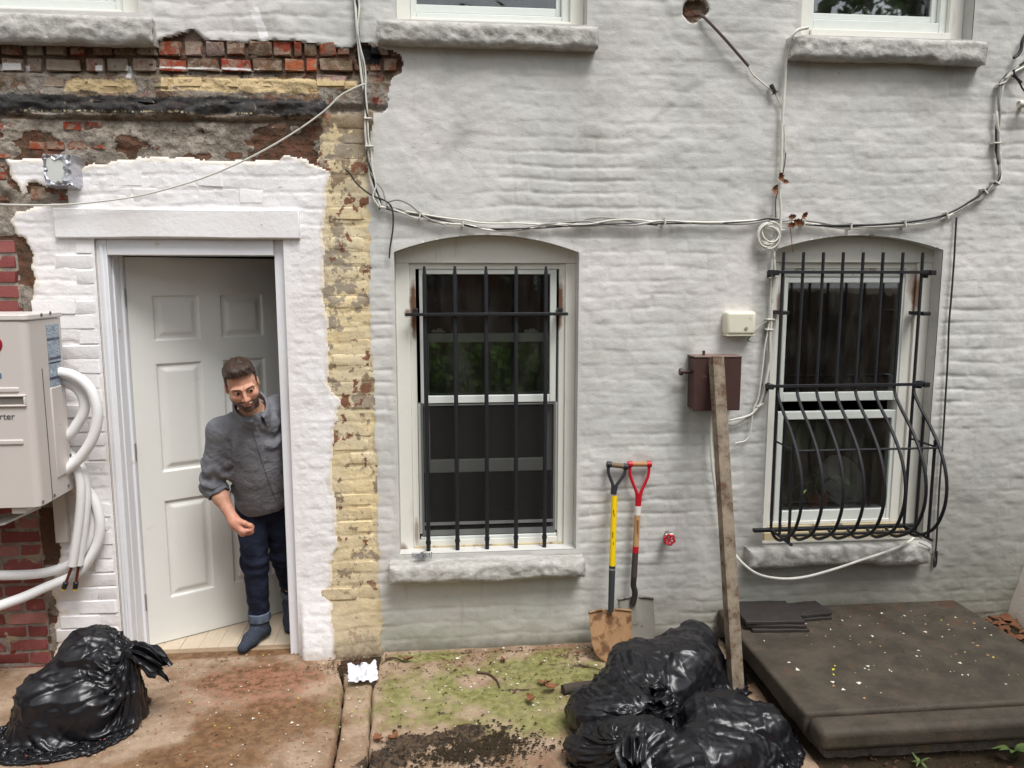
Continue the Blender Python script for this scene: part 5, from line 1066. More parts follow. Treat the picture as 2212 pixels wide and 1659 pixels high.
# ---- shovels
def shovel(kind, label):
    base = empty("shovel", (0, 0, 0), label, "shovel", "shovels leaning against the wall"); S = lambda px, py, Y: Vector(W(1261.8 + .3042 * px, 976.5 + .3042 * py, Y))
    if kind == 'y':
        Yt, Yb = -.035, -.145; top, neck, end = S(236, 95, Yt), S(217, 235, Yt - .012), S(190, 1130, Yb); hw = .046
        cols = dict(frame=plain('black_plastic', srgb(48, 49, 54), .5, .1), shaft=plain('yellow_fibreglass', srgb(232, 196, 20), .35, .04), sock=plain('dark_steel', srgb(56, 58, 62), .45, .15), grip=plain('worn_wood_grip', srgb(112, 94, 74), .6, .2, 40), blade=plain('rusty_blade', srgb(148, 114, 80), .7, .3, 16, dirt=(srgb(98, 66, 40), 11, .47), bump=.7))
    else:
        Yt, Yb = -.035, -.065; top, neck, end = S(394, 86, Yt), S(388, 290, Yt - .01), S(345, 1040, Yb); hw = .052
        cols = dict(frame=plain('red_steel', srgb(186, 26, 44), .35, .06), shaft=plain('ash_wood', srgb(186, 146, 104), .5, .12, 50), sock=plain('dark_steel_b', srgb(50, 44, 42), .5, .15), grip=plain('brown_wood_grip', srgb(166, 118, 78), .5, .15, 40), blade=plain('grey_blade', srgb(128, 124, 114), .55, .2, 16, dirt=(srgb(72, 62, 54), 10, .54), bump=.5))
    base.location = end
    ax = (neck - top).normalized(); right = Vector((1, 0, 0)); right = (right - ax * right.dot(ax)).normalized()
    L = (neck - top).length
    mb = MB(); mb.tube([top - right * hw * .92, top + right * hw * .92], .0135, 12); mb.build("hand_grip", cols['grip'], base)
    mb = MB()
    for s in (-1, 1):
        P = [top + right * s * hw, top + right * s * hw + ax * L * .12, top + right * s * hw * .95 + ax * L * .38, top + right * s * hw * .62 + ax * L * .68, top + right * s * hw * .25 + ax * L * .98, top + right * s * .008 + ax * L * 1.35]
        mb.tube(catmull(P, 5), .0085, 8); mb.tube([top + right * s * (hw - .012), top + right * s * (hw + .012)], .0165, 12)
    if kind == 'y': mb.tube([neck - ax * .002, neck + ax * .05], [.017, .0155], 12)
    mb.build("d_handle", cols['frame'], base)
    sh0, sh1 = neck + ax * (.0 if kind == 'r' else .04), end
    D = (end - neck).normalized(); Ls = (end - neck).length
    def seg(a, b, ra, rb, nm, m, n=14): mb = MB(); mb.tube([neck + D * Ls * a, neck + D * Ls * b], [ra, rb], n); return mb.build(nm, m, base)
    if kind == 'y':
        seg(.085, .64, .0165, .0165, "shaft", cols['shaft']); seg(.64, .66, .0172, .0172, "collar", cols['frame']); seg(.66, .675, .0175, .0175, "steel_band", plain('steel_band', srgb(170, 168, 164), .35, .1, metal=.7)); seg(.675, .705, .0172, .0172, "collar", cols['sock'])
        seg(.705, 1.0, .0172, .0155, "socket", cols['sock'])
        mb = MB()
        for k_, (a, ln) in enumerate(((.21, .03), (.235, .018), (.40, .05), (.46, .02))): c = neck + D * Ls * a; mb.box((c.x + -.007 + .004 * (k_ % 2), c.y - .0172, c.z - ln / 2), (c.x - .003 + .004 * (k_ % 2), c.y - .0155, c.z + ln / 2))
        mb.build("shaft_print", plain('shaft_print', srgb(120, 98, 20), .5), base)
    else:
        seg(.0, .12, .016, .0165, "handle_socket", cols['frame']); seg(.12, .205, .0168, .0168, "white_band", plain('white_band', srgb(226, 222, 216), .5)); seg(.205, .50, .0165, .0165, "shaft", cols['shaft']); seg(.50, .56, .0169, .0169, "red_band", cols['frame']); seg(.56, .79, .0166, .0168, "dark_shaft", plain('stained_wood', srgb(74, 64, 58), .6, .2, 40))
        mb = MB(); c0_ = neck + D * Ls * .79; mb.tube(catmull([c0_, c0_ + D * .05, end + Vector((.02, -.0, .03)), end, end + Vector((0, 0, -.06))], 5), [.017] * 15 + [.016, .015, .014, .013, .012, .011][:21 - 15], 12) if False else mb.tube(catmull([c0_, c0_ + D * .05, end + Vector((.012, 0, .03)), end + Vector((.0, -.004, -.03))], 5), .016, 12); mb.build("socket", cols['sock'], base)
        mb = MB(); c = neck + D * Ls * .33; mb.box((c.x - .004, c.y - .0172, c.z - .05), (c.x + .005, c.y - .0155, c.z + .05)); mb.build("shaft_print", plain('burnt_print', srgb(134, 92, 64), .6), base)
    # blade: dished plate with rolled steps at the top and a rounded point
    if kind == 'y': x0, x1, zt_, zb_ = S(33, 1135, Yb)[0], S(336, 1130, Yb)[0], S(190, 1132, Yb)[2], -.0; yt_, yb2 = Yb + .012, -.235
    else: x0, x1, zt_, zb_ = S(236, 1040, Yb)[0], S(490, 1040, Yb)[0], S(360, 1040, Yb)[2], .0; yt_, yb2 = Yb + .005, -.13
    nu, nv = 21, 26; cx_ = (x0 + x1) / 2; hw_ = (x1 - x0) / 2
    def fp(i, j, back=False):
        u = i / (nu - 1) * 2 - 1; v = j / (nv - 1); wd = hw_ * (1.0 - .05 * v) ; vb = 1.0 - .30 * abs(u) ** 2.6 - .12 * abs(u) ** 8; vv_ = v * vb
        y = yt_ + (yb2 - yt_) * vv_ + .030 * (1 - u * u) * (1 - vv_ * .6) * (-1) * -1 - .012
        y += -.018 * math.exp(-(u / .14) ** 2) * max(0, 1 - vv_ * 1.6)                       # frog (ridge) below the socket
        xsk = (0.0 if kind == 'y' else .012 * vv_)
        return (cx_ + u * wd + xsk, y + (.003 if back else 0), zt_ + (zb_ - zt_) * vv_)
    mb = MB(); mb.sheet(nu, nv, fp); mb.sheet(nu, nv, lambda i, j: fp(i, j, True))
    for s in ((0, nu // 2 - 3), (nu // 2 + 3, nu - 1)):
        P = [fp(i, 0) for i in range(s[0], s[1] + 1)]; mb.tube([(p[0], p[1] - .004, p[2]) for p in P], .006, 8)
    mb.build("blade", cols['blade'], base)
shovel('r', "red D-handled shovel with wooden shaft and grey blade, right of the yellow one"); shovel('y', "yellow-shafted shovel with black D-handle and rusty tan blade")
# ---- leaning steel post
def m_post():
    p = obco(); n = noise(p, 10, 6, .68); n2 = noise(p, 45, 5, .7)
    c = mix(n.ss(.35, .6), srgb(146, 132, 114), srgb(112, 100, 86)); c = mix((n * .6 + n2 * .4).ss(.52, .56) * .8, c, mix(n2, srgb(70, 46, 34), srgb(116, 82, 58)))
    return {'Base Color': c, 'Roughness': .7, 'Metallic': .1, 'bump': (n2, .5, .004)}
pt, pb = Vector(W(1552, 770, -.15)), Vector(G(1596, 1492, 0)); pb.x = min(pb.x, 1.47)
ax = (pt - pb).normalized(); rt_ = Vector((1, .25, 0)).normalized(); rt_ = (rt_ - ax * rt_.dot(ax)).normalized(); fd = ax.cross(rt_).normalized()
if fd.y > 0: fd = -fd
mb = MB(); Wd, Dp, T = .066, .042, .005
sec = [(-Wd / 2, 0), (Wd / 2, 0), (Wd / 2, -Dp), (Wd / 2 - T, -Dp), (Wd / 2 - T, -T), (-Wd / 2 + T, -T), (-Wd / 2 + T, -Dp), (-Wd / 2, -Dp)]
N_ = 20; rows_ = []
for i in range(N_ + 1):
    c = pb + (pt - pb) * (i / N_); rows_.append([c + rt_ * a + fd * b for a, b in sec])
mb.add([p for r in rows_ for p in r], [(i * 8 + j, i * 8 + (j + 1) % 8, (i + 1) * 8 + (j + 1) % 8, (i + 1) * 8 + j) for i in range(N_) for j in range(8)] + [tuple(range(8)), tuple(N_ * 8 + j for j in range(8))])
o = mb.build("leaning_post", mat('rusty_cream_steel', m_post), angle=30); tag(o, "rusty cream steel channel post leaning on the wall over the brown box", "post")
# ---- slates on the landing
msl = plain('dark_slate', srgb(56, 51, 49), .55, .25, 20, bump=.5, dirt=(srgb(80, 74, 68), 10, .6))
def slate(cx_, cy_, z, lx, ly, t, rot, label):
    nx_, ny_ = 14, 12; R = Matrix.Translation((cx_, cy_, z)) @ Matrix.Rotation(rot, 4, 'Z'); V_ = []
    r = random.Random(int(cx_ * 1000)); mb = MB()
    def f(zz_): return lambda i, j: tuple(R @ Vector(((i / (nx_ - 1) - .5) * lx + .0012 * math.sin(j * 1.7 + cx_ * 50), (j / (ny_ - 1) - .5) * ly + .0012 * math.sin(i * 2.1), zz_ + .001 * math.sin(i * .9 + j * .6))))
    mb.sheet(nx_, ny_, f(0)); mb.sheet(nx_, ny_, f(t))
    k = nx_ * ny_; bd = [i * ny_ for i in range(nx_)] + [(nx_ - 1) * ny_ + j for j in range(1, ny_)] + [i * ny_ + ny_ - 1 for i in range(nx_ - 2, -1, -1)] + [j for j in range(ny_ - 2, 0, -1)]
    mb.f += [(a, b, b + k, a + k) for a, b in zip(bd, bd[1:] + bd[:1])]; mb.mi += [0] * len(bd)
    tag(mb.build("roof_slate", msl, bevel=.002, angle=30), label, "slate", "dark slates stacked on the landing")
q = G(1640, 1335, ZL); w_ = W(1630, 1305, -.05)
slate(1.775, -.185, ZL + .001, .30, .27, .016, rad(-4), "lowest dark slate, under the front stack against the landing corner")
slate(1.765, -.175, ZL + .0195, .31, .26, .016, rad(-7), "middle dark slate of the front stack on the landing")
slate(1.750, -.170, ZL + .038, .31, .26, .016, rad(-3), "topmost dark slate of the front stack beside the leaning post")
slate(1.985, -.125, ZL + .001, .24, .16, .016, rad(3), "lower dark slate of the small back pair on the landing")
slate(1.990, -.115, ZL + .0195, .24, .16, .016, rad(6), "upper dark slate of the small back pair on the landing")
# ---- things seen inside the right window
tp = empty("potted_plant", tuple(W(1775, 1085, .22)), "green plant in a terracotta pot behind the right window glass", "plant")
p = Vector(W(1765, 1086, .22)); mb = MB(); mb.lathe([(.05, -.03), (.062, .045), (.07, .045), (.07, .065), (.06, .065), (.055, .05), (.001, .05)], 20, Matrix.Translation(p)); mb.build("pot", plain('terracotta', srgb(170, 92, 62), .8, .2), tp)
mlf = plain('leaf_green', srgb(92, 116, 58), .5, .3, 30); r = random.Random(3)
for i in range(22):
    a = r.uniform(0, 6.28); L = r.uniform(.10, .26); h = r.uniform(.02, .14); b = p + Vector((0, 0, .06)); d = Vector((math.cos(a), math.sin(a) * .7, 0)); P = [b, b + d * L * .4 + Vector((0, 0, h)), b + d * L + Vector((0, 0, h * .6 - .04 * r.random()))]
    Q = catmull(P, 5); mb = MB(); wv = d.cross(Vector((0, 0, 1))).normalized(); n = len(Q); mb.sheet(n, 2, lambda i_, j: tuple(Vector(Q[i_]) + wv * (.009 * math.sin(math.pi * min(.97, (i_ + .6) / n)) * (1 if j else -1)) + Vector((0, 0, .002 * j)))); mb.build("leaf", mlf, tp)
c = Vector(W(1812, 1040, .25)); mb = MB(); R = Matrix.Translation(c) @ Matrix.Rotation(rad(62), 4, 'X') @ Matrix.Rotation(rad(12), 4, 'Y')
mb.lathe([(.002, -.075), (.06, -.07), (.11, -.045), (.14, -.005), (.15, .03), (.154, .03), (.145, -.01), (.112, -.055), (.06, -.082), (.002, -.086)], 40, R)
tag(mb.build("metal_bowl", plain('steel_bowl', srgb(228, 230, 228), .45, .05, metal=.6)), "shiny steel bowl behind the plant in the right window", "bowl")
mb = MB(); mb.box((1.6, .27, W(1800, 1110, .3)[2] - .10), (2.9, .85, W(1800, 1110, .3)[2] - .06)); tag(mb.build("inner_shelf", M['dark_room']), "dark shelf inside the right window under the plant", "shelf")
# ---- nails on the left stone sill, paper, twigs and leaves on the pavement
zs = W(905, 1205, -.03)[2] + .004; r = random.Random(8); mz = plain('zinc_nails', srgb(150, 152, 154), .35, .2, metal=.8)
c = W(912, 1197, -.03)
nails = []
for i in range(34):
    x, y = c[0] + r.gauss(0, .022), c[1] + r.gauss(0, .014); a = r.uniform(0, 3.14); L = .022; mb = MB(); z_ = zs + r.uniform(0, .014)
    d = Vector((math.cos(a), math.sin(a), r.uniform(-.2, .3))) * L; p0 = Vector((x, y, z_)); mb.tube([p0 - d, p0 + d], .0016, 5); mb.tube([p0 + d, p0 + d * 1.06], .0038, 6); o = mb.build("nail", mz, smooth=False)
    tag(o, "steel nail in the loose heap on the left stone sill", "nail", "steel nails heaped on the left stone sill")
def paper():
    c = G(784, 1462, .01); R = Matrix.Translation((c[0], c[1], .03)) @ Matrix.Rotation(rad(8), 4, 'Z'); n, m_ = 18, 16; mb = MB()
    def f(i, j):
        u, v = i / (n - 1) - .5, j / (m_ - 1) - .5; h = .020 * abs(math.sin(u * 7 + v * 3)) + .012 * float(vnoise(u * 7, v * 7, 2, 5)) + .03 * max(0, v) ; e = .004 * float(vnoise(u * 20, v * 20, 1, 3))
        return tuple(R @ Vector((u * .145 + e, v * .15 + (e if abs(v) > .45 else 0) - .02 * (abs(u) < .12 and v > .44), h - .015)))
    mb.sheet(n, m_, f); o = mb.build("crumpled_paper", plain('paper', srgb(212, 212, 218), .7, .05, 20, dirt=(srgb(140, 116, 100), 26, .66)), angle=25); tag(o, "crumpled white paper lying on the soil by the pier foot", "paper")
paper()
def twig(pts, r_, label, m=None, nm="twig"):
    P = [tuple(G(a, b, .012)) for a, b in pts]; mb = MB(); Q = catmull(P, 6); mb.tube(Q, [r_ * (1.15 - .6 * i / len(Q)) for i in range(len(Q))], 6); tag(mb.build(nm, m or M['bark']), label, "twig", "twigs on the mossy pavement")
M['bark'] = plain('bark', srgb(82, 62, 48), .85, .35, 50, bump=.6)
twig([(832, 1424), (850, 1421), (866, 1426)], .006, "short dark twig at the wall foot beside the pier")
twig([(1030, 1452), (1055, 1456), (1072, 1468), (1080, 1485)], .006, "curved brown twig lying on the mossy pavement")
twig([(1258, 1438), (1280, 1442), (1300, 1448)], .004, "thin straight twig beside the rusty shovel blade")
P = [tuple(G(a, b, .025)) for a, b in ((1216, 1490), (1240, 1485), (1300, 1478), (1360, 1472))]; mb = MB(); mb.tube(catmull(P, 5), .024, 10); tag(mb.build("cut_branch", plain('dark_bark', srgb(66, 58, 52), .85, .3, 40, bump=.8)), "thick dark broken branch sticking out from under the bags", "branch")
gl = "dry leaves lying on the pavement"
for i, (px, py, s, a, lab) in enumerate([(894, 1428, .075, 80, "curled brown leaf on the pavement under the left window sill"), (1140, 1508, .075, 200, "tan oak leaf lying flat on the mossy pavement"), (822, 1607, .07, 20, "pale dry leaf on the dark soil patch"), (838, 1603, .06, 320, "second pale dry leaf touching the one on the soil patch"), (1205, 1487, .085, 110, "torn brown leaf at the tip of the broken branch"), (1190, 1480, .07, 60, "brown leaf left of the broken branch tip"), (1090, 1432, .05, 10, "small brown leaf close to the wall on the moss"), (1255, 1412, .05, 130, "small brown leaf left of the rusty blade")]):
    p = G(px, py, .012); leaf((p[0], p[1], .016), s, (rad(12 * math.sin(i * 2)), rad(10 * math.cos(i)), rad(a)), lab, gl, i)
# crumbs of paint and mortar, bark bits: nobody could count them
def crumbs(nm, n, area, z, smin, smax, m, seed, stretch=1.0):
    r = np.random.default_rng(seed); V_, F_ = [], []; T = np.array([[1, 0, 0], [-.5, .87, 0], [-.5, -.87, 0], [.15, .1, .75]])
    for i in range(n):
        x, y = area(r); s = r.uniform(smin, smax) * (1 if r.random() > .08 else 1.7); a = r.uniform(0, 6.28); ca, sa = math.cos(a), math.sin(a); t = T * (s, s * r.uniform(.4, 1) / stretch, s * .6) * r.uniform(.7, 1.3, (4, 1))
        V_.append(np.stack([t[:, 0] * ca - t[:, 1] * sa + x, t[:, 0] * sa + t[:, 1] * ca + y, t[:, 2] + (z(x, y) if callable(z) else z)], -1)); b = 4 * i; F_ += [(b, b + 1, b + 3), (b + 1, b + 2, b + 3), (b + 2, b, b + 3)]
    return tag(np_mesh(nm, np.vstack(V_), np.array(F_), m, smooth=False), kind="stuff")
mw = plain('pale_chip', srgb(216, 210, 196), .7, .1); mt = plain('tan_chip', srgb(186, 150, 106), .8, .2); mk = plain('bark_bit', srgb(76, 52, 38), .9, .3); my = plain('yellow_petal', srgb(206, 196, 70), .6, .1); mo = plain('brick_chip', srgb(160, 80, 56), .8, .2)
A1 = lambda r: (r.uniform(-.25, 1.0), r.uniform(-.95, -.02)); A2 = lambda r: (r.uniform(-1.8, -.35), r.uniform(-1.0, .05)); A3 = lambda r: (r.uniform(1.62, 2.9), r.uniform(-1.0, -.05))
crumbs("paint_chips", 130, A1, .006, .003, .009, mw, 1); crumbs("bark_litter", 520, lambda r: (r.uniform(-.3, 1.2), -abs(r.normal(0, .35)) - .02), .007, .004, .012, mk, 2, 2.5)
crumbs("paint_chips", 150, A2, .006, .002, .007, mw, 3); crumbs("brick_crumbs", 190, A2, .006, .003, .008, mo, 4); crumbs("bark_litter", 240, A2, .006, .003, .009, mk, 5, 2); crumbs("yellow_petals", 12, A2, .006, .005, .009, my, 6)
crumbs("paint_chips", 55, A3, ZL + .002, .003, .012, mw, 7); crumbs("tan_chips", 34, A3, ZL + .002, .004, .010, mt, 8); crumbs("bark_litter", 260, lambda r: (r.uniform(1.6, 2.95), -abs(r.normal(0, .22)) - .03), ZL + .002, .003, .009, mk, 9, 2); crumbs("yellow_petals", 9, A3, ZL + .002, .006, .012, my, 10)
crumbs("bark_litter", 420, lambda r: (r.normal(-.45, .09), r.normal(-.14, .05)), .008, .004, .013, mk, 11, 2.5)
crumbs("soil_crumbs", 1500, lambda r: (r.normal(.12, .14), r.normal(-.91, .07)), .010, .003, .014, M['soil'], 12)
crumbs("leaf_litter", 900, lambda r: (r.uniform(2.75, 3.9), -abs(r.normal(0, .45)) - .02), lambda x, y: .012 + .05 * min(1, max(0, (x - 2.6) / .6)) * min(1, max(0, (y + .6) / .6)), .012, .034, plain('leaf_litter', srgb(112, 72, 48), .85, .4, 30), 13, 1.6)
crumbs("leaf_litter", 500, lambda r: (r.uniform(1.5, 3.2), r.uniform(-1.9, -1.12)), .0, .006, .02, mk, 14, 2)
# a few weeds at the bottom right
r = random.Random(5); mgr = plain('weed_green', srgb(84, 102, 56), .6, .3)
for (px, py, s, lab) in ((2188, 1640, .09, "small green weed at the bottom right corner"), (1985, 1655, .04, "tiny green weed in the earth before the landing")):
    b = Vector(G(px, py, 0)); t = empty("weed", b, lab, "weed")
    for i in range(9):
        a = r.uniform(0, 6.28); d = Vector((math.cos(a), math.sin(a), 0)); P = catmull([b, b + d * s * .3 + Vector((0, 0, s * .6)), b + d * s + Vector((0, 0, s * r.uniform(.3, 1)))], 5); n = len(P); wv = d.cross(Vector((0, 0, 1)))
        mb = MB(); mb.sheet(n, 2, lambda i_, j: tuple(Vector(P[i_]) + wv * (s * .12 * math.sin(math.pi * min(.97, (i_ + .5) / n)) * (1 if j else -1)))); mb.build("leaf", mgr, t)
# ================================================================ the man in the doorway
def surf_nets(f, lo, hi, h):
    """f(x,y,z)->signed distance on a grid; returns vertices, quads (naive surface nets)"""
    ax = [np.arange(lo[i], hi[i] + h, h) for i in range(3)]; x, y, z = np.meshgrid(*ax, indexing='ij'); d = f(x, y, z).astype(np.float32); s = d < 0
    n = [k - 1 for k in d.shape]; cnt = np.zeros(n, np.int8); P = np.zeros((*n, 3), np.float32)
    C8 = [(i, j, k) for i in (0, 1) for j in (0, 1) for k in (0, 1)]
    g = lambda A, c: A[c[0]:c[0] + n[0], c[1]:c[1] + n[1], c[2]:c[2] + n[2]]
    for a in C8:
        for k in range(3):
            if a[k]: continue
            b = list(a); b[k] = 1; da, db = g(d, a), g(d, b); m = (da < 0) != (db < 0)
            t = np.where(m, da / np.where(m, da - db, 1), 0)
            for q in range(3): P[..., q] += np.where(m, a[q] + (t if q == k else 0), 0)
            cnt += m
    act = cnt > 0; idx = np.full(n, -1); idx[act] = np.arange(act.sum())
    V = P[act] / cnt[act][:, None]; I = np.argwhere(act); V = (I + V) * h + np.array([a[0] for a in ax]); F = []
    for k in range(3):
        u, v = [(1, 2), (2, 0), (0, 1)][k]; sl = [slice(1, n[q]) for q in range(3)]; sl[k] = slice(0, n[k])
        A = s[tuple(sl)]; sl2 = list(sl); sl2[k] = slice(1, n[k] + 1); B = s[tuple(sl2)]
        def I4(du, dv): q = [slice(1, n[w_]) for w_ in range(3)]; q[k] = slice(0, n[k]); q[u] = slice(1 - du, n[u] - du); q[v] = slice(1 - dv, n[v] - dv); return idx[tuple(q)]
        q = np.stack([I4(1, 1), I4(0, 1), I4(0, 0), I4(1, 0)], -1)
        m1 = A & ~B; m2 = ~A & B; F += [q[m1], q[m2][:, ::-1]]
    F = np.vstack(F); return V, F[(F >= 0).all(1)]
def smin(a, b, k): h_ = np.clip(.5 + .5 * (b - a) / k, 0, 1); return b + (a - b) * h_ - k * h_ * (1 - h_)
def smax(a, b, k): return -smin(-a, -b, k)
def cone(x, y, z, a, b, ra, rb):
    a, b = np.asarray(a, float), np.asarray(b, float); d = b - a; L2 = d @ d + 1e-12
    t = np.clip(((x - a[0]) * d[0] + (y - a[1]) * d[1] + (z - a[2]) * d[2]) / L2, 0, 1)
    return np.sqrt((x - a[0] - t * d[0]) ** 2 + (y - a[1] - t * d[1]) ** 2 + (z - a[2] - t * d[2]) ** 2) - (ra + (rb - ra) * t)
def ell(x, y, z, c, r):
    r = np.asarray(r, float); q = np.sqrt(((x - c[0]) / r[0]) ** 2 + ((y - c[1]) / r[1]) ** 2 + ((z - c[2]) / r[2]) ** 2); return (q - 1) * r.min()
def chain(x, y, z, pts, rs, k):
    d = None
    for i in range(len(pts) - 1):
        c = cone(x, y, z, pts[i], pts[i + 1], rs[i], rs[i + 1]); d = c if d is None else smin(d, c, k)
    return d
def m_skin():
    p = obco(); b = attr("beard"); br = attr("brow"); li = attr("lip"); n = noise(p, 55, 4, .6); n2 = noise(p, 330, 3, .7)
    c = mix(n.ss(.3, .7), srgb(186, 138, 114), srgb(206, 158, 132)); c = bright(c, 1.0 + (n2 - .5) * .16); c = mix(attr("flush") * .6, c, srgb(198, 132, 112)); c = mix(li * .8, c, srgb(172, 98, 92))
    c = mix((b + (n2 - .5) * .7).ss(.2, .8) * .88, c, srgb(46, 34, 29)); c = mix((br + (n2 - .5) * .5).ss(.3, .7) * .8, c, srgb(58, 42, 34))
    return {'Base Color': c, 'Roughness': .52, 'Specular IOR Level': .35, 'Subsurface Weight': .08, 'Subsurface Radius': (.01, .004, .002), 'bump': (n2, .15, .002)}
def m_hair():
    p = obco(); n = noise(vscale(p, (1, 1, .35)), 160, 4, .7); return {'Base Color': mix(n.ss(.3, .75), srgb(36, 26, 22), srgb(84, 64, 52)), 'Roughness': .5, 'Specular IOR Level': .4, 'bump': (n, .8, .004)}
def m_shirt():
    p = obco(); n = noise(p, 13, 5, .6); wv = noise(vscale(p, (1, 1, .15)), 420, 2, .6) + noise(vscale(p, (.15, .15, 1)), 420, 2, .6)
    return {'Base Color': bright(mix(n.ss(.35, .65), srgb(106, 107, 113), srgb(124, 125, 130)), 1.0 + (wv - 1.0) * .5), 'Roughness': .85, 'Specular IOR Level': .2, 'bump': (noise(vscale(p, (1, 1, 1.5)), 9, 3, .5, 1.2) * 1.0 + noise(p, 26, 3, .5, .8) * .3 + wv * .03, .38, .03)}
def m_jeans():
    p = obco(); n = noise(p, 14, 5, .6); w_ = noise(p, 500, 2, .6); return {'Base Color': bright(mix(n.ss(.35, .7), srgb(22, 26, 40), srgb(34, 40, 58)), 1.0 + (w_ - .5) * .6), 'Roughness': .85, 'Specular IOR Level': .2, 'bump': (noise(vscale(p, (1, 1, 2)), 14, 3, .5, .8) + w_ * .04, .4, .02)}
def m_sock():
    p = obco(); x, y, z = sep(p); n = noise(vscale(p, (1, 1, 3)), 160, 3, .6); return {'Base Color': mix(n.ss(.35, .65), srgb(40, 44, 54), srgb(72, 78, 90)), 'Roughness': .95, 'Specular IOR Level': .1, 'bump': (n, .5, .003)}
M['skin'] = mat('skin', m_skin); M['hair'] = mat('brown_hair', m_hair); M['shirt'] = mat('grey_shirt', m_shirt); M['jeans'] = mat('dark_jeans', m_jeans); M['sock'] = mat('blue_sock', m_sock)
def person():
    A = lambda px, py, Y: np.array(W(px, py, Y))
    anR, anL = np.array(G(561, 1345, .10)), A(630, 1292, .44)
    root = empty("person", (anR[0], anR[1], 0), "bearded man in grey shirt and dark jeans leaning out of the doorway", "person")
    hd = A(523, 832, -.10); nk = A(547, 893, .03); ch = A(553, 955, .11); be = A(566, 1030, .18); pe = A(572, 1080, .24)
    shR, elR, wrR = A(475, 930, .05), A(461, 1046, .10), A(506, 1126, .015); shL, elL, wrL = A(604, 880, .17), A(650, 985, .30), A(640, 1080, .24)
    hpR, knR = A(544, 1095, .25), A(551, 1215, .20); hpL, knL = A(601, 1095, .30), A(611, 1200, .33)
    # ---------- head in its own frame: x to the picture's right, -y forward, z up
    S = .97
    R = Matrix.Rotation(rad(-12), 3, 'Y') @ Matrix.Rotation(rad(15), 3, 'Z') @ Matrix.Rotation(rad(21), 3, 'X')
    Rn = np.array(R)
    def headf(x, y, z):
        ax_ = np.abs(x)
        d = ell(x, y, z, (0, .015, .034), (.076, .096, .086))
        d = smin(d, ell(x, y, z, (0, -.022, -.040), (.062, .074, .076)), .03)
        d = smin(d, ell(ax_, y, z, (.046, .002, -.058), (.024, .03, .03)), .03)
        d = smin(d, ell(x, y, z, (0, -.078, -.098), (.028, .022, .020)), .025)
        d = smin(d, cone(ax_, y, z, (.010, -.093, .020), (.050, -.076, .020), .011, .010), .014)
        d = smin(d, ell(ax_, y, z, (.044, -.066, -.024), (.024, .024, .022)), .02)
        d = smax(d, -ell(ax_, y, z, (.033, -.108, .003), (.020, .019, .012)), .012)
        d = smin(d, ell(ax_, y, z, (.032, -.080, .002), (.0145, .0145, .0145)), .004)
        d = smax(d, -ell(ax_, y, z, (.032, -.098, .0012), (.0122, .016, .0030)), .0012)
        d = smin(d, cone(x, y, z, (0, -.096, .010), (0, -.121, -.032), .0078, .0115), .010)
        d = smin(d, ell(ax_, y, z, (.0125, -.106, -.036), (.0085, .011, .0085)), .006)
        d = smax(d, -ell(ax_, y, z, (.007, -.112, -.044), (.0035, .005, .003)), .003)
        d = smin(d, ell(x, y, z, (0, -.092, -.061), (.026, .014, .0065)), .006); d = smin(d, ell(x, y, z, (0, -.090, -.073), (.022, .014, .0075)), .006)
        d = smax(d, -ell(x, y, z, (0, -.106, -.0668), (.024, .010, .0016)), .003)
        e = ell(ax_, y, z, (.079, .012, -.004), (.008, .017, .029)); e = smax(e, -ell(ax_, y, z, (.092, .006, -.002), (.006, .011, .020)), .005); d = smin(d, e, .007)
        return d
    hn = Rn.T @ (nk - hd) / S; hn2 = Rn.T @ (ch - hd) / S
    def skull(x, y, z): d = headf(x, y, z); return smin(d, chain(x, y, z, [(0, .025, -.05), tuple(hn), tuple(hn * .55 + hn2 * .45)], [.056, .060, .07], .02), .03)
    zlow = min(hn[2], -.15) - .02
    V, F = surf_nets(skull, (-.125, -.15, zlow), (.125, .14, .14), .0028)
    X_, Y_, Z_ = V.T; ax_ = np.abs(X_)
    front = sstep(.03, -.02, Y_)
    beard = np.maximum(sstep(-.050, -.068, Z_ + .25 * (ax_ - .03) * 0) * sstep(.032, -.0, Y_) , sstep(.050, .060, ax_) * sstep(.010, -.03, Z_) * sstep(-.055, -.03, Y_) * sstep(.03, .0, Y_))
    cheekline = -.044 - .50 * np.clip(.058 - ax_, 0, .05)                         # the beard runs low on the cheeks
    beard = sstep(.004, -.008, Z_ - cheekline) * sstep(.030, .004, Y_) * sstep(-.165, -.128, Z_)
    must = np.exp(-((Z_ + .0495 + .25 * np.clip(ax_ - .012, 0, .1)) / .0070) ** 2) * sstep(.048, .034, ax_) * sstep(-.04, -.07, Y_)
    lip = np.exp(-(((Z_ + .0685) / .0058) ** 2)) * sstep(.021, .014, ax_) * sstep(-.06, -.085, Y_)
    under = sstep(.024, .016, ax_) * np.exp(-((Z_ + .083) / .006) ** 2)
    beard = np.clip(np.maximum(beard, must) - lip * 1.2 - .45 * under * sstep(.012, .02, ax_), 0, 1)
    brow = np.exp(-(((Z_ - .0215 + .12 * (ax_ - .03) ** 2 * 40 * .1 - .08 * (ax_ - .032)) / .0050) ** 2)) * sstep(.009, .015, ax_) * sstep(.056, .047, ax_) * sstep(-.03, -.06, Y_)
    flush = np.clip(np.exp(-((Z_ + .03) / .02) ** 2) * np.exp(-((ax_ - .0) / .02) ** 2) + np.exp(-((ax_ - .045) / .018) ** 2 - ((Z_ + .02) / .02) ** 2) + np.exp(-((Z_ - .06) / .03) ** 2) * .5, 0, 1) * sstep(-.02, -.07, Y_) + sstep(.075, .085, ax_) * .35
    toW = lambda V_: (V_ * S) @ Rn.T + hd
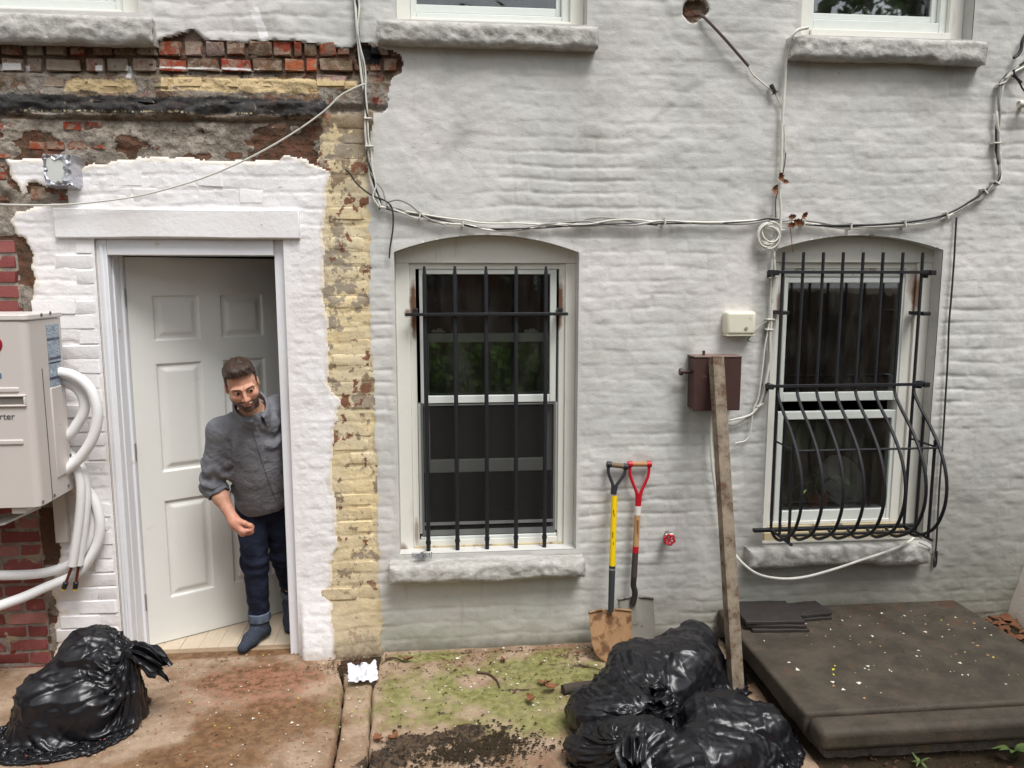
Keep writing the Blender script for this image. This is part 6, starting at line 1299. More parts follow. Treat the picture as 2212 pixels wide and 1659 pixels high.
    Vs, Fs, At = [toW(V)], [F], [dict(beard=beard, brow=brow, lip=lip, flush=flush)]
    # ---------- right forearm and hand
    h = wrR - elR; h /= np.linalg.norm(h); n_ = np.array([.86, .30, .1]); n_ -= h * (n_ @ h); n_ /= np.linalg.norm(n_); s_ = np.cross(n_, h); s_ /= np.linalg.norm(s_)
    if s_[1] < 0: s_ = -s_                                       # towards the little finger, away from the camera
    hh = h * .82 + n_ * .25 + np.array([0, 0, -.25]); hh /= np.linalg.norm(hh); n2 = n_ - hh * (n_ @ hh); n2 /= np.linalg.norm(n2)
    Q = lambda a, b, c: wrR + (hh * a + s_ * b + n2 * c) * 1.0
    def armf(x, y, z):
        d = chain(x, y, z, [shR, elR, elR + (wrR - elR) * .35, wrR, Q(.02, 0, 0)], [.050, .038, .0375, .0255, .028], .03)
        d = smin(d, chain(x, y, z, [Q(.02, -.012, .0), Q(.075, -.020, .0)], [.026, .022], .02), .02); d = smin(d, chain(x, y, z, [Q(.02, .012, .0), Q(.072, .022, .0)], [.024, .019], .02), .02)
        for k, (b, ln) in enumerate(((-.033, .041), (-.011, .045), (.011, .042), (.031, .034))):
            p0 = Q(.078 - abs(k - 1.2) * .004, b, -.004); a1, a2, a3 = rad(58), rad(140), rad(205)
            st_ = lambda p, a, L: p + (hh * math.cos(a) + n2 * math.sin(a)) * L * 1.0
            p1 = st_(p0, a1, ln); p2 = st_(p1, a2, ln * .62); p3 = st_(p2, a3, ln * .5)
            f = chain(x, y, z, [p0, p1, p2, p3], [.0115, .0102, .0092, .0082], .004); d = smin(d, f, .007)
        t0, t1, t2, t3 = Q(.018, -.026, .012), Q(.050, -.046, .026), Q(.076, -.044, .040), Q(.090, -.030, .046)
        return smin(d, chain(x, y, z, [t0, t1, t2, t3], [.018, .0135, .0115, .0095], .006), .010)
    lo = np.min([elR, wrR, Q(.13, 0, 0), Q(.1, -.05, .06)], 0) - .06; hi = np.max([elR, wrR, Q(.1, 0, .08), Q(.1, .05, 0)], 0) + .06
    hi[2] = elR[2] + .05
    V, F = surf_nets(armf, lo, hi, .0032); Vs.append(V); Fs.append(F); At.append(dict(beard=np.zeros(len(V)), brow=np.zeros(len(V)), lip=np.zeros(len(V)), flush=sstep(elR[2], wrR[2] - .05, V[:, 2])))
    # ---------- the rest of the body under the clothes
    def corpus(x, y, z):
        d = chain(x, y, z, [nk, ch, be, pe], [.062, .080, .080, .080], .05); d = smin(d, chain(x, y, z, [nk, shR, elR], [.045, .042, .042], .04), .04); d = smin(d, chain(x, y, z, [nk, shL, elL, wrL], [.045, .045, .04, .03], .04), .04)
        for hp, kn, an in ((hpR, knR, anR), (hpL, knL, anL)): d = smin(d, chain(x, y, z, [hp, kn, an], [.075, .05, .034], .03), .04)
        return d
    al = np.array([nk, ch, be, pe, shR, elR, shL, elL, wrL, hpR, knR, anR, hpL, knL, anL]); V, F = surf_nets(corpus, al.min(0) - .1, al.max(0) + .1, .014)
    Vs.append(V); Fs.append(F); At.append({k: np.zeros(len(V)) for k in ('beard', 'brow', 'lip', 'flush')})
    off = 0; FF = []
    for v, f in zip(Vs, Fs): FF.append(f + off); off += len(v)
    np_mesh("body", np.vstack(Vs), np.vstack(FF), M['skin'], root, attrs={k: np.concatenate([a[k] for a in At]) for k in At[0]})
    # ---------- eyes
    mw_ = plain('eye_white', srgb(170, 160, 152), .25, .02); mi = plain('iris', srgb(52, 36, 26), .2, .1)
    for sx in (-1, 1):
        c = toW(np.array([[sx * .032, -.0805, .0015]]))[0]; g_ = Rn @ np.array([.28, -1, .10]); mb = MB(); q = Vector(g_).to_track_quat('Z', 'Y').to_matrix().to_4x4(); q.translation = Vector(c)
        r_ = .0136 * S; mb.lathe([(.0001, -r_)] + [(r_ * math.sin(rad(a)), -r_ * math.cos(rad(a))) for a in range(15, 180, 15)] + [(.0001, r_)], 16, q); e = mb.build("eye", mw_, root)
        mb = MB(); mb.lathe([(.0078 * S, r_ * .80), (.0070 * S, r_ * .97), (.0001, r_ * 1.02)], 14, q); mb.build("iris", mi, e)
    # ---------- hair: short at the sides, brushed over on top
    def hairf(x, y, z):
        ax_ = np.abs(x); th = .005 + .012 * sstep(.04, .10, z) + .003 * sstep(.0, -.08, y) * sstep(.06, .1, z)
        st = fbm(x * 60 + z * 30, y * 38, z * 20, 3, 301) * .006 + fbm(x * 22, y * 14, z * 14, 2, 305) * .006
        d = ell(x, y, z, (0, .015, .034), (.076, .096, .086)) - th - st * sstep(.02, .07, z)
        d = smin(d, ell(x, y, z, (.010, -.046, .116), (.046, .040, .016)) - st * .8, .02)
        line = .090 - .012 * sstep(.02, .055, ax_) - .0 * x
        face = smax(y + .045, -(z - line), .01)                       # in front and below the hairline -> no hair
        face = np.maximum(y + .030 + .018 * sstep(.05, .1, z), z - line)
        side = np.maximum(z + .012 - .5 * np.clip(y - .0, -.03, .06) * -1 * -1, 0 * z - 1)
        d = np.maximum(d, -np.maximum(np.maximum(y + .028, z - line) * -1 * -1, -9) * 1) if False else np.maximum(d, -np.maximum(y + .026, z - line))
        d = np.maximum(d, -(z + .020 + .9 * np.clip(y - .02, -.05, .07)))        # cut along sideburn and nape
        d = smax(d, -ell(ax_, y, z, (.085, .012, -.006), (.014, .022, .034)), .004)
        return d
    V, F = surf_nets(hairf, (-.125, -.13, -.11), (.125, .15, .165), .003); np_mesh("hair", toW(V), F, M['hair'], root)
    # ---------- shirt
    up = nk - pe; up /= np.linalg.norm(up); acr = shL - shR; acr -= up * (acr @ up); acr /= np.linalg.norm(acr); fw_ = np.cross(acr, up); fw_ = -fw_ if fw_[1] > 0 else fw_
    cuffE = elR + (wrR - elR) * .20
    def shirtf(x, y, z):
        fold = fbm(x * 9, y * 9, z * 7, 3, 311)
        # torso as flattened sections along the spine
        def sect(c, wa, da):
            u = (x - c[0]) * acr[0] + (y - c[1]) * acr[1] + (z - c[2]) * acr[2]; v = (x - c[0]) * fw_[0] + (y - c[1]) * fw_[1] + (z - c[2]) * fw_[2]; t = (x - c[0]) * up[0] + (y - c[1]) * up[1] + (z - c[2]) * up[2]
            return u, v, t
        d = None
        for c, wa, da, ht in ((ch + up * .02, .165, .112, .17), (ch * .5 + be * .5, .152, .112, .16), (be, .148, .115, .15), (pe + up * .03, .152, .116, .14)):
            u, v, t = sect(c, wa, da); q = (np.sqrt((u / wa) ** 2 + (v / da) ** 2 + (t / ht) ** 2) - 1) * .12; d = q if d is None else smin(d, q, .06)
        d = smin(d, chain(x, y, z, [nk - up * .03, shR, shR * .4 + elR * .6, elR, cuffE], [.072, .064, .064, .062, .055], .03), .028)
        d = smin(d, chain(x, y, z, [nk - up * .03, shL, elL], [.075, .070, .058], .03), .05)
        # wrinkles: rings on the sleeve, drag folds from the armpit and over the belly
        dz = (z - elR[2]); ta = ((x - shR[0]) ** 2 + (y - shR[1]) ** 2) ** .5
        sl = sstep(.11, .07, cone(x, y, z, shR, cuffE, .06, .05) + .06)
        d = d + sl * .0085 * np.sin(z * 70 + x * 30 + 5 * fold + 3 * vnoise(x * 20, y * 20, z * 8, 315)) * sstep(.20, .0, np.abs(dz))
        d = d + (1 - sl) * (.0085 * np.sin((z * .9 + x * .55) * 62 + 7 * fold) * sstep(-.1, .3, vnoise(x * 5, y * 5, z * 5, 317)) + .006 * fold)
        crease = cone(x, y, z, shR + np.array([.06, -.06, -.05]), be + np.array([-.10, -.10, .02]), .004, .002); d = d + .010 * np.exp(-(np.maximum(crease, 0) / .012) ** 2)
        hem = (x - pe[0]) * up[0] + (y - pe[1]) * up[1] + (z - pe[2]) * up[2] + .036 - .02 * np.cos(((x - pe[0]) * acr[0] + (y - pe[1]) * acr[1]) * 18)
        d = np.maximum(d, np.where(cone(x, y, z, shR, cuffE, .075, .07) < .01, -9, -hem))
        ce = (x - cuffE[0]) * (wrR - elR)[0] + (y - cuffE[1]) * (wrR - elR)[1] + (z - cuffE[2]) * (wrR - elR)[2]
        d = np.maximum(d, np.where(cone(x, y, z, elR, wrR, .07, .06) < .02, ce / np.linalg.norm(wrR - elR), -9))
        nd = (x - nk[0]) * up[0] + (y - nk[1]) * up[1] + (z - nk[2]) * up[2] - .035
        return np.maximum(d, np.where(cone(x, y, z, nk - up * .05, nk + up * .1, .08, .08) < .02, nd, -9))
    pts = np.array([nk + up * .05, ch, be, pe - up * .1, shR, elR, cuffE, shL, elL]); V, F = surf_nets(shirtf, pts.min(0) - .17, pts.max(0) + .14, .0060)
    shirt = np_mesh("shirt", V, F, M['shirt'], root)
    axd = (wrR - elR) / np.linalg.norm(wrR - elR); mb = MB(); e1 = Vector(axd).orthogonal().normalized(); e2 = Vector(axd).cross(e1)
    rows_ = [(-.020, .058), (-.018, .0615), (.016, .0575), (.019, .054), (.012, .050)]
    mb.sheet(28, len(rows_), lambda i, j: tuple(Vector(cuffE + axd * (rows_[j][0] + .004 * math.sin(i * .9))) + (e1 * math.cos(i * 2 * math.pi / 28) + e2 * math.sin(i * 2 * math.pi / 28)) * (rows_[j][1] + .002 * math.sin(i * 1.7))), wrapu=True); mb.build("rolled_cuff", M['shirt'], shirt)
    # collar band with two points, open at the throat
    nd_ = (hd - nk); nd_ -= up * 0; nd_ /= np.linalg.norm(nd_); c0_ = Vector(nk + nd_ * .005 + up * .010); eF = Vector(fw_ - nd_ * (fw_ @ nd_)).normalized(); eS = Vector(nd_).cross(eF).normalized(); ndv = Vector(nd_); mb = MB(); n = 34
    def col(i, j):
        a = rad(16 + 328 * i / (n - 1)); pk = math.exp(-((min(i, n - 1 - i)) / 3.0) ** 2); rr_ = .073; 
        k = [(.0, -.012), (.0, .034), (.004, .040), (.012, .036), (.020, .004 - .030 * pk)][j]
        return tuple(c0_ + (eF * math.cos(a) * (1.05) + eS * math.sin(a)) * (rr_ + k[0] + .012 * pk * (j > 2)) + ndv * (k[1] + .016 - .035 * math.cos(a) * .8 * (1 if True else 0)))
    mb.sheet(n, 5, col); mb.build("collar", M['shirt'], shirt, angle=60)
    # button strip with buttons down the front
    from mathutils.bvhtree import BVHTree
    bv = BVHTree.FromPolygons([tuple(v) for v in V], [tuple(f) for f in F]); path = []
    for k in range(26):
        t = k / 25; c = np.array(W(548 + 52 * t ** 1.2, 905 + 170 * t, -.25)); dr = Vector(c - _o).normalized(); hit = bv.ray_cast(Vector(_o), dr)
        if hit[0] is not None: path.append((hit[0], hit[1] if hit[1].dot(dr) < 0 else -hit[1]))
    if len(path) > 4:
        mb = MB(); m_ = len(path)
        def strip_pt(i, j):
            p, nn = path[i]; tg = (path[min(i + 1, m_ - 1)][0] - path[max(i - 1, 0)][0]).normalized(); sd_ = tg.cross(nn).normalized(); o_ = [(-.016, -.002), (-.015, .0035), (.015, .0035), (.016, -.002)][j]; return tuple(p + sd_ * o_[0] + nn * o_[1])
        mb.sheet(m_, 4, strip_pt); mb.build("button_placket", M['shirt'], shirt, angle=50)
        mbt = plain('button', srgb(128, 126, 126), .4, .1)
        for i in range(3, m_ - 2, 5):
            p, nn = path[i]; q = nn.to_track_quat('Z', 'Y').to_matrix().to_4x4(); q.translation = p + nn * .0035; mb = MB(); mb.lathe([(.006, 0), (.006, .002), (.004, .0026), (.0005, .0022)], 12, q); mb.build("button", mbt, shirt)
    # ---------- jeans, rolled cuffs, socks
    def jeansf(x, y, z):
        fold = fbm(x * 8, y * 8, z * 8, 3, 331)
        d = ell(x, y, z, (hpR + hpL) / 2 + np.array([0, .01, .03]), (.150, .115, .13))
        for hp, kn, an, k in ((hpR, knR, anR, 1), (hpL, knL, anL, 2)):
            e = chain(x, y, z, [hp + np.array([0, 0, .02]), kn, an + np.array([0, 0, .055])], [.090, .067, .053], .03)
            wr_ = sstep(.16, .0, np.abs(z - kn[2] - .01)) + sstep(.16, .0, z - an[2] - .06) * .9
            e = e + .0050 * np.sin(z * 88 + x * 26 + 6 * fold + k) * wr_ + fold * .006
            e = np.maximum(e, an[2] + .022 - z); d = smin(d, e, .018)
        return np.maximum(d, z - pe[2] - .115)
    al = np.array([hpR, hpL, knR, knL, anR, anL]); V, F = surf_nets(jeansf, al.min(0) - np.array([.14, .14, .03]), al.max(0) + np.array([.14, .15, .16]), .0065); jn = np_mesh("jeans", V, F, M['jeans'], root)
    mcf = plain('jeans_lining', srgb(96, 108, 124), .9, .15, 60)
    for an, kn in ((anR, knR), (anL, knL)):
        mb = MB(); c = Vector(an) + Vector((0, 0, .048)); t = (Vector(kn) - Vector(an)).normalized(); e1 = t.orthogonal().normalized(); e2 = t.cross(e1); rows_ = [(-.030, .050), (-.033, .056), (-.028, .0605), (.016, .0605), (.020, .056)]
        mb.sheet(26, 5, lambda i, j: tuple(c + t * rows_[j][0] + (e1 * math.cos(i * math.pi / 13) + e2 * math.sin(i * math.pi / 13)) * (rows_[j][1] + .002 * math.sin(i * 2.1 + j))), wrapu=True); mb.build("jeans_cuff", mcf, jn)
    for an, tx in ((anR, G(545, 1384, .03)), (anL, np.array([anL[0] + .01, anL[1] - .13, .03]))):
        dx = np.array([tx[0] - an[0], tx[1] - an[1], 0]); dx = dx / np.linalg.norm(dx) * .165; toe = np.array([an[0] + dx[0], an[1] + dx[1], .030]); heel = np.array([an[0] - dx[0] * .28, an[1] - dx[1] * .28, .036])
        def sockf(x, y, z):
            d = chain(x, y, z, [an + np.array([0, 0, .05]), an + np.array([0, 0, -.03]), heel], [.042, .043, .036], .03); mid = an * .45 + toe * .55; mid[2] = .045
            d = smin(d, chain(x, y, z, [an + np.array([0, 0, -.03]), mid, toe], [.042, .038, .028], .03), .03); d = d + .002 * np.sin(z * 190 + x * 60) * sstep(.05, .1, z)
            return smax(d, -(z - .004), .012)
        V, F = surf_nets(sockf, np.minimum(np.minimum(toe, heel), an) - np.array([.07, .07, .04]), np.maximum(np.maximum(toe, heel), an) + np.array([.07, .07, .06]), .005); np_mesh("sock", V, F, M['sock'], root)
person()
# ================================================================ rubbish bags: an unstretchable film sleeve relaxed over lumps of rubbish
def m_bag():
    p = obco(); n = noise(p, 30, 5, .6); v = noise(p, 14, 4, .6, 1.5); n3 = noise(p, 120, 3, .6)
    return {'Base Color': mix(n, srgb(16, 16, 19), srgb(26, 26, 31)), 'Roughness': .32 + (n - .5) * .18, 'Specular IOR Level': .5, 'bump': (noise(vscale(p, (1, 1, 1)), 45, 5, .62, .8) + n3 * .1, .16, .006)}
M['bag'] = mat('black_film', m_bag)
def relax(P, pin, rest, lumps, steps, grav=.0006, press=0.0, floor_=0.004, seed=0, back=None, rots={}):
    """position-based film on an (nu, nv) sleeve, u closed; rest=(lu, lv)"""
    nu, nv, _ = P.shape; pr = P.copy(); lu, lv = rest; r = np.random.default_rng(seed); P += r.normal(0, .0008, P.shape) * (~pin)[..., None]
    w_ = (~pin).astype(float)
    def con(A, B, wA, wB, L, comp):
        d = B - A; l = np.linalg.norm(d, axis=-1) + 1e-9; e = (l - L); e = np.where(e > 0, e, e * comp); ws = wA + wB + 1e-9; q = d * (e / l / ws)[..., None]; return q * wA[..., None], q * wB[..., None]
    def pairs(ax, off, L, comp):
        n_ = P.shape[ax]
        for ph in range(2):
            if ax == 0:
                i = np.arange(0, n_)[(np.arange(0, n_) // off) % 2 == ph] if n_ % (2 * off) == 0 else np.arange(ph, n_ - 1, 2); j = (i + off) % n_; a, b = con(P[i], P[j], w_[i], w_[j], L if np.isscalar(L) else L, comp); P[i] += a; P[j] -= b
            else:
                i = np.arange(ph * off, n_ - off, 2 * off)[:, None] + np.arange(off)[None]; i = i.ravel(); i = i[i + off < n_]; j = i + off; a, b = con(P[:, i], P[:, j], w_[:, i], w_[:, j], L, comp); P[:, i] += a; P[:, j] -= b
    def shear():
        Lx = math.hypot(lu, lv)
        for ph in range(2):
            j = np.arange(ph, nv - 1, 2)
            for s in (1, -1):
                B = np.roll(P, -s, 0); wB = np.roll(w_, -s, 0); a, b = con(P[:, j], B[:, j + 1], w_[:, j], wB[:, j + 1], Lx, .12); P[:, j] += a * .5; Q = np.zeros_like(P); Q[:, j + 1] = b * .5; P[...] = P - np.roll(Q, s, 0)
    for st in range(steps):
        v = (P - pr) * .93; pr[...] = P; P += v * w_[..., None]; P[..., 2] -= grav * w_
        if press:
            du = np.roll(P, -1, 0) - np.roll(P, 1, 0); dv = np.zeros_like(P); dv[:, 1:-1] = P[:, 2:] - P[:, :-2]; nn = np.cross(du, dv); nn /= np.linalg.norm(nn, axis=-1, keepdims=True) + 1e-9; P += nn * (press * w_)[..., None] * (1.0 if st < steps * .75 else .5)
        for it in range(4):
            pairs(0, 1, lu, .75); pairs(1, 1, lv, .75)
            if it % 2 == 0: shear(); pairs(0, 2, lu * 1.15, 0) if False else None
        for c, rr_ in lumps:                                                       # film is pushed out of the rubbish
            B_ = rots.get(tuple(c)); q = (P - c) / rr_ if B_ is None else ((P - c) @ B_) / rr_; l = (np.abs(q) ** 2.6).sum(-1) ** (1 / 2.6) if B_ is not None else np.linalg.norm(q, axis=-1); m = l < 1
            e_ = q[m] / (l[m][:, None] + 1e-9) * rr_; P[m] = c + (e_ if B_ is None else e_ @ B_.T); pr[m] = pr[m] * .85 + P[m] * .15
        lowm = P[..., 2] < floor_; P[..., 2] = np.where(lowm, floor_, P[..., 2]); pr[lowm] = pr[lowm] * .2 + P[lowm] * .8
        if back is not None: back(P)
    return P
def bag(label, lumps, bottom, neck, girth, length, seed, tail, tail_len=.16, nu=128, nv=84, knot_r=.026, back=None, press=-.0002, group="black bin bags on the pavement", steps=200, knobs=0, kn_r=(.012, .026)):
    r = np.random.default_rng(seed); lumps = [(np.array(c, float), np.array(r_, float)) for c, r_ in lumps]; base = list(lumps); rots = {}
    for c, _ in base:
        e_ = r.normal(0, .16, 3); rots[tuple(c)] = np.array(Matrix.Rotation(e_[0], 3, 'X') @ Matrix.Rotation(e_[1], 3, 'Y') @ Matrix.Rotation(e_[2] * 2, 3, 'Z'))
    lumps = [(c, r_ * .90) for c, r_ in lumps]
    for i in range(knobs):                                     # corners of the rubbish that poke into the film
        c, rr_ = base[i % len(base)]; d = r.normal(size=3); d /= np.linalg.norm(d); d[2] = abs(d[2]) * 1.0 - .15; k = r.uniform(*kn_r); p = c + d * rr_ * r.uniform(.92, 1.10); p[2] = max(p[2], k); lumps.append((p, np.full(3, k)))
    bottom = np.array(bottom, float); neck = np.array(neck, float)
    cen = np.mean([c for c, _ in base], 0); top = neck - cen; top /= np.linalg.norm(top); bot = bottom - cen; bot /= np.linalg.norm(bot)
    e1 = np.cross(top - bot, [0, 0, 1.0]); e1 /= np.linalg.norm(e1) + 1e-9; e2 = np.cross(e1, top - bot); e2 /= np.linalg.norm(e2)
    a = np.arange(nu) / nu * 2 * math.pi; t = np.linspace(0, 1, nv); P = np.zeros((nu, nv, 3))
    for j in range(nv):
        th = math.pi * (.02 + .96 * (1 - t[j])); axd_ = (top - bot) / np.linalg.norm(top - bot)
        d = axd_ * math.cos(th) + (np.cos(a)[:, None] * e1 + np.sin(a)[:, None] * e2) * math.sin(th); d /= np.linalg.norm(d, axis=1)[:, None]
        sup = np.max([(d @ (c - cen)) + np.sqrt(((d * rr_) ** 2).sum(1)) for c, rr_ in lumps], 0); P[:, j] = cen + d * (sup * 1.05 + .012)[:, None]
    kk = sstep(.80, 1.0, t)[None, :, None]; ring = neck + (np.cos(a)[:, None] * e1 + np.sin(a)[:, None] * e2)[:, None, :] * knot_r; P = P * (1 - kk) + kk * ring
    P += r.normal(0, .0015, P.shape); P[..., 2] = np.maximum(P[..., 2], .006)
    pin = np.zeros((nu, nv), bool); pin[:, -1] = True; zig = knot_r * (.75 + .25 * np.cos(a * 11)); P[:, -1] = neck + (np.cos(a)[:, None] * e1 + np.sin(a)[:, None] * e2) * zig[:, None]
    P = relax(P, pin, (girth / nu, length / nv), lumps, steps, press=press, seed=seed, back=back, rots=rots, grav=.0004)
    # finer net with the sharp little creases of crumpled film
    A = np.empty((nu * 2, nv, 3)); A[0::2] = P; A[1::2] = (9 * (P + np.roll(P, -1, 0)) - np.roll(P, 1, 0) - np.roll(P, -2, 0)) / 16
    B = np.empty((nu * 2, nv * 2 - 1, 3)); B[:, 0::2] = A; B[:, 1::2] = (A[:, :-1] + A[:, 1:]) / 2; B[:, 3:-3:2] = (9 * (A[:, 1:-2] + A[:, 2:-1]) - A[:, :-3] - A[:, 3:]) / 16
    P = B; nu, nv = P.shape[:2]; du = np.roll(P, -1, 0) - np.roll(P, 1, 0); dv = np.gradient(P, axis=1); nn = np.cross(du, dv); nn /= np.linalg.norm(nn, axis=-1, keepdims=True) + 1e-9
    if (nn * (P - cen)).sum() < 0: nn = -nn
    h_ = np.zeros((nu, nv)); x_, y_, z_ = P[..., 0], P[..., 1], P[..., 2]
    for i in range(40):
        d = r.normal(size=3); d /= np.linalg.norm(d); f = r.uniform(4, 13); q = (P @ d) * f + .4 * fbm(x_ * 3, y_ * 3, z_ * 3 + i, 2, 401 + i) + r.random(); tri = np.exp(-np.abs(q - np.round(q)) * f ** -1 / .006)
        gate = sstep(.18, .45, vnoise(x_ * 5 + i * 3.1, y_ * 5, z_ * 5, 431 + i)); h_ += tri * gate * r.uniform(.003, .008)
    fadeN = 1 - sstep(.90, .99, np.linspace(0, 1, nv))[None]; th_ = np.linspace(0, 1, nv)[None]; au = np.arange(nu)[:, None] / nu * 2 * math.pi
    pleat = 0; au = au + 0 * th_; th_ = th_ + 0 * au
    for k_, am, wp in ((5.5, .012, 1.0), (11.5, .010, .8), (19.5, .007, .6), (33.5, .004, .4)):      # creases running out from the tied neck
        ph = k_ * (au + .30 * wp / k_ * 4 * vnoise(np.cos(au) * 2 + k_, np.sin(au) * 2 + th_ * 2.2, seed, 451) + .12 * th_) + seed; cr = (1 - np.abs(np.sin(ph))) ** 2.5
        pleat = pleat + cr * am * sstep(-.25, .35, vnoise(np.cos(au) * 3 + k_ * 2, np.sin(au) * 3, th_ * 4 + seed, 457)) * sstep(.02 + .012 * k_, .55, th_)
    P = P + nn * ((h_ - pleat) * fadeN)[..., None]; P[..., 2] = np.maximum(P[..., 2], .003)
    if back is not None: back(P)
    # close the bottom
    id_ = np.arange(nu * nv).reshape(nu, nv); F = np.stack([id_[:, :-1], np.roll(id_, -1, 0)[:, :-1], np.roll(id_, -1, 0)[:, 1:], id_[:, 1:]], -1).reshape(-1, 4); V = P.reshape(-1, 3)
    Vb = P[:, 0].mean(0); V = np.vstack([V, Vb]); cap = np.array([(id_[i, 0], len(V) - 1, len(V) - 1, id_[(i + 1) % nu, 0]) for i in range(nu)])
    tri = cap[:, [0, 1, 3]]
    root = empty("bin_bag", (P[..., 0].mean(), P[..., 1].mean(), 0), label, "bin bag", group)
    me = bpy.data.meshes.new("film"); me.from_pydata([tuple(v) for v in V], [], [tuple(f) for f in F] + [tuple(f) for f in tri]); me.update(); me.polygons.foreach_set("use_smooth", [True] * len(me.polygons)); me.materials.append(M['bag']); o = link("film", me, root)
    # knot: a fat twisted ring of film, and the flared tail beyond it
    tail = Vector(tail).normalized(); nk_ = Vector(neck); t1 = tail.orthogonal().normalized(); t2 = tail.cross(t1); mb = MB(); r = random.Random(seed)
    nK, mK = 40, 14
    def kn(i, j):
        A, B = 2 * math.pi * i / nK, 2 * math.pi * j / mK; fold = 1 + .22 * math.sin(5 * A + 3 * B) + .14 * math.sin(9 * B + 2 * A) + .08 * math.sin(13 * A); R_, q = knot_r * .9, knot_r * .72 * fold
        return tuple(nk_ + tail * .010 + (t1 * math.cos(A) + t2 * math.sin(A) * .86) * (R_ + q * math.cos(B)) + tail * (q * math.sin(B) * 1.15))
    vs = [kn(i, j) for i in range(nK) for j in range(mK)]; mb.add(vs, [(i * mK + j, ((i + 1) % nK) * mK + j, ((i + 1) % nK) * mK + (j + 1) % mK, i * mK + (j + 1) % mK) for i in range(nK) for j in range(mK)]); mb.build("knot", M['bag'], root, angle=70)
    nT, mT = 96, 22; mb = MB(); ph = r.uniform(0, 6); bend = Vector((0, 0, -1))
    def tl(i, j):
        A = 2 * math.pi * i / nT; s = j / (mT - 1); rr_ = knot_r * .45 + tail_len * .55 * s ** .6 * (1 - .45 * s * s); pl = 1 + .38 * math.sin(9 * A + ph + 2.2 * s) * (1 - .2 * s) + .20 * math.sin(17 * A + ph * 2) + .16 * float(vnoise(A * 2.2, s * 5, seed))
        c = nk_ + tail * (.010 + tail_len * s * (1 + .18 * math.sin(3 * A + ph) + .10 * math.sin(7 * A))) + bend * (.45 * tail_len * s * s)
        p = c + (t1 * math.cos(A) * (.62 + .3 * math.sin(ph)) + t2 * math.sin(A)) * rr_ * pl; p.z = max(p.z, .006 + .004 * math.sin(A * 7)); return tuple(p)
    mb.sheet(nT, mT, tl, wrapu=True); o = mb.build("tied_end", M['bag'], root, angle=75, fix=False); md = o.modifiers.new("smooth", 'SUBSURF'); md.levels = md.render_levels = 1
    return root
def keep_front(y0):                                            # the wall behind the bags
    def f(P): P[..., 1] = np.minimum(P[..., 1], y0)
    return f
nkL = np.array(W(281, 1405, -.55))
bag("black bin bag with flared knot against the red brick left of the door", [((-1.62, -.46, .21), (.16, .18, .20)), ((-1.74, -.58, .13), (.12, .16, .15)), ((-1.52, -.44, .18), (.10, .15, .17)), ((-1.60, -.62, .12), (.14, .12, .13))],
    (-2.02, -.74, .03), nkL, 1.80, 1.08, 11, (.9, -.15, -.12), .135, back=keep_front(-.13))
bag("largest black bin bag, at the back of the pile by the leaning post", [((1.00, -.62, .13), (.24, .24, .14)), ((1.20, -.50, .12), (.16, .21, .13)), ((.77, -.83, .10), (.24, .18, .12)), ((1.30, -.36, .13), (.10, .14, .13)), ((1.12, -.56, .13), (.22, .22, .15)), ((.94, -.72, .11), (.22, .20, .13))],
    (1.38, -.20, .12), W(1438, 1504, -.90), 2.2, 1.5, 21, (-.75, -.15, .6), .11, back=keep_front(-.06), nu=150, nv=104, knobs=0)
bag("crumpled black bin bag at the right of the pile against the landing", [((1.20, -.95, .11), (.18, .12, .11)), ((1.36, -1.02, .09), (.11, .13, .10)), ((1.10, -1.16, .09), (.19, .15, .10))],
    (1.60, -1.14, .03), W(1452, 1530, -.98), 1.75, 1.1, 31, (-.5, -.3, .5), .10, knobs=0)
bag("small black bin bag in front of the pile with open flared tail", [((.79, -1.13, .11), (.19, .12, .12)), ((.62, -1.06, .07), (.12, .10, .09)), ((.93, -1.22, .09), (.13, .10, .09))],
    (1.12, -1.30, .04), W(1372, 1598, -1.27), 1.6, 1.0, 41, (-.25, -.95, .05), .12, knobs=0)
# ================================================================ the rest of the back yard (it lights the wall and is mirrored in the panes)
mlv = plain('tree_leaf', srgb(76, 100, 44), .55, .35, 4); mtk = plain('tree_bark', srgb(84, 70, 58), .9, .3, 12, bump=.6)
def tree(x, y, h, rr_, n, seed, label):
    r = np.random.default_rng(seed); t = empty("tree", (x, y, -.09), label, "tree", "trees in the back yard"); mb = MB(); zc_ = h - rr_
    mb.tube(catmull([(x, y, -.15), (x + .08, y + .05, h * .3), (x - .05, y, h * .6), (x, y + .1, h * .9)], 5), [.16 * (1 - .8 * i / 15) for i in range(16)], 10)
    for i in range(7): a = r.uniform(0, 6.28); b = (x + .02, y + .03, h * r.uniform(.35, .6)); e = (x + math.cos(a) * rr_ * .8, y + math.sin(a) * rr_ * .8, zc_ + r.uniform(-.2, .6) * rr_); mb.tube(catmull([b, ((b[0] + e[0]) / 2, (b[1] + e[1]) / 2, (b[2] + e[2]) / 2 + .15), e], 4), [.06, .055, .05, .045, .04, .035, .03, .025, .015], 6)
    mb.build("trunk", mtk, t)
    cl = r.normal(size=(26, 3)); cl /= np.linalg.norm(cl, axis=1)[:, None]; cl = np.array([x, y, zc_]) + cl * rr_ * r.uniform(.35, .95, (26, 1)) * [1, 1, .85]
    c = cl[r.integers(0, 26, n)] + r.normal(0, rr_ * .20, (n, 3)); u = r.normal(size=(n, 3)); u /= np.linalg.norm(u, axis=1)[:, None]; v = np.cross(u, r.normal(size=(n, 3))); v /= np.linalg.norm(v, axis=1)[:, None]; s = r.uniform(.06, .13, (n, 1))
    V_ = np.stack([c - u * s, c + v * s * .5, c + u * s, c - v * s * .5], 1).reshape(-1, 3); np_mesh("crown", V_, np.arange(4 * n).reshape(-1, 4), mlv, t, smooth=False)
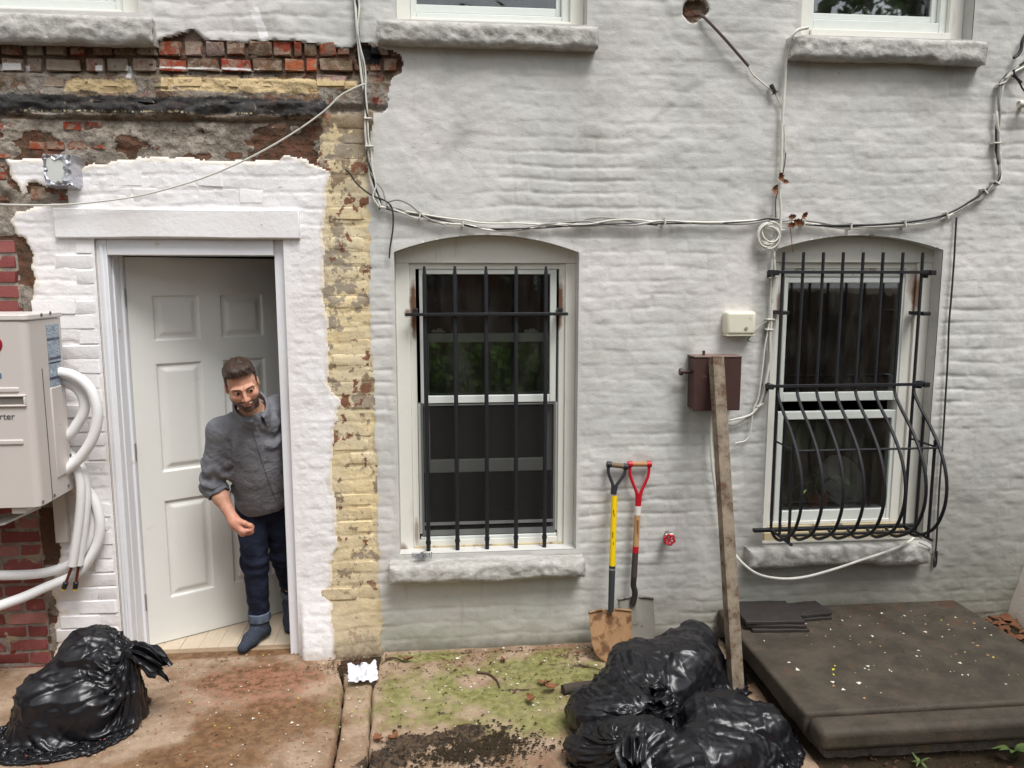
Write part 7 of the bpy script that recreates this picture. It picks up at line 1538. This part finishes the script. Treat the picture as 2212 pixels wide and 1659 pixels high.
tree(5.4, -4.2, 6.0, 1.7, 3800, 1, "leafy tree standing at the right side of the yard")
tree(-3.6, -9.6, 6.0, 2.0, 5000, 2, "leafy tree at the back of the yard on the door side")
tree(1.2, -10.4, 6.6, 2.3, 6000, 3, "tallest leafy tree in the middle of the back fence line")
tree(5.2, -10.0, 5.6, 2.0, 5000, 4, "leafy tree at the back of the yard behind the right fence end")
mfb = plain('fence_wood', srgb(104, 82, 66), .85, .25, 8, bump=.5)
def fence(a, b, h, label):
    A_, B_ = Vector(a), Vector(b); L = (B_ - A_).length; d = (B_ - A_) / L; n = int(L / .15); t = empty("wooden_fence", (A_ + B_) / 2, label, "fence", "board fences round the yard"); q = d.to_track_quat('X', 'Z').to_matrix().to_4x4()
    mb = MB(); mb.box((-.068, -.01, 0), (.068, .01, h)); me0 = None
    for i in range(n):
        if me0 is None: o = mb.build("board", mfb, t, smooth=False); me0 = o.data
        else: o = link("board", me0, t)
        q.translation = A_ + d * (i + .5) * (L / n) + Vector((0, 0, -.09 + .02 * math.sin(i * 2.3))); o.matrix_basis = q.copy()
    for z in (.35, h - .35): mb = MB(); q.translation = A_; mb.box((0, .012, z - .05), (L, .05, z + .05), q); mb.build("rail", mfb, t)
fence((-5.2, -8.2, 0), (5.6, -8.2, 0), 1.9, "brown board fence along the back of the yard"); fence((5.6, -8.2, 0), (5.6, -.2, 0), 1.9, "brown board fence along the right side of the yard"); fence((-5.2, -8.2, 0), (-5.2, -.2, 0), 1.9, "brown board fence along the door side of the yard")
nb = empty("neighbour_house", (0, -18, -.09), "brown brick house behind the trees at the back of the yard", "house")
mb = MB(); mb.box((-9, -22, -.1), (9, -17, 8.5)); mb.build("wall", plain('far_brick', srgb(112, 74, 60), .9, .2, 6), nb); mb = MB(); mb.box((-9.3, -22.3, 8.5), (9.3, -16.7, 8.8)); mb.build("roof", M['mortar'], nb)
for ix in range(5):
    for iz in range(2):
        x, z = -6.4 + 3.2 * ix, 1.4 + 3.2 * iz; mb = MB(); frame4(mb, x - .55, x + .55, z, z + 1.7, .08, .08, .08, .08, -17.02, -16.94); wf = mb.build("window", M['vinyl'], nb); pane(wf, x - .48, x + .48, z + .07, z + 1.63, -17.0)

r = np.random.default_rng(9); n = 6500; c = np.stack([r.uniform(-2.6, 3.6, n), -7.75 + r.normal(0, .16, n), np.abs(r.normal(.55, .24, n)) - .05], -1); u = r.normal(size=(n, 3)); u /= np.linalg.norm(u, axis=1)[:, None]; v = np.cross(u, r.normal(size=(n, 3))); v /= np.linalg.norm(v, axis=1)[:, None]; s = r.uniform(.05, .10, (n, 1))
tag(np_mesh("hedge", np.stack([c - u * s, c + v * s * .5, c + u * s, c - v * s * .5], 1).reshape(-1, 3), np.arange(4 * n).reshape(-1, 4), plain('hedge_leaf', srgb(112, 142, 58), .6, .3, 4), None, smooth=False), "low clipped green hedge along the back fence", "hedge", kind="thing")
